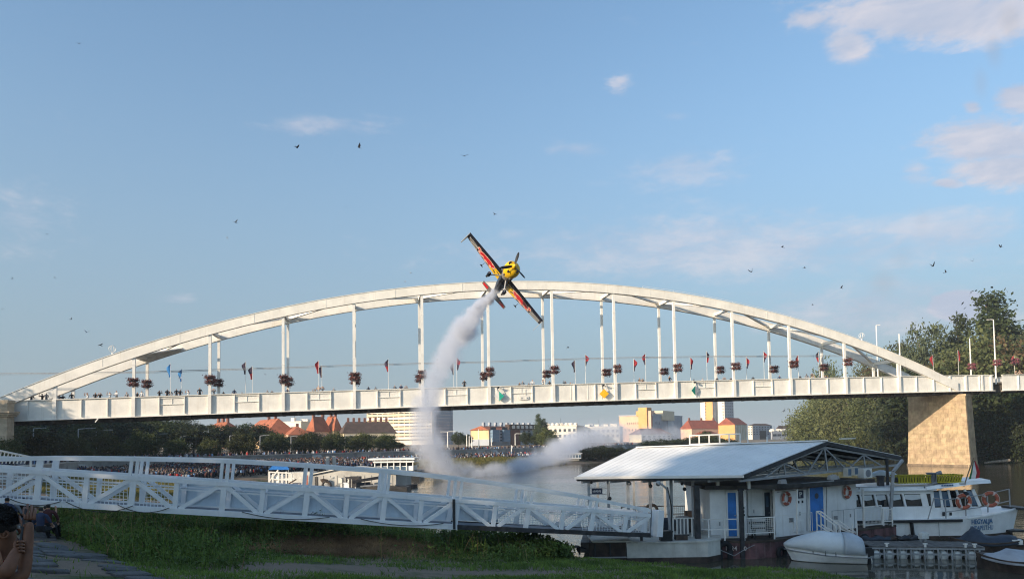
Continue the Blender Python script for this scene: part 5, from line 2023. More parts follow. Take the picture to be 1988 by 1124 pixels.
# pushing plate at the bow, lower stem plate
bxm = BX1 + .22
piece('bow_platform', 'black', eb, (bxm + .12, BY - .6, 1.36), (.62, 1.6, .10))
piece('bow_platform', 'black', eb, (BX1 - .15, BY - .75, .24), (.8, 1.0, .10))
# saloon
CBX0, CBX1 = 10.2, VX(1806, 37.7)
CY0, CY1 = BY - 1.72, BY + 1.72
SAL0, SAL1 = 1.0, 2.42
WX = [1612, 1640, 1668, 1696, 1722, 1751, 1790]
cabin = MB().box(((CBX0 + CBX1) / 2, BY, 1.28), (CBX1 - CBX0, CY1 - CY0, .66)).build('saloon_side', 'boat_white', eb)
MB().box(((CBX0 + CBX1) / 2, BY, 2.33), (CBX1 - CBX0, CY1 - CY0, .20)).build('saloon_side', 'boat_white', eb)
MB().box(((CBX0 + CBX1) / 2, BY, 1.92), (CBX1 - CBX0 - .1, CY1 - CY0 - .16, .62)).build('saloon_dark', 'glass_dark', eb)
xw = [VX(p, 37.6) for p in WX]
for x in [CBX0 + .1] + xw:
    rod('window_post', 'boat_white', eb, (x + .12, CY0 + .04, 1.60), (x, CY0 + .04, 2.24), .10 if x < xw[-1] else .30, .12, up=(0, 1, 0))
for a, b in zip(xw, xw[1:]):
    w_ = MB()
    w_.prism([(a + .16, CY0 + .02, 1.63), (b - .02, CY0 + .02, 1.63), (b - .12, CY0 + .02, 2.22), (a + .06, CY0 + .02, 2.22)], (0, .03, 0))
    wo = w_.build('window', 'glass_dark', eb)
    c_ = MB()
    c_.prism([(a + .10, CY0 + .012, 1.98), ((a + b) / 2 - .05, CY0 + .012, 1.92), (b - .10, CY0 + .012, 1.98), (b - .14, CY0 + .012, 2.20), (a + .10, CY0 + .012, 2.20)], (0, .006, 0))
    c_.build('curtain', 'tarp_pale', wo)
# wheelhouse with slanting front
HX0, HX1, HX2 = CBX1, VX(1893, 37.9), VX(1903, 37.9)
HY0, HY1 = BY - 1.62, BY + 1.62
wh = MB()
wh.loft([[Vector((HX0, HY0, 1.0)), Vector((HX2 + .15, HY0 + .35, 1.0)), Vector((HX2 + .15, HY1 - .35, 1.0)), Vector((HX0, HY1, 1.0))],
         [Vector((HX0, HY0, 1.52)), Vector((HX2, HY0 + .35, 1.52)), Vector((HX2, HY1 - .35, 1.52)), Vector((HX0, HY1, 1.52))]])
wh.build('wheelhouse_side', 'boat_white', eb)
wh = MB()
wh.loft([[Vector((HX0 + .05, HY0 + .05, 1.52)), Vector((HX2 - .05, HY0 + .40, 1.52)), Vector((HX2 - .05, HY1 - .40, 1.52)), Vector((HX0 + .05, HY1 - .05, 1.52))],
         [Vector((HX0 + .05, HY0 + .05, 2.36)), Vector((HX1 - .12, HY0 + .40, 2.36)), Vector((HX1 - .12, HY1 - .40, 2.36)), Vector((HX0 + .05, HY1 - .05, 2.36))]])
wh.build('wheelhouse_dark', 'glass_dark', eb)
n_w = 5
for k in range(n_w + 1):
    t = k / n_w
    p = Vector((HX0 + .06, HY0, 1.52)).lerp(Vector((HX2, HY0 + .35, 1.52)), t)
    q = Vector((HX0 + .02, HY0, 2.38)).lerp(Vector((HX1 - .08, HY0 + .35, 2.38)), t)
    rod('window_post', 'boat_white', eb, p, q, .16 if k in (0, n_w) else .11, .07, up=(0, 1, 0))
for k, m_ in enumerate(('glass_blue', 'glass_blue', 'glass_dark', 'glass_dark', 'glass_blue')):
    t0, t1 = (k + .12) / n_w, (k + .9) / n_w
    p0, p1 = [Vector((HX0 + .06, HY0 + .01, 1.58)).lerp(Vector((HX2, HY0 + .36, 1.58)), t) for t in (t0, t1)]
    q0, q1 = [Vector((HX0 + .02, HY0 + .01, 2.30)).lerp(Vector((HX1 - .08, HY0 + .36, 2.30)), t) for t in (t0, t1)]
    MB().prism([p0, p1, q1, q0], (0, .03, 0)).build('window', m_, eb)
for k in range(3):
    y = HY0 + .5 + k * .85
    MB().prism([(HX2 - .02, y, 1.58), (HX2 - .02, y + .7, 1.58), (HX1 - .09, y + .7, 2.3), (HX1 - .09, y, 2.3)], (-.03, 0, 0)).build('window', 'glass_blue', eb)
MB().box(((HX0 + HX1) / 2 - .25, HY0 - .0, 1.2), (.12, .02, .16)).build('vent_grille', 'black', eb)
MB().box(((HX0 + HX1) / 2 - .6, HY0 - .0, 1.2), (.12, .02, .2)).build('vent_grille', 'black', eb)
# roofs
MB().loft([[Vector((x, BY - 1.95, z)), Vector((x, BY - 1.80, z + .18)), Vector((x, BY, z + .30)), Vector((x, BY + 1.8, z + .18)), Vector((x, BY + 1.95, z))]
           for x, z in ((CBX0 - .2, 2.42), (CBX1 - .5, 2.42), (CBX1 + .1, 2.40))]).build('saloon_roof', 'boat_white', eb)
fx = VX(1918, 38)
MB().loft([[Vector((x, BY - w_, z)), Vector((x, BY - w_ * .94, z + .16)), Vector((x, BY, z + .24)), Vector((x, BY + w_ * .94, z + .16)), Vector((x, BY + w_, z))]
           for x, z, w_ in ((CBX1 - .4, 2.44, 2.0), (HX0 + 1.0, 2.56, 1.95), (HX1 - .3, 2.66, 1.75), (fx - .1, 2.68, 1.45), (fx + .15, 2.68, 1.3))]).build('wheelhouse_roof', 'boat_white', eb)
MB().tube([(x, BY - 1.93, 2.62) for x in np.linspace(CBX0, CBX1 - .5, 6)] + [(CBX1 + .1, BY - 1.85, 2.74)], .02, 6).build('roof_rail', 'grey_steel', eb)
for x in np.linspace(CBX0 + .5, CBX1 - .5, 7):
    rod('roof_stud', 'dark_steel', eb, (x, BY - 1.93, 2.52), (x, BY - 1.93, 2.63), .03)
for k in range(2):
    x = VX(1838 + k * 32, 37.4)
    pl = MB().box((x, BY - 1.95 + k * .13, 2.65 + k * .05), (.42 if k == 0 else .34, .02, .07)).build('name_plate', 'grey_steel', eb)
for k in range(5):
    piece('painted_letter', 'lettering', eb, (VX(1827 + k * 5, 37.4), BY - 1.97, 2.64 + .004 * k), (.07, .02, .07))
# foredeck rail
pts = [Vector((VX(px, D), D, z)) for px, D, z in ((1797, 37.25, 1.0), (1832, 37.3, 1.02), (1871, 37.6, 1.1), (1914, 38.2, 1.2), (1957, 38.7, 1.40))]
for p in pts[1:]:
    rod('rail_post', 'grey_steel', eb, p, p + Vector((0, 0, .92)), .045)
for h in (.92, .32):
    for a, b in zip(pts[1:], pts[2:]):
        rod('rail', 'grey_steel', eb, a + Vector((0, 0, h)), b + Vector((0, 0, h)), .035)
rod('rail', 'grey_steel', eb, pts[0], pts[0] + Vector((.35, 0, 1.05)), .04)
rod('rail', 'grey_steel', eb, pts[0] + Vector((.35, 0, 1.05)), pts[1] + Vector((0, 0, .92)), .035)
mb = MB()
c = pts[2] + Vector((0, 0, 1.0))
mb.tube([c, c + Vector((0, -.1, .14))], [.07, .13], 8)
mb.build('deck_horn', 'black', eb)
# lettering on the bow plating
a = SX + .55
b = SX + 2.15
p = Vector((a + .2, BY - half_beam(a, 1), 0))
q = Vector((b + .2, BY - half_beam(b, 1), 0))
ld = (q - p).normalized()
lo = Vector((ld.y, -ld.x, 0))
ud = (Vector((.25, 0, 1.0)) - lo * .22).normalized()
text_part('painted_name', 'HEGYALJA', 'lettering', eb, p + lo * .06 + Vector((-.05, 0, .73)), ld, ud, .34, .006, 1.36, .022)
text_part('painted_name', 'BUDAPEST.HU', 'lettering', eb, p + lo * .08 + Vector((-.14, 0, .41)), ld, ud, .34, .006, 1.46, .0)
life_ring(pts[2] + Vector((-.12, -.06, .72)), (0, 1, 0), .40, 'dark orange life ring on the foredeck rail in front of the wheelhouse windows', 'life rings on the foredeck rail')
life_ring(pts[3] + Vector((.12, -.06, .66)), (.2, 1, 0), .40, 'dark orange life ring on the outer foredeck rail against the water', 'life rings on the foredeck rail')
# flag of the boat
fl = empty('boat_flag', (VX(1870, 37.6), 37.6, 2.85), 'red white and green tricolour hanging from a slanting staff on the boat roof', 'flag')
s0, s1 = PD(1871, 944, 37.6), PD(1890, 888, 37.6)
rod('staff', 'wood', fl, s0, s1, .04)
# hanging tricolour
for k, (m_, xs0, xs1) in enumerate((('flag_green', 0, .20), ('flag_white', .20, .60), ('flag_red', .60, 1.0))):
    mb = MB()
    vs, fs = [], []
    n = 6
    for i in range(n + 1):
        t = i / n
        l0 = PD(1889 - 8 * t - 2 * t * t, 893 + 36 * t, 37.6)
        r0 = PD(1890 + 10 * min(1, t * 1.5) - 6 * max(0, t - .6), 893 + 36 * t - 5 * max(0, t - .5), 37.6)
        for u in (xs0, xs1):
            pnt = l0.lerp(r0, u)
            vs.append(pnt + Vector((0, .05 * math.sin(u * 4 + t * 2) - .1, -.02)))
    fs = [(2 * i, 2 * i + 1, 2 * i + 3, 2 * i + 2) for i in range(n)]
    mb.add(vs, fs)
    mb.add([v + Vector((0, .008, 0)) for v in vs], [tuple(reversed(f)) for f in fs])
    mb.build('flag_cloth', m_, fl, smooth=True)
# yellow slatted floats on the roof
for k, (x0, x1, n, lean, lab) in enumerate([(VX(1737, 38), VX(1801, 38), 12, 0, 'long yellow slatted crate row on the boat roof left of the grey bin'),
                                             (VX(1810, 38), VX(1862, 38), 10, .10, 'yellow slatted crate row with leaning slats on the boat roof near the flag')]):
    r_ = empty('yellow_crate', ((x0 + x1) / 2, 38.0, 2.74), lab, 'crate')
    for row, y in enumerate((37.75, 38.45)):
        for j in range(n):
            x = x0 + (x1 - x0) * (j + .5) / n
            rod('slat', 'crate_yellow', r_, (x - lean, y, 2.74), (x + lean * .4, y, 3.16), (x1 - x0) / n * .62, .05, up=(0, 1, 0))
    for h in (2.78, 3.13):
        for y in (37.70, 38.49):
            rod('crate_rail', 'crate_yellow', r_, (x0, y, h), (x1, y, h), .05)
    for x in (x0, x1):
        for h in (2.78, 3.13):
            rod('crate_rail', 'crate_yellow', r_, (x, 37.7, h), (x, 38.49, h), .05)
    MB().box(((x0 + x1) / 2, 38.1, 2.9), (x1 - x0 - .06, .55, .22)).build('crate_load', 'dark_steel', r_)
x = VX(1805, 38)
mb = MB()
for k in range(4):
    mb.box((x - .1 + k * .07, 37.9, 3.0), (.03, .5, .5))
mb.box((x, 37.9, 3.24), (.3, .54, .04))
mb.box((x, 37.9, 2.76), (.3, .54, .04))
tag(mb.build('grey_bin', 'mid_grey'), 'grey slatted bin between the two yellow crate rows on the boat roof', 'bin')
c = Vector((VX(1828, 38.2), 38.2, 2.78))
tag(MB().torus(c + Vector((0, .1, .08)), (0, 1, 0), .36, .11, 14, 8, -1.57, 1.57).build('pale_hose_arch', 'mid_grey', smooth=True), 'pale grey rounded hood behind the leaning yellow crates on the boat roof', 'hood')

# ------------------------------------------------------------------ covered motorboat
mbt = empty('covered_motorboat', (VX(1600, 31.2), 31.2, 0), 'white motorboat under a pale cover with a grey stern hood and an outboard engine', 'boat')
m0, m1 = Vector((VX(1531, 31.8), 31.8, 0)), Vector((VX(1672, 31.0), 31.0, 0))
md = (m1 - m0).normalized()
mn = Vector((-md.y, md.x, 0))
ML = (m1 - m0).length


def mst(t):
    """stations of the motorboat from bow (0) to stern (1): half beam, keel, sheer"""
    hb = .78 * min(1, (max(t, .005) / .42)) ** .55
    return hb, -.22 + .30 * max(0, 1 - t / .3) ** 2, .42 + .20 * (1 - t) ** 2


rings = []
for t in np.linspace(0, 1, 14):
    hb, kz, sz = mst(t)
    c = m0 + md * (ML * t)
    rk = -md * (.30 * (1 - min(1, t / .3)))
    rings.append([c + mn * -hb + rk + Vector((0, 0, sz)), c + mn * -hb * .94 + Vector((0, 0, sz * .55)) + rk * .5, c + mn * -hb * .72 + Vector((0, 0, .03)), c + Vector((0, 0, kz)),
                  c + mn * hb * .72 + Vector((0, 0, .03)), c + mn * hb * .94 + rk * .5 + Vector((0, 0, sz * .55)), c + mn * hb + rk + Vector((0, 0, sz))])
MB().loft(rings).build('hull', 'boat_white', mbt, smooth=False)
MB().loft([[r_[0] + mn * -.02 + Vector((0, 0, -.16)), r_[0] + mn * .03 + Vector((0, 0, -.16)), r_[0] + mn * .03 + Vector((0, 0, -.12)), r_[0] + mn * -.02 + Vector((0, 0, -.12))] for r_ in rings]).build('rubbing_strake', 'mid_grey', mbt)
MB().loft([[r_[0] + mn * -.025 + Vector((0, 0, -.02)), r_[0] + mn * .03 + Vector((0, 0, -.02)), r_[0] + mn * .03 + Vector((0, 0, .04)), r_[0] + mn * -.025 + Vector((0, 0, .04))] for r_ in rings]).build('gunwale', 'mid_grey', mbt)


def cover(t0, t1, n, hfun, over=.04):
    rings = []
    for t in np.linspace(t0, t1, n):
        hb, kz, sz = mst(t)
        c = m0 + md * (ML * t)
        rk = -md * (.30 * (1 - min(1, t / .3)))
        h = hfun(t)
        ring = []
        for k in range(11):
            a = math.pi * k / 10
            y = -math.cos(a) * (hb + over)
            z = sz - .02 + h * math.sin(a) ** .62 * (1 + .025 * math.sin(9 * t + k))
            ring.append(c + rk + mn * y + Vector((0, 0, z)))
        rings.append(ring)
    return MB().loft(rings, closed=True)


cover(.0, .70, 16, lambda t: .12 + .66 * min(1, t / .40) ** .7).build('cover', 'tarp_pale', mbt, smooth=True)
cover(.704, .97, 8, lambda t: .79 - .30 * max(0, (t - .76) / .24) ** 2, .07).build('stern_hood', 'tarp_hood', mbt, smooth=True)
for t in (.12, .28, .44, .58):
    hb, kz, sz = mst(t)
    c = m0 + md * (ML * t) - mn * (hb + .03)
    rod('cover_strap', 'dark_steel', mbt, c + Vector((0, 0, sz - .15)), c + Vector((0, 0, sz + .04)), .02)
eng = MB()
c = m0 + md * (ML * 1.0) + mn * -.25
eng.box(c + Vector((.02, -.10, .46)), (.42, .30, .26), .3)
eng.box(c + Vector((.02, -.10, .61)), (.32, .22, .06), .3)
eng.tube([c + Vector((.05, -.08, .40)), c + Vector((.20, -.06, -.3))], [.09, .06], 8)
eng.build('outboard_engine', 'black', mbt)
MB().box(c + Vector((-.1, -.05, .26)), (.5, .5, .04), .1).build('engine_bracket', 'grey_steel', mbt)
tag(MB().tube([m0 + md * ML + Vector((.05, -.3, .55)), m0 + md * ML + Vector((.12, -.35, .1)), m0 + md * ML + Vector((.1, -.3, -.3))], .03, 6).build('mooring_line', 'white_paint'), 'pale mooring line hanging at the stern of the covered motorboat', 'rope')

# ------------------------------------------------------------------ floating jetty
jt = empty('floating_jetty', (VX(1800, 32), 32.2, 0), 'low grey jetty deck carried on a row of white plastic floats', 'jetty')
J0, J1 = Vector((VX(1684, 31.9), 31.9, 0)), Vector((VX(1905, 31.1), 31.1, 0))
jd = (J1 - J0).normalized()
jn = Vector((-jd.y, jd.x, 0))
JL = (J1 - J0).length
JW = 1.7
for k in range(34):
    c = J0 + jd * (JL * (k + .5) / 34) + jn * (JW / 2)
    piece('deck_board', 'deck_wood', jt, c + Vector((0, 0, .50 + random.uniform(-.006, .006))), (JL / 34 * .92, JW, .045), frame(jd))
for w_ in (.04, JW - .04):
    for h in (.43, .20):
        rod('side_beam', 'grey_steel', jt, J0 + jn * w_ + Vector((0, 0, h)), J1 + jn * w_ + Vector((0, 0, h)), .06, .07)
for k in range(9):
    c = J0 + jd * (JL * (k + .0) / 8.4)
    rod('frame_post', 'grey_steel', jt, c + jn * -.01 + Vector((0, 0, -.05)), c + jn * -.01 + Vector((0, 0, .45)), .05)
for k in range(8):
    c = J0 + jd * (JL * (k + .45) / 8.4) + jn * .05
    MB().tube([c + Vector((0, -.02, .14)), c + jn * .06 + Vector((0, 0, .14)), c + jn * .9 + Vector((0, 0, .14)), c + jn * 1.0 + Vector((0, 0, .14))], [.15, .21, .21, .12], 12).build('float', 'float_white', jt, smooth=True)
    for s in (-1, 1):
        rod('float_strap', 'grey_steel', jt, c + jd * (s * .12) + jn * -.03 + Vector((0, 0, -.06)), c + jd * (s * .12) + jn * -.03 + Vector((0, 0, .42)), .025)
for px in (1722, 1790, 1860, 1876):
    c = J0 + jd * ((VX(px, 31.5) - J0.x) / jd.x)
    mb = MB()
    mb.tube([c + Vector((0, .0, .5)), c + Vector((0, 0, .66))], .05, 7)
    mb.bar(c + Vector((-.09, 0, .64)), c + Vector((.09, 0, .64)), .05, .05)
    mb.build('mooring_cleat', 'white_paint', jt)
# clutter on the jetty
ob = empty('outboard_motor', PD(1793, 1053, 32.9), 'white outboard motor clamped to a stand on the jetty in front of the passenger boat', 'outboard motor')
c = PD(1793, 1040, 32.9)
MB().box(c, (.34, .24, .22), .2).build('cowling', 'float_white', ob)
MB().box(c + Vector((0, 0, .13)), (.28, .2, .06), .2).build('cowling_top', 'float_white', ob)
rod('shaft', 'grey_steel', ob, c + Vector((.05, 0, -.1)), c + Vector((.08, 0, -.42)), .09)
rod('stand', 'grey_steel', ob, c + Vector((-.14, 0, -.1)), c + Vector((-.12, 0, -.42)), .06)
for k, (px, py, D, w_, lab) in enumerate([(1700, 1052, 34.0, 1.2, 'dark crumpled sheet lying at the back of the jetty'), (1735, 1050, 34.2, 1.6, 'brown rolled sheet lying at the back of the jetty'), (1760, 1050, 34.0, .9, 'black hose pile lying on the jetty')]):
    mb = MB()
    q = PD(px, py, D)
    rings = []
    for j in range(7):
        t = j / 6
        h = .10 + .06 * math.sin(j * 2.1 + k)
        c = Vector((q.x + w_ * (t - .5), q.y, .50))
        rings.append([c + Vector((0, -.28, 0)), c + Vector((0, -.16, h)), c + Vector((0, .12, h * 1.2)), c + Vector((0, .3, 0))])
    mb.loft(rings)
    tag(mb.build('folded_sheet', ('tarp_blue', 'hull_brown', 'black')[k], smooth=True), lab, 'sheet')
MB_ = MB().loft([[Vector((VX(1690, 34) + x, 33.5, .3)), Vector((VX(1690, 34) + x, 35.3, .3)), Vector((VX(1690, 34) + x, 35.3, .42)), Vector((VX(1690, 34) + x, 33.5, .42))] for x in (0, 2.6)])
tag(MB_.build('old_raft', 'deck_wood'), 'low weathered raft lying between the jetty and the rusty hull', 'raft')


# ------------------------------------------------------------------ tarped rowing boats
def tarp_boat(name, label, p0, p1, beam, hullmat, tarpmat, humps, fb=.42, tz=.5):
    r_ = empty(name, (p0 + p1) / 2, label, 'boat')
    d = (p1 - p0).normalized()
    n = Vector((-d.y, d.x, 0))
    L = (p1 - p0).length
    rings, tr = [], []
    for t in np.linspace(0, 1, 13):
        hb = beam / 2 * (math.sin(math.pi * min(1, max(0, .06 + t * .80))) ** .6)
        c = p0 + d * (L * t)
        sz = fb + .16 * (2 * t - 1) ** 2
        rings.append([c + n * -hb + Vector((0, 0, sz)), c + n * -hb * .75 + Vector((0, 0, -.15)), c + n * hb * .75 + Vector((0, 0, -.15)), c + n * hb + Vector((0, 0, sz))])
        if 0.02 < t < .93:
            h = sum(a * math.exp(-((t - m_) / s_) ** 2) for m_, s_, a in humps)
            ring = []
            for k in range(9):
                a = math.pi * k / 8
                fold = 1 + .10 * math.sin(t * 23 + k * 1.7)
                ring.append(c + n * (-math.cos(a) * (hb + .05)) + Vector((0, 0, sz - .09 + .09 * math.sin(a) + h * math.sin(a) ** 1.4 * fold)))
            tr.append(ring)
    MB().loft(rings).build('hull', hullmat, r_)
    MB().loft([[q[0] - n * .03, q[0] + n * .05, q[0] + n * .05 + Vector((0, 0, .05)), q[0] - n * .03 + Vector((0, 0, .05))] for q in rings]).build('gunwale', hullmat, r_)
    MB().loft(tr).build('tarpaulin', tarpmat, r_, smooth=True)
    return r_


r_ = tarp_boat('tarped_boat', 'rowing boat covered by a dark blue tarpaulin behind the jetty', Vector((VX(1836, 34.2), 34.2, 0)), Vector((VX(1976, 33.2), 33.2, 0)), 1.5, 'hull_brown', 'tarp_blue',
               [(.36, .14, .62), (.75, .25, .30)], .36)
r2 = tarp_boat('tarped_boat', 'dark wooden boat covered by a grey tarpaulin at the right end of the jetty', Vector((VX(1893, 29.6), 29.6, 0)), Vector((VX(2060, 27.4), 27.4, 0)), 1.6, 'hull_brown', 'tarp_grey',
               [(.42, .22, .42)], .40)
c = Vector((VX(1966, 33.0), 33.0, .45))
MB().box(c, (.40, .5, .20), -.4).build('engine_hood', 'float_white', r_)
MB().box(c + Vector((.1, -.05, -.12)), (.5, .5, .06), -.4).build('engine_bracket', 'black', r_)
# low mooring ropes
tag(MB().tube([D1(1393, 32.0, .45), D1(1420, 31.9, .2), D1(1440, 32.1, .42), D1(1460, 32.2, .6)], .014, 5).build('mooring_rope', 'grey_steel'), 'thin rope slung along the front of the rusty hull', 'rope')

# ------------------------------------------------------------------ work boats and float house under the bridge
fh = empty('floating_house', PD(700, 950, 84), 'long pale floating boathouse with a low gable roof moored by the quay', 'boathouse')
a, b = PD(608, 955, 84), PD(769, 957, 82)
zb_, ze, zr = .35, PD(769, 921, 82).z, PD(640, 909, 84).z
dp = 5.0
mbx = lambda n, m, pr=fh: MB().prism(n, (0, 0, 0))
d = (b - a).normalized(); d.z = 0; d.normalize()
n = Vector((-d.y, d.x, 0))
A, Bq = Vector((a.x, a.y, 0)), Vector((b.x, b.y, 0))
hull_box('pontoon', [A - d * .6 - n * .8, Bq + d * .6 - n * .8, Bq + d * .6 + n * (dp + .4), A - d * .6 + n * (dp + .4)], -.4, .34, 'hull_brown', fh)
gx_ = A.lerp(Bq, .37)
for q0, q1 in ((A, Bq),):
    mb = MB()
    mb.prism([q0 + Vector((0, 0, .35)), q1 + Vector((0, 0, .35)), q1 + Vector((0, 0, ze)), gx_ + Vector((0, 0, zr)), q0 + Vector((0, 0, ze))], n * dp)
    mb.build('wall', 'concrete_pale', fh)
for q0, q1, h0, h1 in ((A - d * .3, gx_, ze, zr), (gx_, Bq + d * .3, zr, ze)):
    mb = MB()
    mb.prism([q0 + Vector((0, 0, h0 + .02)) - n * .35, q1 + Vector((0, 0, h1 + .02)) - n * .35, q1 + Vector((0, 0, h1 + .02)) + n * (dp + .3), q0 + Vector((0, 0, h0 + .02)) + n * (dp + .3)], (0, 0, .10))
    mb.build('roof', 'cream_hull', fh)
for k in range(12):
    p = A.lerp(Bq, (k + .5) / 12)
    piece('wall_batten', 'concrete_pale', fh, p - n * .03 + Vector((0, 0, (ze + .35) / 2)), (.06, .05, ze - .45), frame(d))
def on_fh(px, py):
    return PPL(px, py, A, n)
for px0, px1, y0, y1, m_, nm in ((572, 583, 921, 936, 'ring_white', 'shutter'), (589, 598, 922, 944, 'ring_orange', 'shutter'), (613, 617, 925, 950, 'black', 'door_gap'), (600, 612, 925, 949, 'concrete', 'door'), (660, 668, 932, 940, 'mid_grey', 'hatch')):
    p, q = on_fh(px0, y1), on_fh(px1, y0)
    MB().box((p + q) / 2 - n * .05, (abs(q.x - p.x), .06, abs(q.z - p.z)), mat=frame(d)).build(nm, m_, fh)
# left annex of the float house
mb = MB()
p, q = on_fh(562, 948), on_fh(606, 916)
mb.box(((p.x + q.x) / 2, a.y + 1.2, (p.z + q.z) / 2), (q.x - p.x, 2.2, q.z - p.z))
mb.build('annex', 'cream_hull', fh)
wd = empty('work_barge', PD(560, 952, 80), 'white work barge with scaffold stairs and a raised deck left of the floating boathouse', 'barge')
mb = MB()
p0, p1 = PD(515, 957, 80), PD(672, 960, 79)
mb.prism([(p0.x, p0.y, -.3), (p1.x, p1.y, -.3), (p1.x + .3, p1.y, .5), (p0.x - .3, p0.y, .5)], (0, 3, 0))
mb.build('hull', 'boat_white', wd)
for k, px in enumerate((523, 530, 541, 548, 556, 566)):
    q = PD(px, 915 + (k % 2) * 4, 80)
    rod('scaffold_post', 'white_paint', wd, (q.x, q.y, .5), q, .16)
for (x0, y0, x1, y1) in ((522, 916, 566, 918), (522, 935, 540, 912), (545, 930, 572, 928), (530, 930, 566, 931), (520, 944, 566, 945)):
    rod('scaffold_bar', 'white_paint', wd, PD(x0, y0, 80), PD(x1, y1, 80), .14)
MB().box(PD(538, 932, 80.6), (1.3, 1, 1.2)).build('cabin', 'boat_white', wd)
MB().box(PD(575, 944, 80.2), (.9, .8, .8)).build('cargo_box', 'ring_white', wd)
rod('boarding_ramp', 'hull_brown', wd, PD(548, 946, 79.5), PD(575, 930, 79.5), .2, .12)
# paddle machine
pw_ = empty('paddle_wheel', PD(635, 950, 79.2), 'dark paddle wheel with a curved guard on the work barge', 'paddle wheel')
c = PD(634, 941, 79.2)
MB().torus(c, (0, 1, 0), .42, .12, 18, 8).build('rim', 'dark_steel', pw_)
MB().tube([c + Vector((0, -.1, 0)), c + Vector((0, .15, 0))], .17, 12).build('hub', 'grey_steel', pw_)
for k in range(8):
    a_ = k * math.pi / 4
    rod('spoke', 'grey_steel', pw_, c, c + Vector((math.cos(a_) * .42, 0, math.sin(a_) * .42)), .05)
mb = MB()
g0 = [PD(621, 930, 79.1), PD(626, 929, 79.1), PD(634, 930.5, 79.1), PD(640, 936, 79.1), PD(643, 944, 79.1), PD(637, 938, 79.1), PD(631, 936, 79.1), PD(626, 938, 79.1)]
mb.prism(g0, (0, .4, 0))
mb.build('guard', 'hull_brown', pw_)
for k, px in enumerate(sorted(random.uniform(642, 690) for _ in range(10))):
    h = random.uniform(.4, 1.2)
    q = PD(px, 951, 80)
    mb = MB()
    mb.box((q.x, q.y, .5 + h / 2), (random.uniform(.3, .9), .5, h), random.uniform(-.3, .3))
    mb.box((q.x, q.y, .52 + h), (random.uniform(.3, .6), .55, .06), random.uniform(-.3, .3))
    tag(mb.build('deck_cargo', random.choice(['cream_hull', 'boat_white', 'concrete_pale', 'dark_steel'])), f'{nth(k + 1)} from the left of the boxes and sacks piled on the work barge', 'cargo', 'cargo piled on the work barge')
dr = empty('dredger', PD(735, 957, 82), 'low black dredger with two long grey booms right of the floating boathouse', 'dredger')
p0, p1 = PD(676, 958, 80), PD(790, 962, 79)
MB().prism([(p0.x, p0.y, -.3), (p1.x, p1.y, -.3), (p1.x, p1.y, .50), (p0.x - .3, p0.y, .62)], (0, 3, 0)).build('hull', 'black', dr)
for (x0, y0, x1, y1, w_, m_) in ((684, 935, 746, 925, .30, 'dark_steel'), (690, 941, 718, 939, .42, 'dark_steel'), (690, 947, 716, 943, .25, 'grey_steel'), (700, 944, 760, 938, .16, 'grey_steel')):
    rod('boom', m_, dr, PD(x0, y0, 79.5), PD(x1, y1, 80.5), w_)
for px, y in ((680, 930), (690, 924), (697, 930), (708, 936), (722, 938)):
    q = PD(px, y, 80)
    rod('mast', 'dark_steel', dr, (q.x, q.y, .4), q, .2)
MB().box(PD(690, 938, 80.3), (1.1, 1.2, 1.5)).build('machine_house', 'dark_steel', dr)
rst = empty('floating_restaurant', PD(765, 922, 108), 'dark floating restaurant with a white roof edge and white lower deck near the quay', 'restaurant boat')
p0, p1 = PD(728, 922, 108), PD(800, 921, 107)
xc, yc_, wl = (p0.x + p1.x) / 2, 110.5, p1.x - p0.x
MB().box((xc, yc_, .45), (wl + 2, 6, 1.3)).build('hull', 'black', rst)
z = lambda y: PD(760, y, 107).z
MB().box((xc, yc_, (z(905) + z(914)) / 2), (wl, 5, z(905) - z(914))).build('lower_deck', 'boat_white', rst)
MB().box((xc + .1, yc_, (z(897) + z(905)) / 2), (wl - .3, 4.8, z(897) - z(905) - .02)).build('saloon', 'glass_dark', rst)
MB().box((xc, yc_ - .1, z(896.5)), (wl + .4, 5.4, .22)).build('middle_roof', 'boat_white', rst)
MB().box((xc - .3, yc_ - .1, z(891)), (wl + 1.2, 5.8, .24)).build('upper_roof', 'boat_white', rst)
for k in range(7):
    x = p0.x + wl * k / 6
    rod('deck_post', 'boat_white', rst, (x, yc_ - 2.6, z(914)), (x, yc_ - 2.6, z(891.5)), .14)
for k in range(5):
    x = p0.x + wl * (k + .5) / 6
    MB().prism([(x - .45, yc_ - 2.62, z(913)), (x + .45, yc_ - 2.62, z(913)), (x + .30, yc_ - 2.62, z(906)), (x - .45, yc_ - 2.62, z(906))], (0, .06, 0)).build('window', 'glass_blue', rst)
tb = empty('blue_tent', PD(537, 915, 96), 'bright blue awning tent at the edge of the seated crowd', 'tent')
q = [PD(521, 911.5, 96), PD(560, 911.5, 95), PD(553, 903.5, 97), PD(529, 903.5, 97.5)]
MB().prism(q, (0, .4, .12)).build('awning', 'blue_door', tb)
for p in q[:2]:
    rod('tent_pole', 'grey_steel', tb, (p.x, p.y, lz(p.x, p.y) - .2), p, .08)
for k, (px, y, D, lab) in enumerate([(636, 895, 118, 'white banner stand, left one of the pair in the crowd above the boathouse'), (649, 894, 118, 'white banner stand, right one of the pair in the crowd above the boathouse')]):
    q = PD(px, y, D)
    tag(MB().box((q.x, q.y, (q.z + lz(q.x, q.y)) / 2 + .3), (.55, .1, q.z - lz(q.x, q.y) + .9)).build('banner_stand', 'flag_white'), lab, 'banner')
bh = empty('white_boathouse', PD(1112, 905, 165), 'white two storey riverside boathouse floating before the dark trees', 'boathouse')
p0, p1 = PD(1084, 905, 165), PD(1128, 904, 166)
z = lambda y: PD(1105, y, 165).z
xc, wl = (p0.x + p1.x) / 2, p1.x - p0.x
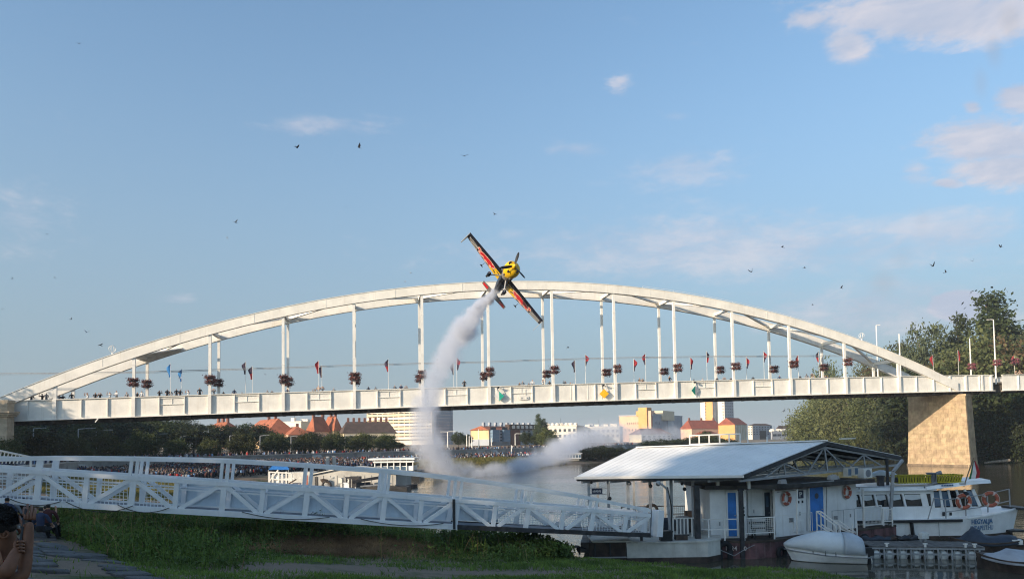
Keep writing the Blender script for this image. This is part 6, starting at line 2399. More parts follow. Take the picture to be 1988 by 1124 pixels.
MB().box((xc, 168, .2), (wl + 1.5, 6, .9)).build('hull', 'black', bh)
MB().box((xc, 168, (z(891) + .6) / 2), (wl - .8, 5, z(891) - .6)).build('lower_storey', 'cream_hull', bh)
MB().box((xc, 168, (z(880.5) + z(890.5)) / 2), (wl, 5.6, z(880.5) - z(890.5))).build('upper_storey', 'boat_white', bh)
MB().box((xc, 168, z(880)), (wl + .5, 6, .14)).build('roof', 'boat_white', bh)
for k in range(8):
    piece('window', 'glass_blue', bh, (p0.x + wl * (k + .5) / 8, 165.18, (z(883) + z(888)) / 2), (wl / 12, .08, z(883) - z(888)))

# ------------------------------------------------------------------ town beyond the bridge
pmat('render_cream', (0.66, 0.56, 0.40), .85, .06, .25)
pmat('render_yellow', (0.66, 0.47, 0.26), .85, .06, .25)
pmat('render_white', (0.72, 0.66, 0.58), .85, .05, .25)
pmat('render_orange', (0.66, 0.36, 0.14), .85, .05, .25)
pmat('render_pink', (0.66, 0.42, 0.30), .85, .05, .25)
pmat('render_grey', (0.36, 0.38, 0.42), .85, .08, .25)  # plain grey, also painted as shade on walls turned from the sun
pmat('render_brown', (0.20, 0.085, 0.06), .85, .1, .4)
pmat('curtain_wall', (0.17, 0.25, 0.34), .25, .08, .12, spec=.6)
pmat('tile_orange', (0.36, 0.11, 0.05), .85, .14, .6, rnd=.06)
pmat('tile_red', (0.28, 0.075, 0.045), .85, .14, .6)
pmat('tile_purple', (0.20, 0.085, 0.085), .85, .14, .6)
pmat('tile_brown', (0.085, 0.055, 0.045), .85, .2, .6)
pmat('pane_far', (0.05, 0.06, 0.08), .2, .2, .6)


def along_to(corner, d, px):
    """distance along d from the corner until it projects on column px"""
    lo, hi = 0.0, 220.0
    s = 1 if proj(corner + d * 5)[0] > proj(corner)[0] else -1
    for _ in range(50):
        m = (lo + hi) / 2
        if (proj(corner + d * m)[0] - px) * s < 0:
            lo = m
        else:
            hi = m
    return lo


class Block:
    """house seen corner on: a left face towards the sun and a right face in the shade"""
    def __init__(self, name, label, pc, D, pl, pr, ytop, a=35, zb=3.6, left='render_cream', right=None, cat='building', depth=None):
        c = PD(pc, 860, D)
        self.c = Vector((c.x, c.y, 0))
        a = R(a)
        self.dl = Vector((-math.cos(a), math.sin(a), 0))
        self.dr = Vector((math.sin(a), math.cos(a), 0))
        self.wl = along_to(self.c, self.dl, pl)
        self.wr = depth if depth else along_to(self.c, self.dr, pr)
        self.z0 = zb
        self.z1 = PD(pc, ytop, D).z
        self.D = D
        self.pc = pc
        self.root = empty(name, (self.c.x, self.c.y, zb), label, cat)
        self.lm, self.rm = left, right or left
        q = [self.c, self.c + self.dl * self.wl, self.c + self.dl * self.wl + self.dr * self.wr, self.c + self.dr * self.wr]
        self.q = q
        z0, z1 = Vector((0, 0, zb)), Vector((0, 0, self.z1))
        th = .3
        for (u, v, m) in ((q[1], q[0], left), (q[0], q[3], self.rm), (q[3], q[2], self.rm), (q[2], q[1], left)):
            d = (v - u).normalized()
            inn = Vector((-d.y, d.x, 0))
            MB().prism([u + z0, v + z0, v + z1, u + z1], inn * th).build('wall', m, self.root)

    def zy(self, y):
        return PD(self.pc, y, self.D).z

    def face(self, side):
        """origin at the near corner, direction, outward normal, length"""
        if side == 'l':
            return self.c, self.dl, Vector((-self.dr.x, -self.dr.y, 0)), self.wl
        return self.c, self.dr, Vector((-self.dl.x, -self.dl.y, 0)), self.wr

    def windows(self, side, cols, rows, z0, z1, w=.45, h=.5, mat='pane_far', name='window', u0=0.0, u1=1.0, out=.06):
        o, d, n, L = self.face(side)
        for j in range(rows):
            for i in range(cols):
                u = u0 + (u1 - u0) * (i + .5) / cols
                z = z0 + (z1 - z0) * (j + .5) / rows
                cw, ch = L * (u1 - u0) / cols * w, (z1 - z0) / rows * h
                piece(name, mat, self.root, o + d * (L * u) + n * (out - .03) + Vector((0, 0, z)), (cw, .12, ch), frame(d))

    def slab(self, name, side, u0, u1, z0, z1, out, mat, depth=.3):
        o, d, n, L = self.face(side)
        return piece(name, mat, self.root, o + d * (L * (u0 + u1) / 2) + n * (out - depth / 2) + Vector((0, 0, (z0 + z1) / 2)), (L * (u1 - u0), depth, z1 - z0), frame(d))

    def hip(self, ytop, mat, over=.5, inset=.5, axis=None, name='roof'):
        zt = self.zy(ytop)
        q = self.q
        cen = sum(q, Vector()) / 4
        e = [cen + (p - cen) * (1 + over * 2 / max(self.wl, self.wr)) + Vector((0, 0, self.z1)) for p in q]
        axis = axis or ('l' if self.wl > self.wr else 'r')
        if axis == 'l':
            m0, m1 = (q[0] + q[3]) / 2, (q[1] + q[2]) / 2
        else:
            m0, m1 = (q[0] + q[1]) / 2, (q[3] + q[2]) / 2
        r0, r1 = m0.lerp(m1, inset * .5) + Vector((0, 0, zt)), m1.lerp(m0, inset * .5) + Vector((0, 0, zt))
        mb = MB()
        if axis == 'l':
            mb.add(e + [r0, r1], [(0, 3, 4), (1, 2, 5)[::-1], (0, 4, 5, 1), (3, 2, 5, 4), (0, 1, 2, 3)])
        else:
            mb.add(e + [r0, r1], [(0, 1, 4), (3, 5, 2), (0, 4, 5, 3), (1, 2, 5, 4), (0, 1, 2, 3)])
        self.roof = mb.build(name, mat, self.root)
        self.ridge = (r0, r1)
        if inset < .05:
            # gable walls
            for (u, v, rr) in (((q[0], q[3], r0), (q[1], q[2], r1)) if axis == 'l' else ((q[0], q[1], r0), (q[3], q[2], r1))):
                g = MB()
                g.prism([u + Vector((0, 0, self.z1)), v + Vector((0, 0, self.z1)), rr - Vector((0, 0, .25))], (self.dr if axis == 'r' else self.dl) * .2)
                g.build('gable', self.lm, self.root)
        return self.roof

    def flat(self, mat='render_grey', th=.4, over=.25):
        cen = sum(self.q, Vector()) / 4
        e = [cen + (p - cen) * (1 + over * 2 / max(self.wl, self.wr)) + Vector((0, 0, self.z1 + .003)) for p in self.q]
        MB().prism(e, (0, 0, th)).build('roof', mat, self.root)
        rr = random.Random(int(self.pc))
        for k in range(3):
            p = self.c + self.dl * (self.wl * rr.uniform(.2, .8)) + self.dr * (self.wr * rr.uniform(.25, .7)) + Vector((0, 0, self.z1 + th))
            h = rr.uniform(.8, 2.0)
            piece('roof_unit', rr.choice(['render_grey', 'render_white']), self.root, p + Vector((0, 0, h / 2)), (rr.uniform(1.2, 3), rr.uniform(1.2, 2.5), h), frame(self.dr))
        piece('aerial', 'pane_far', self.root, self.c + self.dl * (self.wl * .5) + self.dr * 2 + Vector((0, 0, self.z1 + th + 1.6)), (.12, .12, 3.2))

    def chimneys(self, n, mat='render_brown', h=1.6, w=.8, t0=.05, t1=.95):
        r0, r1 = self.ridge
        for k in range(n):
            p = r0.lerp(r1, t0 + (t1 - t0) * k / max(1, n - 1))
            piece('chimney', mat, self.root, p + Vector((0, 0, h / 2 - .3)), (w, w, h), frame(self.dr))


# old town houses behind the promenade trees
b = Block('red_roofed_house', 'small house with an orange roof half hidden by trees at the far left', 436, 250, 408, 458, 829, left='render_pink', a=30)
b.hip(818, 'tile_orange', inset=.3); b.chimneys(3)
b = Block('red_roofed_house', 'large old house with a steep orange hipped roof and a tall chimney stack', 516, 240, 470, 578, 842, left='render_yellow', right='render_pink', a=55)
b.hip(811, 'tile_orange', inset=.25); b.chimneys(2, h=3, t0=.15, t1=.5)
b.windows('r', 8, 2, b.z0 + 1, b.z1 - .6)
b = Block('red_roofed_house', 'low house with a plain orange roof between the two large gabled houses', 560, 236, 528, 606, 844, left='render_pink', a=62)
b.hip(827, 'tile_orange', inset=.25); b.chimneys(2, h=1.2)
b = Block('red_roofed_house', 'twin old house with two steep orange roofs, the left of the two', 612, 246, 596, 640, 838, left='render_yellow', right='render_pink', a=40)
b.hip(808, 'tile_orange', inset=.28); b.chimneys(2, h=1.6)
b.windows('r', 4, 2, b.z0 + 1, b.z1 - .6)
b = Block('red_roofed_house', 'twin old house with two steep orange roofs, the right of the two', 648, 250, 626, 664, 836, left='render_yellow', right='render_yellow', a=50)
b.hip(807, 'tile_orange', inset=.28); b.chimneys(2, h=2.4, t0=.1, t1=.6)
b.windows('l', 3, 2, b.z0 + 1, b.z1 - .6)
b = Block('brown_roofed_house', 'long old house with a dark brown hipped roof and a row of chimneys', 668, 242, 660, 768, 841, left='render_cream', right='render_cream', a=68)
b.hip(818, 'tile_brown', inset=.16); b.chimneys(8, h=1.6, w=.7)
b.windows('r', 14, 2, b.z0 + 1, b.z1 - .7, w=.4)
b = Block('cream_hall', 'pale cream modern hall showing between the orange roofs', 585, 330, 548, 618, 819, left='render_white', right='render_cream', a=20)
b.flat('render_white')
# hotel slab with its glass end wall
b = Block('hotel_tower', 'tall hotel slab with a grid of balconies and a blue glass end wall', 842, 330, 716, 880, 764, left='render_white', right='curtain_wall', a=22)
b.flat('render_grey', 1.0)
NR, NCL = 13, 12
zz = np.linspace(b.z0 + 3, b.z1 - .5, NR + 1)
for j in range(NR):
    b.slab('balcony_slab', 'l', 0, 1, zz[j] - .12, zz[j] + .95, 1.5, 'render_cream' if j % 2 else 'render_white', .25)
for i in range(NCL + 1):
    u = min(max(i / NCL, .006), .994)
    b.slab('balcony_fin', 'l', u - .006, u + .006, b.z0 + 3, b.z1 - .5, 1.42, 'render_yellow', 1.4)
b.windows('l', NCL, NR, b.z0 + 3.2, b.z1 - .3, w=.6, h=.55)
for j in range(14):
    z = b.z0 + (b.z1 - b.z0) * (j + 1) / 15
    b.slab('mullion', 'r', 0, 1, z - .08, z + .08, .08, 'render_grey', .12)
for u in (.22, .86, .93):
    b.slab('mullion', 'r', u - .006, u + .006, b.z0, b.z1, .1, 'render_grey', .14)
# apartment block
b = Block('apartment_block', 'apartment block with a sunlit yellow gable wall and shaded balconies', 950, 262, 914, 1052, 834, left='render_yellow', right='render_grey', a=38)
b.hip(826, 'tile_orange', inset=.04, axis='r', over=.6)
b.chimneys(9, 'render_grey', 1.6, .9)
b.slab('mansard', 'r', .35, 1, b.z1 - .05, b.z1 + 2.0, .4, 'tile_brown', 2.0)
for k in range(7):
    b.slab('dormer', 'r', .40 + k * .085, .44 + k * .085, b.z1 + .4, b.z1 + 1.6, .8, 'render_white', .8)
b.slab('brick_bay', 'r', .38, .56, b.z0, b.z1 - .1, .35, 'render_brown', .3)
b.slab('gable_base', 'l', 0, 1, b.z0, b.z0 + 2.2, .12, 'render_grey', .1)
for u in (.07, .28):
    for j in range(4):
        z = b.z0 + 1.2 + j * (b.z1 - b.z0 - 1.2) / 4
        b.slab('balcony', 'r', u - .055, u + .055, z, z + 1.0, 1.2, 'curtain_wall', 1.1)
        b.slab('window', 'r', u - .05, u + .05, z + 1.05, z + 2.0, .07, 'pane_far', .1)
b.windows('r', 2, 4, b.z0 + 1.2, b.z1, w=.5, h=.5, u0=.12, u1=.24)
b.windows('r', 4, 4, b.z0 + 1.2, b.z1, w=.45, h=.5, u0=.6, u1=.98)
# white strip with roof domes
b = Block('white_terrace', 'long low white building with small white domes along its flat roof', 1120, 330, 1056, 1206, 827, left='render_white', right='render_white', a=15, depth=18)
b.flat('render_white', .5)
b.windows('l', 7, 2, b.z0 + 2, b.z1 - .5, w=.5)
for k in range(7):
    p = b.c + b.dl * (b.wl * (.06 + k * .14)) + b.dr * 3 + Vector((0, 0, b.z1 + .5))
    MB().sphere(p + Vector((0, 0, .5)), .9, 8, 5, (1, 1, .8)).build('roof_dome', 'render_white', b.root)
b = Block('white_terrace', 'pale low building with a stepped roof behind the drifting smoke', 1204, 345, 1122, 1216, 829, left='render_white', right='render_grey', a=12, depth=20)
b.flat('render_white', .5)
b.windows('l', 9, 2, b.z0 + 2, b.z1 - .5, w=.5)
for k in range(4):
    p = b.c + b.dl * (b.wl * (.12 + k * .22)) + b.dr * 4 + Vector((0, 0, b.z1 + .9))
    piece('roof_box', 'render_white', b.root, p, (2.2, 2, 1.3), frame(b.dr))
b = Block('yellow_house', 'small yellow house beside the poplars above the flood wall', 1054, 285, 1036, 1066, 835, left='render_orange', right='render_yellow', a=35)
b.hip(829, 'tile_red', inset=.3)
# grey hall with orange stair tower
b = Block('concert_hall', 'big pale hall with an orange stair tower and a shaded grey wing', 1268, 400, 1203, 1326, 806, left='render_pink', right='render_grey', a=32)
b.flat('render_grey', .6)
b.slab('stair_tower', 'l', .12, .37, b.z0, b.zy(790.5), 2.2, 'render_orange', 7.0)
b.slab('stair_tower_wing', 'l', .02, .115, b.z0, b.zy(797), 1.2, 'render_pink', 5.0)
b.slab('stair_tower_wing', 'l', .375, .46, b.zy(806), b.zy(797), 1.2, 'render_orange', 4.0)
b.slab('sign_board', 'r', .28, .66, b.z1 - 2.4, b.z1 + 2.8, 1.0, 'render_cream', 5.0)
b.slab('stair_window', 'r', .48, .70, b.zy(840), b.zy(814), .2, 'curtain_wall', .3)
b.windows('l', 6, 1, b.zy(823), b.zy(818), w=.28, h=.8, u0=.40, u1=.78)
b.windows('l', 4, 1, b.zy(836), b.zy(831), w=.28, h=.8, u0=.45, u1=.85)
b.windows('r', 2, 1, b.zy(824), b.zy(817), w=.12, h=.8, u0=.05, u1=.25)
b = Block('purple_roofed_house', 'house with a wide purple red roof in front of the grey hall', 1246, 318, 1222, 1304, 843, left='render_cream', right='render_white', a=48)
b.hip(831, 'tile_purple', inset=.3); b.windows('r', 6, 2, b.z0 + 1, b.z1 - .5)
# residential towers cut off by the girder
for pc, pl, pr, lm, lab in ((1386, 1362, 1392, 'render_orange', 'tall residential tower with a white and an orange stripe, left of the pair'), (1409, 1391, 1426, 'render_white', 'tall residential tower with a white face and a blue shaded face, right of the pair')):
    b = Block('residential_tower', lab, pc, 540, pl, pr, 762, left=lm, right='render_grey', a=40)
    b.flat('render_grey', .8)
    if lm == 'render_orange':
        b.slab('white_stripe', 'l', .62, 1, b.z0, b.z1 - .2, .3, 'render_white', .3)
        b.windows('l', 1, 14, b.z0 + 4, b.z1, w=.6, h=.4, u0=.55, u1=.62, out=.35)
    else:
        b.windows('l', 1, 14, b.z0 + 4, b.z1, w=.7, h=.4, u0=.10, u1=.26)
        b.windows('r', 4, 14, b.z0 + 4, b.z1, w=.3, h=.4)
b = Block('long_red_roof', 'long building with a dusky red roof left of the orange gabled house', 1344, 385, 1322, 1404, 832, left='render_pink', right='render_pink', a=62)
b.hip(815, 'tile_red', inset=.12); b.chimneys(3, h=1.5)
b = Block('orange_gabled_house', 'orange gabled house with a red roof and a pale shaded side', 1428, 372, 1395, 1452, 824, left='render_orange', right='render_cream', a=40)
b.hip(810, 'tile_red', inset=.0, axis='r', over=.4)
b.slab('window', 'l', .55, .72, b.zy(822), b.zy(819), .1, 'pane_far', .2)
b.slab('window', 'l', .28, .50, b.zy(822), b.zy(819), .1, 'pane_far', .2)
for k in range(5):
    b.slab('pilaster', 'r', .08 + k * .2, .12 + k * .2, b.z0, b.z1 - .2, .2, 'render_white', .3)
b = Block('orange_wing', 'low orange wing with a red roof in front of the long red roof', 1372, 350, 1350, 1396, 843, left='render_orange', right='render_orange', a=45)
b.hip(836, 'tile_red', inset=.3)
b = Block('pale_office', 'pale grey block with four rows of small windows and a dark archway', 1462, 430, 1453, 1500, 826, left='render_white', right='render_grey', a=55)
b.hip(822, 'tile_brown', inset=.4)
b.windows('r', 7, 4, b.z0 + 2.5, b.z1 - .3, w=.4, h=.45)
b.windows('l', 2, 4, b.z0 + 2.5, b.z1 - .3, w=.45, h=.45)
b.slab('archway', 'r', .35, .68, b.z0, b.z0 + 5, .12, 'black', .2)
b = Block('low_hall', 'low dark glazed hall with white domes on its roof beside the outermost willow', 1500, 420, 1497, 1552, 838, left='render_grey', right='render_grey', a=66, depth=20)
b.flat('render_grey', .4)
for k in range(4):
    p = b.c + b.dr * (2 + k * 4.6) + b.dl * 2 + Vector((0, 0, b.z1 + .6))
    MB().sphere(p, 1.9, 9, 5, (1, 1, .6)).build('roof_dome', 'render_white', b.root)
b.windows('r', 6, 1, b.z0 + 1.5, b.z1 - 1, w=.8, h=.7)
b = Block('cream_terrace', 'dim cream terrace of houses partly hidden by the outermost willow', 1512, 450, 1508, 1560, 832, left='render_cream', right='render_cream', a=64, depth=26)
b.hip(826, 'tile_brown', inset=.1)


# ------------------------------------------------------------------ lamps, flags, baskets, signs
def lamp(name, top, zb, label, arm, mat='grey_steel', group=None, r_=.07, head=.5):
    o = empty(name, (top.x, top.y, zb), label, 'street lamp', group)
    MB().tube([(top.x, top.y, zb - .3), (top.x, top.y, zb + (top.z - zb) * .5), tuple(top)], [r_ * 1.35, r_, r_ * .7], 7).build('pole', mat, o)
    if arm is not None:
        q = top + Vector(arm)
        MB().tube([top, top.lerp(q, .5) + Vector((0, 0, .05)), q], [r_ * .7, r_ * .6, r_ * .5], 6).build('arm', mat, o)
        d = Vector(arm).normalized()
        MB().bar(q, q + d * head, .20, .10).build('lamp_head', mat, o)
    return o


LG = 'street lamps along the town promenade'
for k, (px, y, D) in enumerate([(23, 842, 128), (65, 832, 124), (111, 852, 140), (152, 833, 127), (187, 836, 132), (224, 842, 138), (263, 850, 150), (304, 843, 141), (350, 848, 146), (397, 850, 152), (446, 846, 150), (505, 846, 152),
                                (565, 847, 158), (620, 854, 168), (670, 846, 162)]):
    t = PD(px, y, D)
    lamp('street_lamp', t, lz(t.x, D), f'slim street lamp, {nth(k + 1)} from the left along the town promenade', (2.2, .3, .12) if k % 3 == 0 or k in (4, 5) else (1.4, .2, .1), 'grey_steel', LG, .11)
for k, (px, y, D, lab) in enumerate([(869, 838, 190, 'double armed lamp in front of the blue glass wall'), (906, 843, 200, 'white pole, first of three beside the yellow gable wall'), (911, 846, 203, 'white pole, second of three beside the yellow gable wall'),
                                     (916, 848, 206, 'white pole, third of three beside the yellow gable wall'), (929, 833, 205, 'white lamp mast in front of the yellow gable wall'), (954, 850, 212, 'white lamp mast in front of the balconies'),
                                     (1000, 842, 214, 'white lamp mast with a flat head before the brown bay'), (993, 864, 172, 'white post standing on the quay slope below the brown bay')]):
    t = PD(px, y, D)
    o = lamp('lamp_mast', t, lz(t.x, D), lab, (1.2, 0, .05) if k in (0, 6) else None, 'white_paint', None, .14, .8)
    if k == 0:
        MB().tube([t, t + Vector((-1.3, 0, .05))], .07, 6).build('arm', 'white_paint', o)
        MB().bar(t + Vector((-1.3, 0, .05)), t + Vector((-1.9, 0, .05)), .2, .1).build('lamp_head', 'white_paint', o)
# things standing on the bridge
def on_deck(px, w):
    i = b_i(PB(px, 740, w))
    return i, BP(i, w, gtop(i) - 1.15)


for k, (px, ytop, w, lab, arm) in enumerate([(1705, 632, BW - .4, 'tall street lamp on the far walkway of the bridge behind the arch foot', (.35, 0, .06)), (1749, 648, -.05, 'pointed white mast rising through the foot of the near arch', None),
                                             (1886, 657, 1.0, 'white mast without a head on the approach span', None), (1934, 621, 1.0, 'tall white lamp with a short arm on the approach span', (-.75, 0, .03))]):
    i, q = on_deck(px, w)
    t = PB(px, ytop, w)
    lamp('bridge_lamp', Vector((q.x, q.y, t.z)), q.z, lab, arm, 'white_paint', None, .10, .3)
for px, y0, y1, lab in ((218, 670, 690, 'small white finial figure standing on the left flank of the arch'), (1673, 646, 661, 'white wire finial standing on the right flank of the arch')):
    t, bse = PB(px, y0, 0), PB(px, y1 + 2, 0)
    o = empty('arch_finial', bse, lab, 'finial')
    MB().tube([bse, bse.lerp(t, .35)], [.12, .07], 7).build('stem', 'white_paint', o)
    h = (t.z - bse.z)
    for k in range(4):
        a = k * math.pi / 4
        MB().torus(bse + Vector((0, 0, h * .68)), (math.cos(a), math.sin(a), 0), h * .30, .022, 14, 5).build('hoop', 'white_paint', o)
# flower baskets
rng = np.random.default_rng(5)
fb = empty('flower_basket', (0, 0, 0))
lobes = [(-.46, .0, .34), (.46, 0, .34), (-.44, 0, -.32), (.44, 0, -.32), (0, -.42, .36), (0, -.42, -.3), (0, .42, .36), (0, .42, -.3)]
for k, (x, y, z) in enumerate(lobes):
    MB().tube([(x, y, z - .26), (x, y, z - .12), (x, y, z - .02)], [.12, .22, .25], 8).build('planter', 'dark_steel', fb)
    P = np.array([x, y, z]) + rng.normal(size=(120, 3)) * np.array([.20, .20, .15])
    V, F = leaf_quads(P, .10, rng)
    o = bpy.data.objects.new('blossoms', np_mesh('blossoms', V, F, 'blossom'))
    COL.objects.link(o)
    o.parent = fb
MB().tube([(0, 0, -.8), (0, 0, .5)], .05, 6).build('stem', 'grey_steel', fb)
for z in (.2, -.5):
    MB().torus((0, 0, z), (0, 0, 1), .40, .02, 14, 4).build('hoop', 'dark_steel', fb)
fbp = copy_thing(fb)
for ch in fbp.children:
    if ch.name.startswith('blossoms'):
        ch.data = ch.data.copy()
        ch.data.materials[0] = MATS['blossom_pink']
NEARB = [259, 408, 551, 689, 820, 951, 1077, 1199, 1316, 1429, 1541, 1646]
FARB = [(285, 745), (423, 743), (558, 741), (690, 738), (815, 735), (941, 730), (1062, 726), (1178, 723), (1290, 721), (1399, 718), (1503, 717), (1600, 713)]
NEARY = [742, 737, 736, 731, 727, 722, 718, 716, 714, 711, 707, 703]
lst = [(px, y, -.30, 'near') for px, y in zip(NEARB, NEARY)] + [(px, y, BW - .45, 'far') for px, y in FARB]
use = {'near': 0, 'far': 0}
first = True
for px, y, w, side in lst:
    q = PB(px, y, w)
    o = fb if first else copy_thing(fb)
    first = False
    use[side] += 1
    o.location = q
    o.rotation_euler = (0, 0, random.uniform(-.5, .5) + random.choice([0, 1.57]))
    o.scale = tuple(random.uniform(.8, 1.08) for _ in range(3))
    tag(o, f'dark red flower basket cluster on the {nth(use[side])} hanger from the left, {"nearer" if side == "near" else "farther"} arch', 'flower basket', 'flower baskets on the bridge hangers')
first = True
for px, y, w, lab in ((1887, 711, .9, 'pink flower basket cluster on the headless mast of the approach span'), (1936, 704, .9, 'pink flower basket cluster on the tall lamp of the approach span'), (1971, 701, 4.5, 'small pink flower basket cluster by the right edge')):
    o = fbp if first else copy_thing(fbp)
    first = False
    o.location = PB(px, y, w)
    o.scale = (.8,) * 3
    tag(o, lab, 'flower basket', 'flower baskets on the bridge hangers')


# flags hanging limp from their poles
def flag_cloth(parent, top, col, L, width, side, seed, col2=None):
    r_ = random.Random(seed)
    n, m = 9, 5
    vs = []
    for i in range(n + 1):
        t = i / n
        ww = width * (.38 + .62 * math.exp(-((t - .30) / .34) ** 2)) * (.35 + .65 * min(1, t * 5)) * .85
        for j in range(m + 1):
            u = j / m
            x = side * ww * u + .03 * math.sin(t * 7 + seed)
            y = .10 * math.sin(u * 5 + t * 4 + seed) * u
            z = -L * t - .10 * u * (1 - t)
            vs.append(top + BD * x + BN * y + Vector((0, 0, z)))
    for part, (i0, i1), c in (('cloth', (0, n if not col2 else 5), col), ('cloth', (5, n), col2)):
        if c is None:
            continue
        fs = [(i * (m + 1) + j, i * (m + 1) + j + 1, (i + 1) * (m + 1) + j + 1, (i + 1) * (m + 1) + j) for i in range(i0, i1) for j in range(m)]
        used = sorted({v for f in fs for v in f})
        mp = {v: k for k, v in enumerate(used)}
        mb = MB()
        mb.add([vs[v] for v in used], [tuple(mp[v] for v in f) for f in fs])
        mb.build('flag_cloth', c, parent, smooth=True)


FL = [(331, 706, 'b', -1, 0), (353, 716, 'b', -1, 1), (477, 702, 'g', -1, 1), (490, 711, 'dr', -1, 0), (619, 700, 'r', -1, 0), (625, 709, 'd', -1, 1), (754, 697, 'dr', -1, 0), (887, 694, 'rd', 1, 0), (881, 704, 'd', -1, 1),
      (1117, 699, 'g', -1, 0), (1137, 688, 'rd', 1, 1), (1231, 697, 'rd', 1, 0), (1254, 686, 'rd', -1, 1), (1341, 694, 'rd', 1, 0), (1373, 682, 'dr', 1, 1), (1450, 693, 'rd', 1, 0), (1484, 682, 'rd', 1, 1), (1551, 690, 'r', -1, 0),
      (1591, 682, 'gr', -1, 1), (1813, 689, 'r', -1, 0), (1862, 680, 'r', 1, 1), (1971, 690, 'r', -1, 1)]
CM = {'b': 'flag_blue', 'g': 'flag_dark', 'r': 'flag_red', 'd': 'flag_dark'}
CWD = {'b': 'light blue', 'g': 'dull grey', 'r': 'red', 'd': 'dark', 'dr': 'dark and red', 'rd': 'red and dark', 'gr': 'grey and red'}
FL.sort()
for k, (px, y, c, side, far) in enumerate(FL):
    w = .5 if not far else BW - .8
    i, q = on_deck(px, w)
    t = PB(px, y, w)
    o = empty('flag', (q.x, q.y, q.z), f'{CWD[c]} flag hanging limp on its pole, {nth(k + 1)} from the left on the bridge', 'flag', 'flags along the bridge railing')
    MB().tube([(q.x, q.y, q.z), (q.x, q.y, t.z + .05)], [.035, .022], 6).build('pole', 'white_paint', o)
    tp = Vector((q.x, q.y, t.z))
    if len(c) == 1:
        flag_cloth(o, tp, CM[c], 1.75, .62, side, k + 1)
    else:
        flag_cloth(o, tp, CM[c[0]], 1.75, .62, side, k + 1, CM[c[1]])
# overhead line above the roadway
pts = [PB(x, y, BW / 2) for x, y in ((-30, 725), (105, 724), (300, 721), (420, 717), (555, 713), (690, 708), (955, 701.5), (1077, 697), (1200, 694), (1330, 692), (1450, 691), (1600, 690), (1700, 690))]
tag(MB().tube(pts, .045, 5).build('overhead_wire', 'grey_steel'), 'thin grey overhead line running along the bridge above the flags', 'cable')
tag(MB().tube([p + Vector((0, 0, -.16)) for p in pts], .03, 5).build('overhead_wire', 'grey_steel'), 'lower of the two thin overhead lines along the bridge', 'cable')


# navigation marks on the girder
def diamond(px, y, size, mats, label, tilt=0.0):
    q = PB(px, y, -.42)
    o = empty('navigation_mark', q - Vector((0, 0, size)), label, 'sign')
    d = (BD * math.cos(tilt) - BN * math.sin(tilt)).normalized()
    nn = Vector((d.y, -d.x, 0))
    up = Vector((0, 0, 1))
    L_, R_, T_, B_ = q - d * size, q + d * size, q + up * size, q - up * size
    if mats[0] == mats[1]:
        MB().prism([L_, B_, R_, T_], nn * -.06).build('board', mats[0], o)
    else:
        MB().prism([L_, B_, T_], nn * -.06).build('board', mats[0], o)
        MB().prism([B_, R_, T_], nn * -.06).build('board', mats[1], o)
    for s in (-.45, .45):
        rod('hanger_bar', 'white_paint', o, q + d * s * size + up * size * .5 + BN * .10, q + d * s * size + up * (size + .75) + BN * .35, .05)
    MB().tube([q + up * (size + .5) - d * .1, q + up * (size + .5) - d * .1 - BN * .22], .14, 10).build('signal_lamp', 'black', o)
    rod('lamp_arm', 'grey_steel', o, q + up * (size + .5) + BN * .3, q + up * (size + .45) + d * .75, .05)
    return o


diamond(969, 769, .70, ('flag_white', 'sign_green'), 'diamond navigation mark, left half white and right half green, on the girder', .25)
diamond(1173, 764, .68, ('sign_yellow', 'sign_yellow'), 'yellow diamond navigation mark on the girder', .15)
diamond(1350, 758, .70, ('sign_green', 'flag_white'), 'diamond navigation mark, left half green and right half white, on the girder', -.3)
q = PB(1016, 772, -.06)
pl = empty('relief_plate', q - Vector((0, 0, .3)), 'white oval plate with two raised bosses on the girder between the green and yellow marks', 'plate')
ring = [q + BD * (.62 * math.copysign(abs(math.cos(a)) ** .6, math.cos(a)) * 1.25) + Vector((0, 0, .30 * math.copysign(abs(math.sin(a)) ** .6, math.sin(a)))) for a in np.linspace(0, 2 * math.pi, 20, endpoint=False)]
MB().prism(ring, BN * -.07).build('plate', 'bridge_paint', pl)
for s in (-.4, .4):
    MB().tube([q + BD * s - BN * .06, q + BD * s - BN * .16], .12, 10).build('boss', 'bridge_paint', pl)
rod('cable_duct', 'bridge_paint', pl, q + BD * .3 + Vector((0, 0, .3)), q + BD * .3 + Vector((0, 0, 1.25)), .04)

# ------------------------------------------------------------------ aerobatic aeroplane
ap = empty('aeroplane', (0, 0, 0), 'yellow nosed dark aerobatic aeroplane banking steeply and trailing smoke above the bridge', 'aeroplane')


def chord(s):
    """leading edge, trailing edge of the wing at half span s"""
    t = abs(s) / 3.7
    return 0.78 - .10 * t, -0.78 + .62 * t


def airfoil(s, thick=.15, k=9):
    le, te = chord(s)
    c = le - te
    top, bot = [], []
    for i in range(k + 1):
        x = i / k
        yt = 5 * thick * (.2969 * math.sqrt(x) - .126 * x - .3516 * x * x + .2843 * x ** 3 - .1015 * x ** 4) * c * .62
        top.append(Vector((s, le - x * c, yt)))
        bot.append(Vector((s, le - x * c, -yt)))
    return top + bot[::-1][1:-1]


def lower(s, t, out=.006):
    """point on the lower wing surface; t from leading (0) to trailing edge (1)"""
    le, te = chord(s)
    c = le - te
    yt = 5 * .15 * (.2969 * math.sqrt(t) - .126 * t - .3516 * t * t + .2843 * t ** 3 - .1015 * t ** 4) * c * .62
    return Vector((s, le - t * c, -yt - out))


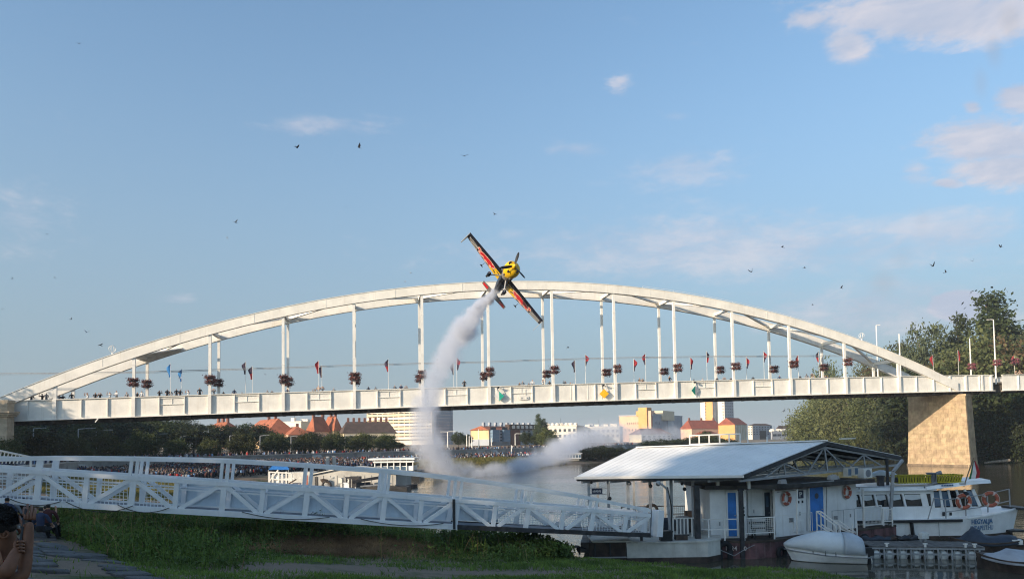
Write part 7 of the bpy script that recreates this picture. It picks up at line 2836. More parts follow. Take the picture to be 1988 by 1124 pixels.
def decal(name, pts, mat, parent, out=.006, sgn=1):
    """flat print following the lower wing surface, fan of thin facets"""
    mb = MB()
    # subdivide the outline so that the print hugs the curve of the wing
    P = []
    for (s0, t0), (s1, t1) in zip(pts, pts[1:] + pts[:1]):
        for k in range(2):
            P.append((s0 + (s1 - s0) * k / 2, t0 + (t1 - t0) * k / 2))
    w = [lower(s * sgn, t, out) for s, t in P]
    mb.prism(w, (0, 0, .004))
    return mb.build(name, mat, parent)


for sg in (-1, 1):
    mb = MB()
    st2 = [0.0, .35, .8, 1.4, 2.0, 2.6, 3.2, 3.62, 3.7]
    rings = [airfoil(sg * s, .15 if s < 3.65 else .09) for s in st2]
    mb.loft(rings)
    wing = mb.build('wing', 'plane_navy', ap, smooth=False)
    decal('colour_panel', [(.34, .30), (1.25, .30), (1.70, .62), (1.35, .97), (.34, .97)], 'plane_yellow', wing, .007, sg)
    decal('emblem_outline', [(.92, .30), (1.2, .24), (1.6, .22), (2.1, .27), (2.42, .36), (2.5, .60), (2.62, .80), (2.3, .92), (2.1, .80), (1.85, .92), (1.6, .80), (1.3, .86), (1.15, .66), (.95, .56)], 'plane_pink', wing, .014, sg)
    # charging animal in red
    decal('emblem', [(.98, .40), (1.10, .31), (1.22, .38), (1.38, .29), (1.62, .27), (1.85, .33), (2.10, .33), (2.30, .42), (2.44, .58), (2.34, .66), (2.46, .80), (2.28, .76), (2.12, .62), (1.98, .64),
                     (2.02, .82), (1.86, .70), (1.72, .66), (1.56, .70), (1.42, .80), (1.44, .64), (1.28, .58), (1.18, .68), (1.12, .52)], 'plane_red', wing, .021, sg)
    decal('badge', [(2.40, .22), (2.66, .22), (2.72, .52), (2.48, .58)], 'plane_pink', wing, .027, sg)
    decal('badge', [(2.46, .30), (2.58, .28), (2.62, .46), (2.52, .48)], 'plane_red', wing, .033, sg)
    for k in range(9):
        s0 = 2.72 + k * .095
        decal('stripe', [(s0, .36), (s0 + .055, .36), (s0 + .04, .99), (s0 - .015, .99)], 'plane_silver', wing, .010, sg)
    decal('stripe', [(.36, .985), (3.6, .985), (3.6, .90), (2.8, .92), (.36, .93)], 'plane_grey', wing, .004, sg)
    mb = MB()
    le, te = chord(3.7)
    mb.prism([(sg * 3.70, le - .1, .06), (sg * 3.70, te + .05, .05), (sg * 3.74, te - .28, -.48), (sg * 3.74, te - .10, -.50)], (sg * .025, 0, 0))
    mb.build('winglet', 'plane_silver', wing)
    # aileron spade below the trailing edge
    sp = MB()
    sp.prism([(sg * 1.75 - .14, -.62, -.34), (sg * 1.75 + .14, -.62, -.34), (sg * 1.75, -.40, -.34)], (0, 0, .02))
    sp.tube([(sg * 1.75, -.56, -.33), (sg * 1.75, -.50, -.05)], .015, 5)
    sp.build('spade', 'plane_navy', wing)
    # tailplane
    t_ = MB()
    t_.prism([(sg * .05, -2.75, .12), (sg * 1.18, -2.92, .12), (sg * 1.18, -3.35, .12), (sg * .05, -3.52, .12)], (0, 0, .05))
    tp_ = t_.build('tailplane', 'plane_grey', ap)
    t_ = MB()
    t_.prism([(sg * .62, -2.92, .116), (sg * 1.1, -2.98, .116), (sg * 1.1, -3.28, .116), (sg * .62, -3.3, .116)], (0, 0, -.006))
    t_.build('badge', 'plane_red', tp_)
    # landing gear
    g = MB()
    g.tube([(sg * .22, .95, -.38), (sg * .55, 1.0, -.78), (sg * .72, 1.0, -1.02)], [.055, .04, .035], 6)
    lg_ = g.build('gear_leg', 'plane_silver', ap)
    g = MB()
    g.tube([(sg * .76, 1.38, -1.08), (sg * .76, 1.22, -1.06), (sg * .76, .95, -1.06), (sg * .76, .62, -1.03)], [.03, .13, .13, .03], 9)
    g.build('wheel_pant', 'plane_navy', lg_, smooth=True)
    MB().tube([(sg * .71, 1.02, -1.16), (sg * .81, 1.02, -1.16)], .14, 12).build('wheel', 'rubber', lg_)
# fuselage
fus = [(1.30, .40, .42, 0), (.9, .42, .47, .0), (.3, .40, .50, .02), (-.5, .36, .46, .04), (-1.4, .26, .34, .06), (-2.4, .15, .22, .10), (-3.45, .05, .10, .12)]
mb = MB()
mb.loft([[Vector((math.cos(a) * w_, y, z0 + math.sin(a) * h_)) for a in np.linspace(0, 2 * math.pi, 14, endpoint=False)] for y, w_, h_, z0 in fus])
mb.build('fuselage', 'plane_grey', ap, smooth=True)
mb = MB()
mb.loft([[Vector((math.cos(a) * w_, y, z0 + math.sin(a) * h_)) for a in np.linspace(math.pi * 1.05, math.pi * 1.95, 8)] for y, w_, h_, z0 in [(1.0, .43, .485, 0), (.3, .41, .515, .02), (-.5, .37, .475, .04), (-1.4, .27, .355, .06), (-2.4, .16, .235, .10), (-3.4, .06, .11, .12)]], closed=False, caps=False)
mb.build('belly_panel', 'plane_navy', ap, smooth=True)
mb = MB()
mb.loft([[Vector((math.cos(a) * w_, y, z0 + math.sin(a) * h_)) for a in np.linspace(0, 2 * math.pi, 16, endpoint=False)] for y, w_, h_, z0 in [(1.28, .42, .44, 0), (1.55, .50, .50, .01), (1.85, .54, .52, .02), (2.12, .50, .46, .02), (2.26, .36, .32, .02), (2.30, .20, .18, .02)]])
cw = mb.build('cowling', 'plane_yellow', ap, smooth=True)
for x in (-.30, .30):
    MB().tube([(x, 2.10, .04), (x, 2.275, .04)], [.15, .13], 12).build('air_intake', 'black', cw)
MB().tube([(0, 2.06, -.30), (0, 2.20, -.28)], [.16, .13], 12).build('air_intake', 'black', cw)
for x, z in ((-.34, -.36), (.36, -.34), (.1, -.47)):
    MB().tube([(x, 1.70, z), (x * 1.05, 1.56, z * 1.12)], .055, 8).build('exhaust_stub', 'plane_grey', cw)
MB().tube([(0, 2.28, .02), (0, 2.42, .02), (0, 2.58, .02), (0, 2.66, .02)], [.19, .17, .09, .01], 14).build('spinner', 'plane_yellow', ap, smooth=True)
prop = empty('propeller', (0, 0, 0))
prop.parent = ap
for k in range(3):
    a = R(58 + 120 * k)
    dr_ = Vector((math.cos(a), 0, math.sin(a)))
    tn = Vector((-math.sin(a), 0, math.cos(a)))
    mb = MB()
    rings = []
    for s, w_, tw in ((.14, .06, 1.0), (.35, .10, .8), (.65, .10, .55), (.88, .075, .4), (1.0, .03, .35)):
        c = Vector((0, 2.46, .02)) + dr_ * s
        wv = tn * math.cos(tw) * w_ + Vector((0, 1, 0)) * math.sin(tw) * w_
        nv = wv.cross(dr_).normalized() * .012
        rings.append([c - wv, c - nv, c + wv, c + nv])
    mb.loft(rings)
    mb.build('propeller_blade', 'black', prop)
# canopy and fin on the upper side
mb = MB()
mb.loft([[Vector((math.cos(a) * w_, y, .36 + math.sin(a) * h_)) for a in np.linspace(0, math.pi, 9)] for y, w_, h_ in [(.75, .10, .06), (.35, .26, .34), (-.2, .28, .42), (-.8, .24, .34), (-1.5, .08, .08)]], closed=False, caps=False)
mb.build('canopy', 'glass_dark', ap, smooth=True)
mb = MB()
mb.prism([(-.03, -2.55, .25), (-.03, -3.05, 1.20), (-.03, -3.5, 1.20), (-.03, -3.62, .1)], (.06, 0, 0))
mb.build('fin', 'plane_navy', ap)
MB().tube([(0, -3.2, -.02), (0, -3.35, -.22)], .025, 5).build('tail_gear', 'plane_silver', ap)
MB().tube([(0, -3.28, -.24), (.001, -3.42, -.24)], .07, 8).build('tail_wheel', 'rubber', ap)
# pose: wing axis and nose measured against the view direction
APD = 49.0
apc = PD(978.5, 544, APD)
vx = CAMR @ Vector((1, 0, 0)); vy = CAMR @ Vector((0, 1, 0))
tow = (EYE - apc).normalized()
vx = (vx - tow * vx.dot(tow)).normalized()
vy = tow.cross(vx)
PHI = R(25)
w2 = (vx * 131 - vy * 174).normalized()
q2 = (vx * 174 + vy * 131).normalized()
nose0 = q2 * math.sin(PHI) + tow * math.cos(PHI)
yaw = R(7)
nose = (nose0 * math.cos(yaw) - w2 * math.sin(yaw)).normalized()
wax = (w2 * math.cos(yaw) + nose0 * math.sin(yaw)).normalized()
up_ = (q2 * math.cos(PHI) - tow * math.sin(PHI)).normalized()
rt = nose.cross(up_)
mw = Matrix((rt, nose, up_)).transposed().to_4x4()
sc_w = 1.0
ap.matrix_world = Matrix.Translation(apc) @ mw

# ------------------------------------------------------------------ smoke
SMK = [(969, 560, 50.0, 4, 9), (958, 571, 51, 9, 8), (944, 586, 52.3, 14, 5.5), (925, 608, 54.5, 20, 2.7), (902, 638, 58, 26, 1.35), (877, 672, 63, 30, .76), (855, 710, 69, 32, .52), (838, 750, 75, 32, .38), (826, 790, 81, 31, .33), (821, 830, 87, 33, .33),
       (830, 868, 93, 37, .40), (850, 898, 98, 38, .36), (890, 917, 103.5, 32, .33), (940, 920, 109, 26, .32), (1000, 910, 121, 24, .31), (1058, 889, 141, 27, .27), (1108, 865, 166, 31, .19), (1150, 848, 192, 32, .13), (1200, 842, 228, 28, .075), (1255, 848, 258, 24, .06), (1325, 845, 290, 20, .055)]


def smoke_mat(name):
    m = bpy.data.materials.new(name)
    m.use_nodes = True
    t = NT(m.node_tree)
    t.n.clear()
    out = t.node('ShaderNodeOutputMaterial')
    v = t.node('ShaderNodeVolumePrincipled')
    v.inputs['Color'].default_value = (0.84, 0.87, 0.95, 1)
    v.inputs['Density'].default_value = 1.0
    v.inputs['Anisotropy'].default_value = 0.15
    v.inputs['Density Attribute'].default_value = 'density'
    t.l.new(v.outputs[0], out.inputs['Volume'])
    return m


SMOKE = smoke_mat('smoke')


def smoke(name, pts, vox, parent, nscale):
    """volume grown around a measured flight path; the path is the object's own mesh"""
    P = []
    for a, b in zip(pts, pts[1:]):
        for k in range(12):
            t = k / 12
            px, py, D, r_, den = [a[j] + (b[j] - a[j]) * t for j in range(5)]
            p = PD(px, py, D)
            P.append((p.x, p.y, p.z, r_ * D / FPX, den))
    px, py, D, r_, den = pts[-1]
    p = PD(px, py, D)
    P.append((p.x, p.y, p.z, r_ * D / FPX, den))
    P = np.array(P)
    # soften the corners of the path
    for _ in range(12):
        P[1:-1] = P[1:-1] * .5 + .25 * (P[:-2] + P[2:])
    me = bpy.data.meshes.new(name)
    me.from_pydata([tuple(q[:3]) for q in P], [(i, i + 1) for i in range(len(P) - 1)], [])
    at = me.attributes.new('rad', 'FLOAT', 'POINT')
    at.data.foreach_set('value', P[:, 3].astype(np.float32))
    at = me.attributes.new('den', 'FLOAT', 'POINT')
    at.data.foreach_set('value', P[:, 4].astype(np.float32))
    o = bpy.data.objects.new(name, me)
    COL.objects.link(o)
    lo_ = (P[:, :3] - P[:, 3:4] * 1.5).min(0)
    hi_ = (P[:, :3] + P[:, 3:4] * 1.5).max(0)
    lo_[2] = max(lo_[2], .02)
    g = bpy.data.node_groups.new(name, 'GeometryNodeTree')
    g.interface.new_socket('Geometry', in_out='INPUT', socket_type='NodeSocketGeometry')
    g.interface.new_socket('Geometry', in_out='OUTPUT', socket_type='NodeSocketGeometry')
    t = NT(g)
    gi, go = t.node('NodeGroupInput'), t.node('NodeGroupOutput')
    pos = t.node('GeometryNodeInputPosition').outputs[0]

    def noise(vec, sc, det=3, rough=.6):
        n = t.node('ShaderNodeTexNoise')
        t.put(n.inputs['Vector'], vec)
        n.inputs['Scale'].default_value = sc
        n.inputs['Detail'].default_value = det
        n.inputs['Roughness'].default_value = rough
        return n
    near = t.node('GeometryNodeSampleNearest', domain='POINT')
    t.l.new(gi.outputs[0], near.inputs['Geometry'])
    t.l.new(pos, near.inputs['Sample Position'])

    def sample(field, typ):
        s = t.node('GeometryNodeSampleIndex', data_type=typ, domain='POINT')
        t.l.new(gi.outputs[0], s.inputs['Geometry'])
        t.l.new(field, s.inputs['Value'])
        t.l.new(near.outputs[0], s.inputs['Index'])
        return s.outputs[0]

    def attr(nm):
        a_ = t.node('GeometryNodeInputNamedAttribute', data_type='FLOAT')
        a_.inputs['Name'].default_value = nm
        return a_.outputs[0]
    c = sample(pos, 'FLOAT_VECTOR')
    rad = sample(attr('rad'), 'FLOAT')
    den_ = sample(attr('den'), 'FLOAT')
    d = t.node('ShaderNodeVectorMath', operation='DISTANCE')
    t.l.new(pos, d.inputs[0])
    t.l.new(c, d.inputs[1])
    f = t.math('SUBTRACT', 1.0, t.math('DIVIDE', d.outputs['Value'], rad))
    n1 = noise(pos, nscale, 5, .66).outputs[0]
    n2 = noise(pos, nscale * .3, 2, .5).outputs[0]
    n_ = t.math('ADD', t.math('MULTIPLY', t.math('SUBTRACT', n1, .5), 2.3), t.math('MULTIPLY', t.math('SUBTRACT', n2, .5), 1.2))
    s_ = t.ramp(t.math('ADD', f, n_), 0.10, .60)
    n3 = noise(pos, nscale * 2.1, 4, .65).outputs[0]
    s_ = t.math('MULTIPLY', s_, t.ramp(n3, .32, .66, .12, 1.7))
    dens = t.math('MULTIPLY', s_, den_)
    vc = t.node('GeometryNodeVolumeCube')
    t.l.new(dens, vc.inputs['Density'])
    vc.inputs['Min'].default_value = tuple(lo_)
    vc.inputs['Max'].default_value = tuple(hi_)
    for k, ax in enumerate('XYZ'):
        vc.inputs['Resolution ' + ax].default_value = int(max(8, (hi_[k] - lo_[k]) / vox))
    sm = t.node('GeometryNodeSetMaterial')
    sm.inputs['Material'].default_value = SMOKE
    t.l.new(vc.outputs[0], sm.inputs['Geometry'])
    t.l.new(sm.outputs[0], go.inputs[0])
    md_ = o.modifiers.new('smoke', 'NODES')
    md_.node_group = g
    me.materials.append(SMOKE)
    if parent is not None:
        o.parent = parent
    return o


SMKR = tag(empty('smoke_trail', (0, 0, 0)), 'white smoke trail curling from the aeroplane down over the water and away upstream', 'smoke', kind='stuff')
for nm, a, b, vox, ns in (('smoke', 0, 5, .11, 1.5), ('smoke', 4, 9, .24, .8), ('smoke', 8, 15, .36, .55), ('smoke', 14, 21, .75, .28)):
    so_ = smoke(nm, SMK[a:b], vox, SMKR, ns)
    so_['kind'] = 'stuff'

# ------------------------------------------------------------------ birds
def bird_mesh(flap, mat):
    mb = MB()
    mb.tube([(0, .20, 0), (0, .14, .01), (0, .02, 0), (0, -.12, 0), (0, -.22, 0)], [.012, .035, .05, .03, .012], 7)
    mb.prism([(-.05, -.18, 0), (.05, -.18, 0), (.07, -.33, .0), (-.07, -.33, 0)], (0, 0, .008))
    for s in (-1, 1):
        z1, z2 = .12 * flap, .30 * flap
        mb.prism([(s * .03, .10, .01), (s * .20, .13, z1), (s * .46, .02, z2), (s * .40, -.04, z2), (s * .18, -.07, z1), (s * .03, -.08, .01)], (0, 0, .008))
    return mb.mesh('bird', mat)


BIRDS = [(153, 85, 60, 1), (576, 287, 46, 0), (697, 287, 46, 2), (902, 303, 42, 1), (457, 432, 48, 3), (441, 463, 90, 3), (960, 416, 75, 0), (672, 403, 110, 1), (797, 530, 110, 3), (786, 547, 90, 4), (92, 455, 110, 1), (106, 539, 95, 4),
         (138, 620, 90, 3), (168, 645, 60, 3), (195, 670, 55, 4), (1519, 480, 55, 1), (1459, 528, 60, 2), (1562, 520, 62, 1), (1633, 559, 65, 0), (1811, 517, 52, 2), (1836, 529, 62, 0), (1889, 507, 85, 2), (1943, 480, 65, 2), (1578, 592, 95, 1),
         (1521, 798, 52, 4), (402, 712, 70, 4), (516, 727, 70, 4), (350, 735, 70, 3), (1103, 675, 60, 4), (5, 600, 100, 1), (24, 541, 110, 4)]
BM = {}
for k, (px, py, D, c) in enumerate(BIRDS):
    key = (c % 3, c > 2)
    if key not in BM:
        BM[key] = bird_mesh((1.0, .4, 1.6)[c % 3], 'bird_grey' if c > 2 else 'bird_dark')
    o = bpy.data.objects.new('bird', BM[key])
    COL.objects.link(o)
    o.location = PD(px, py, D)
    o.rotation_euler = (random.uniform(-.3, .5), random.uniform(-.6, .6), random.uniform(0, 6.28))
    o.scale = (.52,) * 3
    side = 'left of the aeroplane' if px < 940 else 'right of the aeroplane'
    lst = sorted([b[0] for b in BIRDS if (b[0] < 940) == (px < 940)])
    tag(o, f'{"pale grey" if c > 2 else "dark"} bird in flight, {nth(lst.index(px) + 1)} from the left of the birds {side}', 'bird', 'birds over the river')
o = bpy.data.objects.new('bird', bird_mesh(-.6, 'bird_dark'))
COL.objects.link(o)
o.location = PD(1123, 1061, 31.0)
o.rotation_euler = (.2, .5, 1.2)
tag(o, 'dark bird skimming low over the pale water left of the dark hull box', 'bird', 'birds over the river')

# ------------------------------------------------------------------ evening air
hz = MB().box((50, 990, 20.0), (5100, 3420, 48)).build('haze', 'mortar', loc=(50, 990, -4))
hm_ = bpy.data.materials.new('haze')
hm_.use_nodes = True
ht = NT(hm_.node_tree)
ht.n.clear()
ho_ = ht.node('ShaderNodeOutputMaterial')
hv = ht.node('ShaderNodeVolumePrincipled')
hv.inputs['Color'].default_value = (0.86, 0.90, 0.96, 1)
hv.inputs['Density'].default_value = 0.00028
hv.inputs['Anisotropy'].default_value = 0.2
ht.l.new(hv.outputs[0], ho_.inputs['Volume'])
hz.data.materials.clear()
hz.data.materials.append(hm_)
tag(hz, 'thin pale evening haze over the river and the town', 'haze', kind='stuff')

# ------------------------------------------------------------------ near bank: weeds, grass, stones, people
def ground_hit(px, py, d0=6.0, d1=60.0):
    d = ray(px, py)
    Y = np.arange(d0, d1, .1)
    X = EYE.x + d.x * Y / d.y
    Z = EYE.z + d.z * Y / d.y
    G = z_left(np.stack([X, Y], 1))
    h = np.where(Z < G)[0]
    k = h[0] if len(h) else len(Y) - 1
    return Vector((X[k], Y[k], G[k]))


def px_of(P):
    q = (P - np.array(EYE)) @ np.array(CAMR)
    return CX + FPX * q[:, 0] / -q[:, 2], CYP - FPX * q[:, 1] / -q[:, 2]


def scatter(n, x0, x1, y0, y1):
    P = np.column_stack([RNG.uniform(x0, x1, n), RNG.uniform(y0, y1, n)])
    z = z_left_fast(P)
    return np.column_stack([P, z])


_gx = np.arange(-46, 36, .35)
_gy = np.arange(6, 60, .35)
_GX, _GY = np.meshgrid(_gx, _gy)
_GZ = z_left(np.stack([_GX.ravel(), _GY.ravel()], 1)).reshape(_GX.shape)


def z_left_fast(P):
    fx = np.clip((P[:, 0] - _gx[0]) / .35, 0, len(_gx) - 1.001)
    fy = np.clip((P[:, 1] - _gy[0]) / .35, 0, len(_gy) - 1.001)
    i, j = fx.astype(int), fy.astype(int)
    u, v = fx - i, fy - j
    return (_GZ[j, i] * (1 - u) * (1 - v) + _GZ[j, i + 1] * u * (1 - v) + _GZ[j + 1, i] * (1 - u) * v + _GZ[j + 1, i + 1] * u * v)


def lump(P, s, seed):
    """cheap value noise"""
    a = np.sin(P[:, 0] * s + seed) * np.cos(P[:, 1] * s * 1.3 - seed * 2) + .6 * np.sin(P[:, 0] * s * 2.3 - P[:, 1] * s * 1.9 + seed * 3) + .4 * np.cos(P[:, 0] * s * 4.1 + P[:, 1] * s * 3.7 + seed)
    return a / 2


def blades(P, L, w, rng, lean=.45):
    n = len(P)
    a = rng.uniform(0, 2 * np.pi, n)
    side = np.column_stack([np.cos(a), np.sin(a), np.zeros(n)]) * (w * rng.uniform(.6, 1.3, n))[:, None]
    tip = P + np.column_stack([rng.normal(0, lean, n) * L, rng.normal(0, lean, n) * L, L])
    mid = P * .5 + tip * .5 + np.column_stack([np.zeros((n, 2)), L * .12])
    V = np.stack([P - side, P + side, mid + side * .6, mid - side * .6, tip, tip + side * .05], 1).reshape(-1, 3)
    k = np.arange(n)[:, None] * 6
    F = np.concatenate([k + np.array([[0, 1, 2, 3]]), k + np.array([[3, 2, 5, 4]])])
    return V, F


def link_stuff(name, me, label, cat):
    o = bpy.data.objects.new(name, me)
    COL.objects.link(o)
    return tag(o, label, cat, kind='stuff')


def dirt_mask(P):
    """bare trodden strips of the bank, as fractions"""
    px, py = px_of(P)
    m = np.exp(-((px - 600) / 240) ** 2 - ((py - 1104) / 15) ** 2) * 1.3
    m += np.exp(-((px - 980) / 190) ** 2 - ((py - 1113) / 7) ** 2) * 1.1
    m += np.exp(-((px - 860) / 60) ** 2 - ((py - 1122) / 8) ** 2)
    m += np.exp(-((px - 900) / 60) ** 2 - ((py - 1093) / 3) ** 2) * .8
    m += np.exp(-((px - 1250) / 90) ** 2 - ((py - 1099) / 3) ** 2) * .6
    return np.clip(m, 0, 1)


def stone_mask(P):
    px, py = px_of(P)
    line = 1026 + (px - 70) * .43
    return (py > line - 4) & (px < 330)


rngf = np.random.default_rng(21)
# short grass
P = scatter(330000, -32, 32, 14, 36)
sdn = shore_dist(P[:, :2], SHORE_L)
px, py = px_of(P)
vis = (px > -60) & (px < 1780) & (py < 1160) & (P[:, 2] > .22)
P, sdn = P[vis], sdn[vis]
keep = rngf.random(len(P)) > dirt_mask(P) * 1.02
keep &= ~(stone_mask(P) & (rngf.random(len(P)) < .97))
keep &= rngf.random(len(P)) > 1.6 * np.exp(-((px[vis] - 640) / 125) ** 2 - ((py[vis] - 1066) / 17) ** 2)
keep &= rngf.random(len(P)) > 1.3 * np.exp(-((px[vis] - 800) / 70) ** 2 - ((py[vis] - 1063) / 10) ** 2)
P = P[keep]
L = .055 + .10 * np.clip(lump(P, .9, 2.0) + .4, 0, 1.2) + .05 * rngf.random(len(P))
V, F = blades(P - np.array([0, 0, .02]), L, .016, rngf, .5)
link_stuff('grass', np_mesh('grass', V, F, 'grass'), 'short uneven green grass over the near river bank', 'grass')
# tall weeds on the slope below the gangway
P = scatter(90000, -34, 3, 18, 44)
px, py = px_of(P)
wm_ = np.clip(1.3 - np.abs(py - (1034 + np.clip((px - 420) * .012, -6, 10))) / 46, 0, 1.2) * (px > 95) * (px < 1040)
wm_ = np.maximum(wm_, np.clip(1 - np.abs(py - 1062) / 55, 0, 1) * (px > 150) * (px < 470))
wm_ = np.where(P[:, 2] < .3, 0, wm_)
wm_ *= np.clip(.75 + lump(P, .7, 4.4), .15, 1.2)
wm_ *= 1 - np.clip(1.5 * np.exp(-((px - 660) / 185) ** 2 - ((py - 1072) / 24) ** 2), 0, 1)
k = (rngf.random(len(P)) < wm_ * .62) & (P[:, 2] > .3) & ~stone_mask(P)
B = P[k]
H = .30 + .55 * np.clip(lump(B, .55, 1.2) + .45, 0, 1.25) * rngf.uniform(.5, 1.1, len(B))
pts = []
for j in range(9):
    t = rngf.uniform(.05, 1.0, len(B))
    pts.append(B + np.column_stack([rngf.normal(0, .10, len(B)), rngf.normal(0, .10, len(B)), H * t]))
Q = np.concatenate(pts)
V, F = leaf_quads(Q, .055, rngf, .3)
link_stuff('weeds', np_mesh('weeds', V, F, 'weed'), 'dense tall green weeds on the slope below the gangway', 'weeds')
V, F = blades(B, H * 1.25, .010, rngf, .18)
link_stuff('weed_stalks', np_mesh('weed_stalks', V, F, 'grass'), 'thin stalks standing among the weeds below the gangway', 'weeds')
k = rngf.random(len(B)) < .16
V, F = blades(B[k], H[k] * 1.45, .012, rngf, .28)
link_stuff('dry_stalks', np_mesh('dry_stalks', V, F, 'dry_grass'), 'dry straw coloured stalks scattered among the weeds', 'weeds')
# dry cut brush on the heap
P = scatter(190000, -13, 0, 26, 33)
px, py = px_of(P)
hm = 1.5 * np.exp(-((px - 620) / 115) ** 2 - ((py - 1064) / 19) ** 2) + .9 * np.exp(-((px - 790) / 75) ** 2 - ((py - 1062) / 11) ** 2)
k = rngf.random(len(P)) < hm * .8
B = P[k]
V, F = blades(B, .10 + .16 * rngf.random(len(B)), .012, rngf, 1.1)
link_stuff('cut_brush', np_mesh('cut_brush', V, F, 'dry_grass'), 'heap of dry brown cut brush lying on the bank', 'brush')
# sunlit yellowish lawn on the far side of the gangway
P = scatter(40000, -48, -15, 48, 60)
pp = np.column_stack([RNG.uniform(-52, -20, 60000), RNG.uniform(56, 92, 60000)])
zz_, dd_ = land_z(pp)
k = (dd_ > 1.0) & (dd_ < 18)
B = np.column_stack([pp, zz_])[k]
V, F = blades(B, .10 + .22 * rngf.random(len(B)), .03, rngf, .4)
pmat('straw_grass', (0.20, 0.17, 0.055), .8, .3, .6, col2=(0.10, 0.11, 0.03), transl=.25, spec=.2)
link_stuff('quay_grass', np_mesh('quay_grass', V, F, 'straw_grass'), 'yellowish grass on the quay slope behind the gangway', 'grass')
# reeds on the far quay slope below the crowd
Lk = [off_line(d_, 134, 158, .12) for d_ in np.arange(.8, 11, .18)]
pp = np.concatenate(Lk)
pp = pp + RNG.normal(0, .25, pp.shape)
zz_, dd_ = land_z(pp)
B = np.column_stack([pp, zz_])[dd_ > .5]
V, F = blades(B, .35 + .55 * rngf.random(len(B)), .07, rngf, .4)
link_stuff('quay_reeds', np_mesh('quay_reeds', V, F, 'straw_grass'), 'olive and straw coloured grass on the far quay slope below the grey wall', 'grass')
# leafy bush at the right end of the weeds
for k_, (pxc, pyc, D, w_, h_, n_, lab) in enumerate([(1010, 1062, 31.0, 2.6, 1.0, 5200, 'dark leafy bush beneath the splice of the gangway'), (1066, 1068, 30.2, 1.7, .75, 3600, 'leafy bush leaning over the pale water right of the weeds'),
                                                      (920, 1058, 32.0, 3.2, 1.15, 6000, 'dark shaded bush left of the gangway splice'), (578, 1106, 24.0, .32, .14, 160, 'small green tuft alone on the bare earth')]):
    c = PD(pxc, pyc, D)
    zb = float(z_left(np.array([[c.x, D]]))[0])
    r_ = empty('bush', (c.x, D, zb), lab, 'bush')
    Q = RNG.normal(size=(n_, 3))
    Q = Q[np.linalg.norm(Q, axis=1) < 1.75] * np.array([w_ * .36, w_ * .28, h_ * .33]) + np.array([0, 0, h_ * .42])
    Q = Q[Q[:, 2] > 0]
    V, F = leaf_quads(Q, .085 if w_ > .5 else .04, rngf, .3)
    o = bpy.data.objects.new('leaves', np_mesh('leaves', V, F, 'weed'))
    COL.objects.link(o)
    o.parent = r_
    mb = MB()
    for j in range(6):
        a = random.uniform(0, 6.28)
        mb.tube([(c.x, D, zb - .1), (c.x + math.cos(a) * w_ * .25, D + math.sin(a) * w_ * .2, zb + h_ * .4), (c.x + math.cos(a) * w_ * .5, D + math.sin(a) * w_ * .35, zb + h_ * .8)], [.03, .02, .006], 5, cap=False)
    mb.build('stems', 'bark', r_)

# stone paving of the embankment in the corner
pv = empty('stone_paving', ground_hit(120, 1100), 'grey irregular stone paving of the embankment at the near left corner', 'paving')
rs = random.Random(3)
n_st = 0
gx0 = -19.0
for iy in range(-2, 34):
    for ix in range(0, 30):
        sx, sy = .92, .62
        x = gx0 + ix * sx + (iy % 2) * .45 + rs.uniform(-.10, .10)
        y = 12.0 + iy * sy + rs.uniform(-.08, .08)
        z = float(z_left_fast(np.array([[x, y]]))[0])
        pxx, pyy = proj((x, y, z))
        if not (-80 < pxx < 300 and 1000 < pyy < 1200):
            continue
        line = 1030 + (pxx - 70) * .43
        if pyy < line or n_st >= 290:
            continue
        # a strip of earth and weeds crosses the paving
        if abs(pyy - (1062 + (pxx - 60) * .42)) < 9 and rs.random() < .75:
            continue
        if rs.random() < .16:
            continue
        k = rs.choice([5, 6, 6, 7])
        ang = sorted((2 * math.pi * (j + rs.uniform(-.22, .22)) / k) for j in range(k))
        poly = []
        for a in ang:
            rx, ry = sx * .50 * rs.uniform(.86, 1.10), sy * .52 * rs.uniform(.86, 1.10)
            xx, yy = x + math.cos(a) * rx, y + math.sin(a) * ry
            poly.append(Vector((xx, yy, float(z_left_fast(np.array([[xx, yy]]))[0]) - .05)))
        h = rs.uniform(.075, .12)
        cen = sum(poly, Vector()) / k
        mb = MB()
        mb.loft([poly, [p + Vector((0, 0, h * .8)) for p in poly], [cen + (p - cen) * .9 + Vector((0, 0, h)) for p in poly]])
        mb.build('paving_stone', 'paving_stone', pv)
        n_st += 1

# people on the bank
GB_ = 'spectators on the near bank'
for px, py, pose, top, bot, rz_, s, lab in (
        (92, 1046, 'sit', 'cloth_maroon', 'cloth_black', .5, 1.0, 'person in a dark maroon shirt sitting on the edge of the stone paving'),
        (78, 1052, 'sit', 'cloth_navy', 'cloth_black', .2, .96, 'person in a navy top sitting just left of the maroon shirt'),
        (87, 1040, 'sitfilm', 'cloth_white', 'cloth_black', .1, .90, 'person in a white top holding up both arms behind the maroon shirt'),
        (12, 1030, 'sit', 'cloth_navy', 'cloth_black', .2, 1.0, 'person in navy sitting at the far left edge of the bank'),
        (28, 1030, 'sit', 'cloth_grey', 'cloth_jeans', -.3, 1.0, 'person in grey sitting beyond the raised hand'),
        (46, 1028, 'sit', 'cloth_black', 'cloth_jeans', .1, 1.0, 'person in black sitting right beside the raised hand'),
        (64, 1030, 'sit', 'cloth_tan', 'cloth_black', .3, .95, 'person in a tan top sitting behind the grey top')):
    g = ground_hit(px, py)
    zoff = -.60 * s if pose.startswith('sit') else 0
    person(pose, top, bot, (g.x, g.y, g.z + zoff + .02), rz_ - .25, lab, GB_, s)

# the man in red close to the camera
MX = 5.0 / FPX


def man_pt(px, py, D):
    return PD(px, py, D)


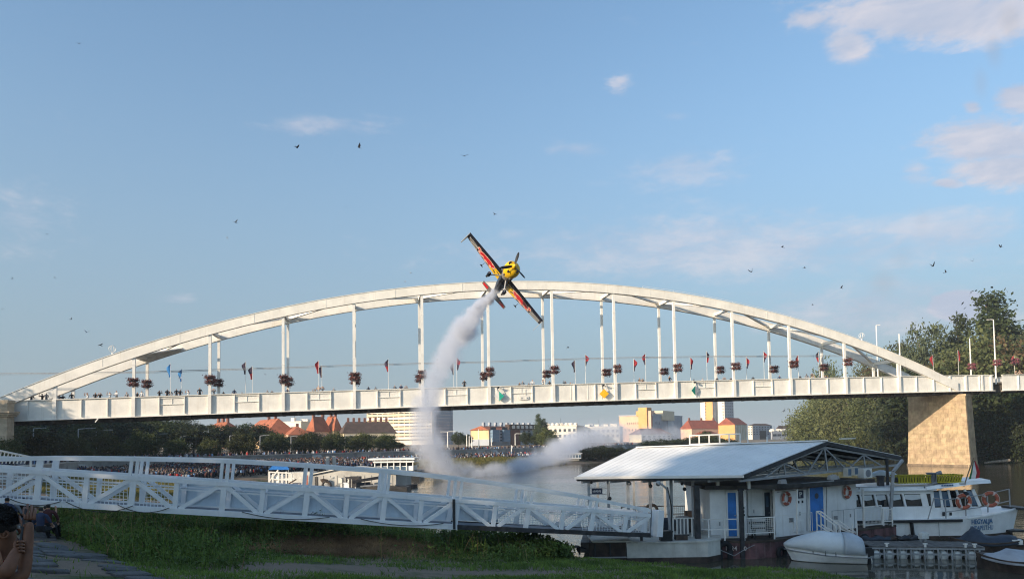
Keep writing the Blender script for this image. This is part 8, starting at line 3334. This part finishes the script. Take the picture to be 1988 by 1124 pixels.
hd = man_pt(3, 1026, 5.05)
fz = lz(hd.x, hd.y)
man = empty('person', (hd.x, hd.y, fz), 'dark haired person in a red shirt close by at the left edge raising bare arms', 'person')
fw_ = Vector((math.sin(R(42)), math.cos(R(42)), 0))
rt_ = Vector((fw_.y, -fw_.x, 0))


def ml(r_, f_, z_):
    return hd + rt_ * r_ + fw_ * f_ + Vector((0, 0, z_))


hip = fz + .88 - hd.z
V = [ml(0, -.02, hip), ml(0, -.02, hip * .62), ml(0, -.03, -.52), ml(0, -.03, -.30), ml(0, -.015, -.20), ml(0, .01, -.08), ml(0, .0, .04)]
RAD = [(.16, .12), (.16, .12), (.19, .13), (.13, .10), .060, (.080, .095), (.078, .092)]
E = [(0, 1), (1, 2), (2, 3), (3, 4), (4, 5), (5, 6)]
Z = [2, 1, 1, 1, 0, 0]
# right arm
b0 = len(V)
el, wr = man_pt(46, 1122, 4.95), man_pt(55, 1036, 5.0)
V += [ml(.20, -.02, -.31), el, wr]
RAD += [.068, .050, .036]
E += [(3, b0), (b0, b0 + 1), (b0 + 1, b0 + 2)]
Z += [1, 0, 0]
pal = man_pt(57, 1012, 5.02)
V.append(pal)
RAD.append((.042, .024))
E.append((b0 + 2, b0 + 3))
Z.append(0)
# left arm
c0 = len(V)
el2, wr2 = man_pt(12, 1112, 4.80), man_pt(30, 1074, 4.88)
V += [ml(-.20, -.02, -.31), el2, wr2, man_pt(37, 1062, 4.90)]
RAD += [.068, .050, .036, (.040, .026)]
E += [(3, c0), (c0, c0 + 1), (c0 + 1, c0 + 2), (c0 + 2, c0 + 3)]
Z += [1, 0, 0, 0]
for s in (-1, 1):
    d0 = len(V)
    V += [ml(s * .10, -.02, hip - .06), ml(s * .11, .02, hip * .5 + (fz - hd.z) * .5), ml(s * .12, -.02, fz - hd.z + .09), ml(s * .12, .14, fz - hd.z + .045)]
    RAD += [.10, .07, .045, .042]
    E += [(0, d0), (d0, d0 + 1), (d0 + 1, d0 + 2), (d0 + 2, d0 + 3)]
    Z += [2, 2, 2, 3]
Vl = [tuple(v - man.location) for v in V]
me = skin_mesh('body', Vl, E, RAD, Z, ['skin_tan', 'cloth_red', 'cloth_jeans', 'cloth_black'], levels=2)
o = bpy.data.objects.new('body', me)
COL.objects.link(o)
o.parent = man


def finger(pts, r0, par):
    mb = MB()
    n = len(pts)
    mb.tube(pts, [r0 * (1 - .28 * k / (n - 1)) for k in range(n)], 8)
    mb.sphere(pts[-1], r0 * .72, 8, 5)
    ob_ = mb.build('finger', 'skin_tan', par, smooth=True)
    return ob_


# raised right hand: fingers reaching up round the top of a phone, thumb from the side of the palm
for k, (dx, top, bend) in enumerate(((-9, 984, -2), (-3, 979, -1), (4, 981, 1), (10, 987, 3))):
    finger([man_pt(57 + dx * .9, 1008, 5.02), man_pt(57 + dx, 998, 5.04), man_pt(57 + dx + bend, 990, 5.08), man_pt(57 + dx * .8 + bend, top, 5.12)], .0105, o)
finger([man_pt(48, 1022, 5.0), man_pt(41, 1012, 5.03), man_pt(38, 1003, 5.08)], .012, o)
# left hand closed round its edge
for k in range(4):
    y = 1050 + k * 6.2
    finger([man_pt(33, y + 2, 4.90), man_pt(40, y, 4.86), man_pt(46, y + 1, 4.90), man_pt(47, y + 4, 4.96)], .0102, o)
finger([man_pt(30, 1066, 4.88), man_pt(29, 1054, 4.92), man_pt(33, 1045, 4.97)], .012, o)
ph = MB()
a, b = man_pt(52, 992, 5.08), man_pt(42, 1052, 4.98)
ph.bar(a, b, .012, .075, up=(.4, -1, 0))
tag(ph.build('phone', 'black'), 'black phone held up between the hands of the person in red', 'phone')
# hair cap, ear
rgh = np.random.default_rng(9)
mb = MB()
mb.sphere(hd + fw_ * -.018 + Vector((0, 0, .035)), .112, 20, 14, (.93, 1.0, 1.08))
hm = mb.mesh('hair', 'hair', man.location, True)
for v in hm.vertices:
    p = v.co + man.location
    q = p - hd
    f_ = q.dot(fw_)
    if q.z < -.02 and f_ > -.02:
        v.co += (hd - p) * .35
    v.co += Vector(rgh.normal(0, .0025, 3))
ob_ = bpy.data.objects.new('hair', hm)
COL.objects.link(ob_)
ob_.parent = man
Ph = hd + Vector((0, 0, .04))
pts = rgh.normal(size=(2600, 3))
pts /= np.linalg.norm(pts, axis=1)[:, None]
pts = pts[(pts[:, 2] > -.1) | (pts @ np.array(fw_) < -.35)]
pts = pts[pts[:, 2] > -.75]
pts = np.array(Ph - fw_ * .018) + pts * np.array([.112, .112, .118])
V, F = leaf_quads(pts, .014, rgh)
ho = bpy.data.objects.new('hair_strands', np_mesh('hair_strands', V - np.array(man.location), F, 'hair'))
COL.objects.link(ho)
ho.parent = man
mb = MB()
ec = hd + rt_ * .086 + fw_ * -.005 + Vector((0, 0, -.03))
mb.torus(ec, rt_ + fw_ * -.3, .022, .009, 12, 6)
mb.sphere(ec, .016, 8, 6, (.6, 1, 1.3))
mb.build('ear', 'skin_tan', man, smooth=True)
mb = MB()
nc = hd + fw_ * .105 + Vector((0, 0, -.035))
mb.tube([nc + Vector((0, 0, .04)) - fw_ * .015, nc + fw_ * .012, nc - Vector((0, 0, .012)) - fw_ * .012], [.010, .017, .008], 8)
mb.build('nose', 'skin_tan', man, smooth=True)
for s in (-1, 1):
    e_ = hd + fw_ * .088 + rt_ * s * .033 + Vector((0, 0, .005))
    MB().sphere(e_, .012, 8, 6).build('eye', 'flag_white', man, smooth=True)
mb = MB()
mo = hd + fw_ * .092 + Vector((0, 0, -.085))
mb.tube([mo - rt_ * .024, mo + fw_ * .008, mo + rt_ * .024], [.004, .007, .004], 6)
mb.build('mouth', 'cloth_maroon', man, smooth=True)

# ------------------------------------------------------------------ unseen houses and trees, added to shade the near bank and the quay
pmat('render_ochre', (0.46, 0.34, 0.18), .85, .08, .3)
for k, (x0, x1, y0, y1, zt, lab) in enumerate([(-50, -38, -34, -9.1, 30, 'tall ochre house added behind the viewer to shade the near bank'), (-62, -38, -76, -36, 31, 'second tall ochre house added behind the viewer to shade the near bank'),
                                                (-120, -96, 20, 62, 23, 'end house of the added row out of view that shades the crowd'), (-122, -98, 64, 112, 24, 'long house of the added row out of view that shades the crowd'), (-126, -102, 114, 138, 22, 'house beyond the long one in the added row that shades the crowd')]):
    zb = 4.6
    r_ = empty('shading_house', ((x0 + x1) / 2, (y0 + y1) / 2, zb), lab, 'house')
    MB().box(((x0 + x1) / 2, (y0 + y1) / 2, (zb + zt - 4) / 2), (x1 - x0, y1 - y0, zt - 4 - zb + zb)).build('wall', 'render_ochre', r_)
    xm = (x0 + x1) / 2
    mb = MB()
    mb.prism([(x0 - .6, y0 - .4, zt - 4), (x1 + .6, y0 - .4, zt - 4), (xm + 4, y0 - .4, zt), (xm - 4, y0 - .4, zt)], (0, y1 - y0 + .8, 0))
    mb.build('roof', 'tile_red', r_)
    nfl, nwn = int((zt - 8) / 4), int((y1 - y0) / 4)
    for i in range(nfl):
        for j in range(nwn):
            piece('window', 'pane_far', r_, (x1 + .02, y0 + (j + .5) * (y1 - y0) / nwn, zb + 2.2 + i * 4), (.14, 1.3, 2.0))
for k, (kd, x, y, s, lab) in enumerate([('plane_tree', -34, 5.0, .56, 'leafy tree added beside the tall house to shade the gangway'), ('plane_tree', -35, 12.0, .60, 'second leafy tree of the added shading row, upstream of the tall house'), ('plane_tree', -37, 19.5, .62, 'third leafy tree of the added shading row'),
                                        ('plane_tree', -40, 27, .60, 'fourth leafy tree of the added shading row'), ('plane_tree', -45, 36, .60, 'fifth leafy tree of the added shading row'), ('plane_tree', -50, 46, .58, 'sixth leafy tree of the added shading row'),
                                        ('plane_tree', -82, 80, .72, 'tree beside the bridge abutment, outside the view'), ('plane_tree', -88, 92, .66, 'tree beyond the bridge abutment, outside the view')]):
    tree(kd, 'shading_tree', (x, y, lz(x, y)), s, lab)
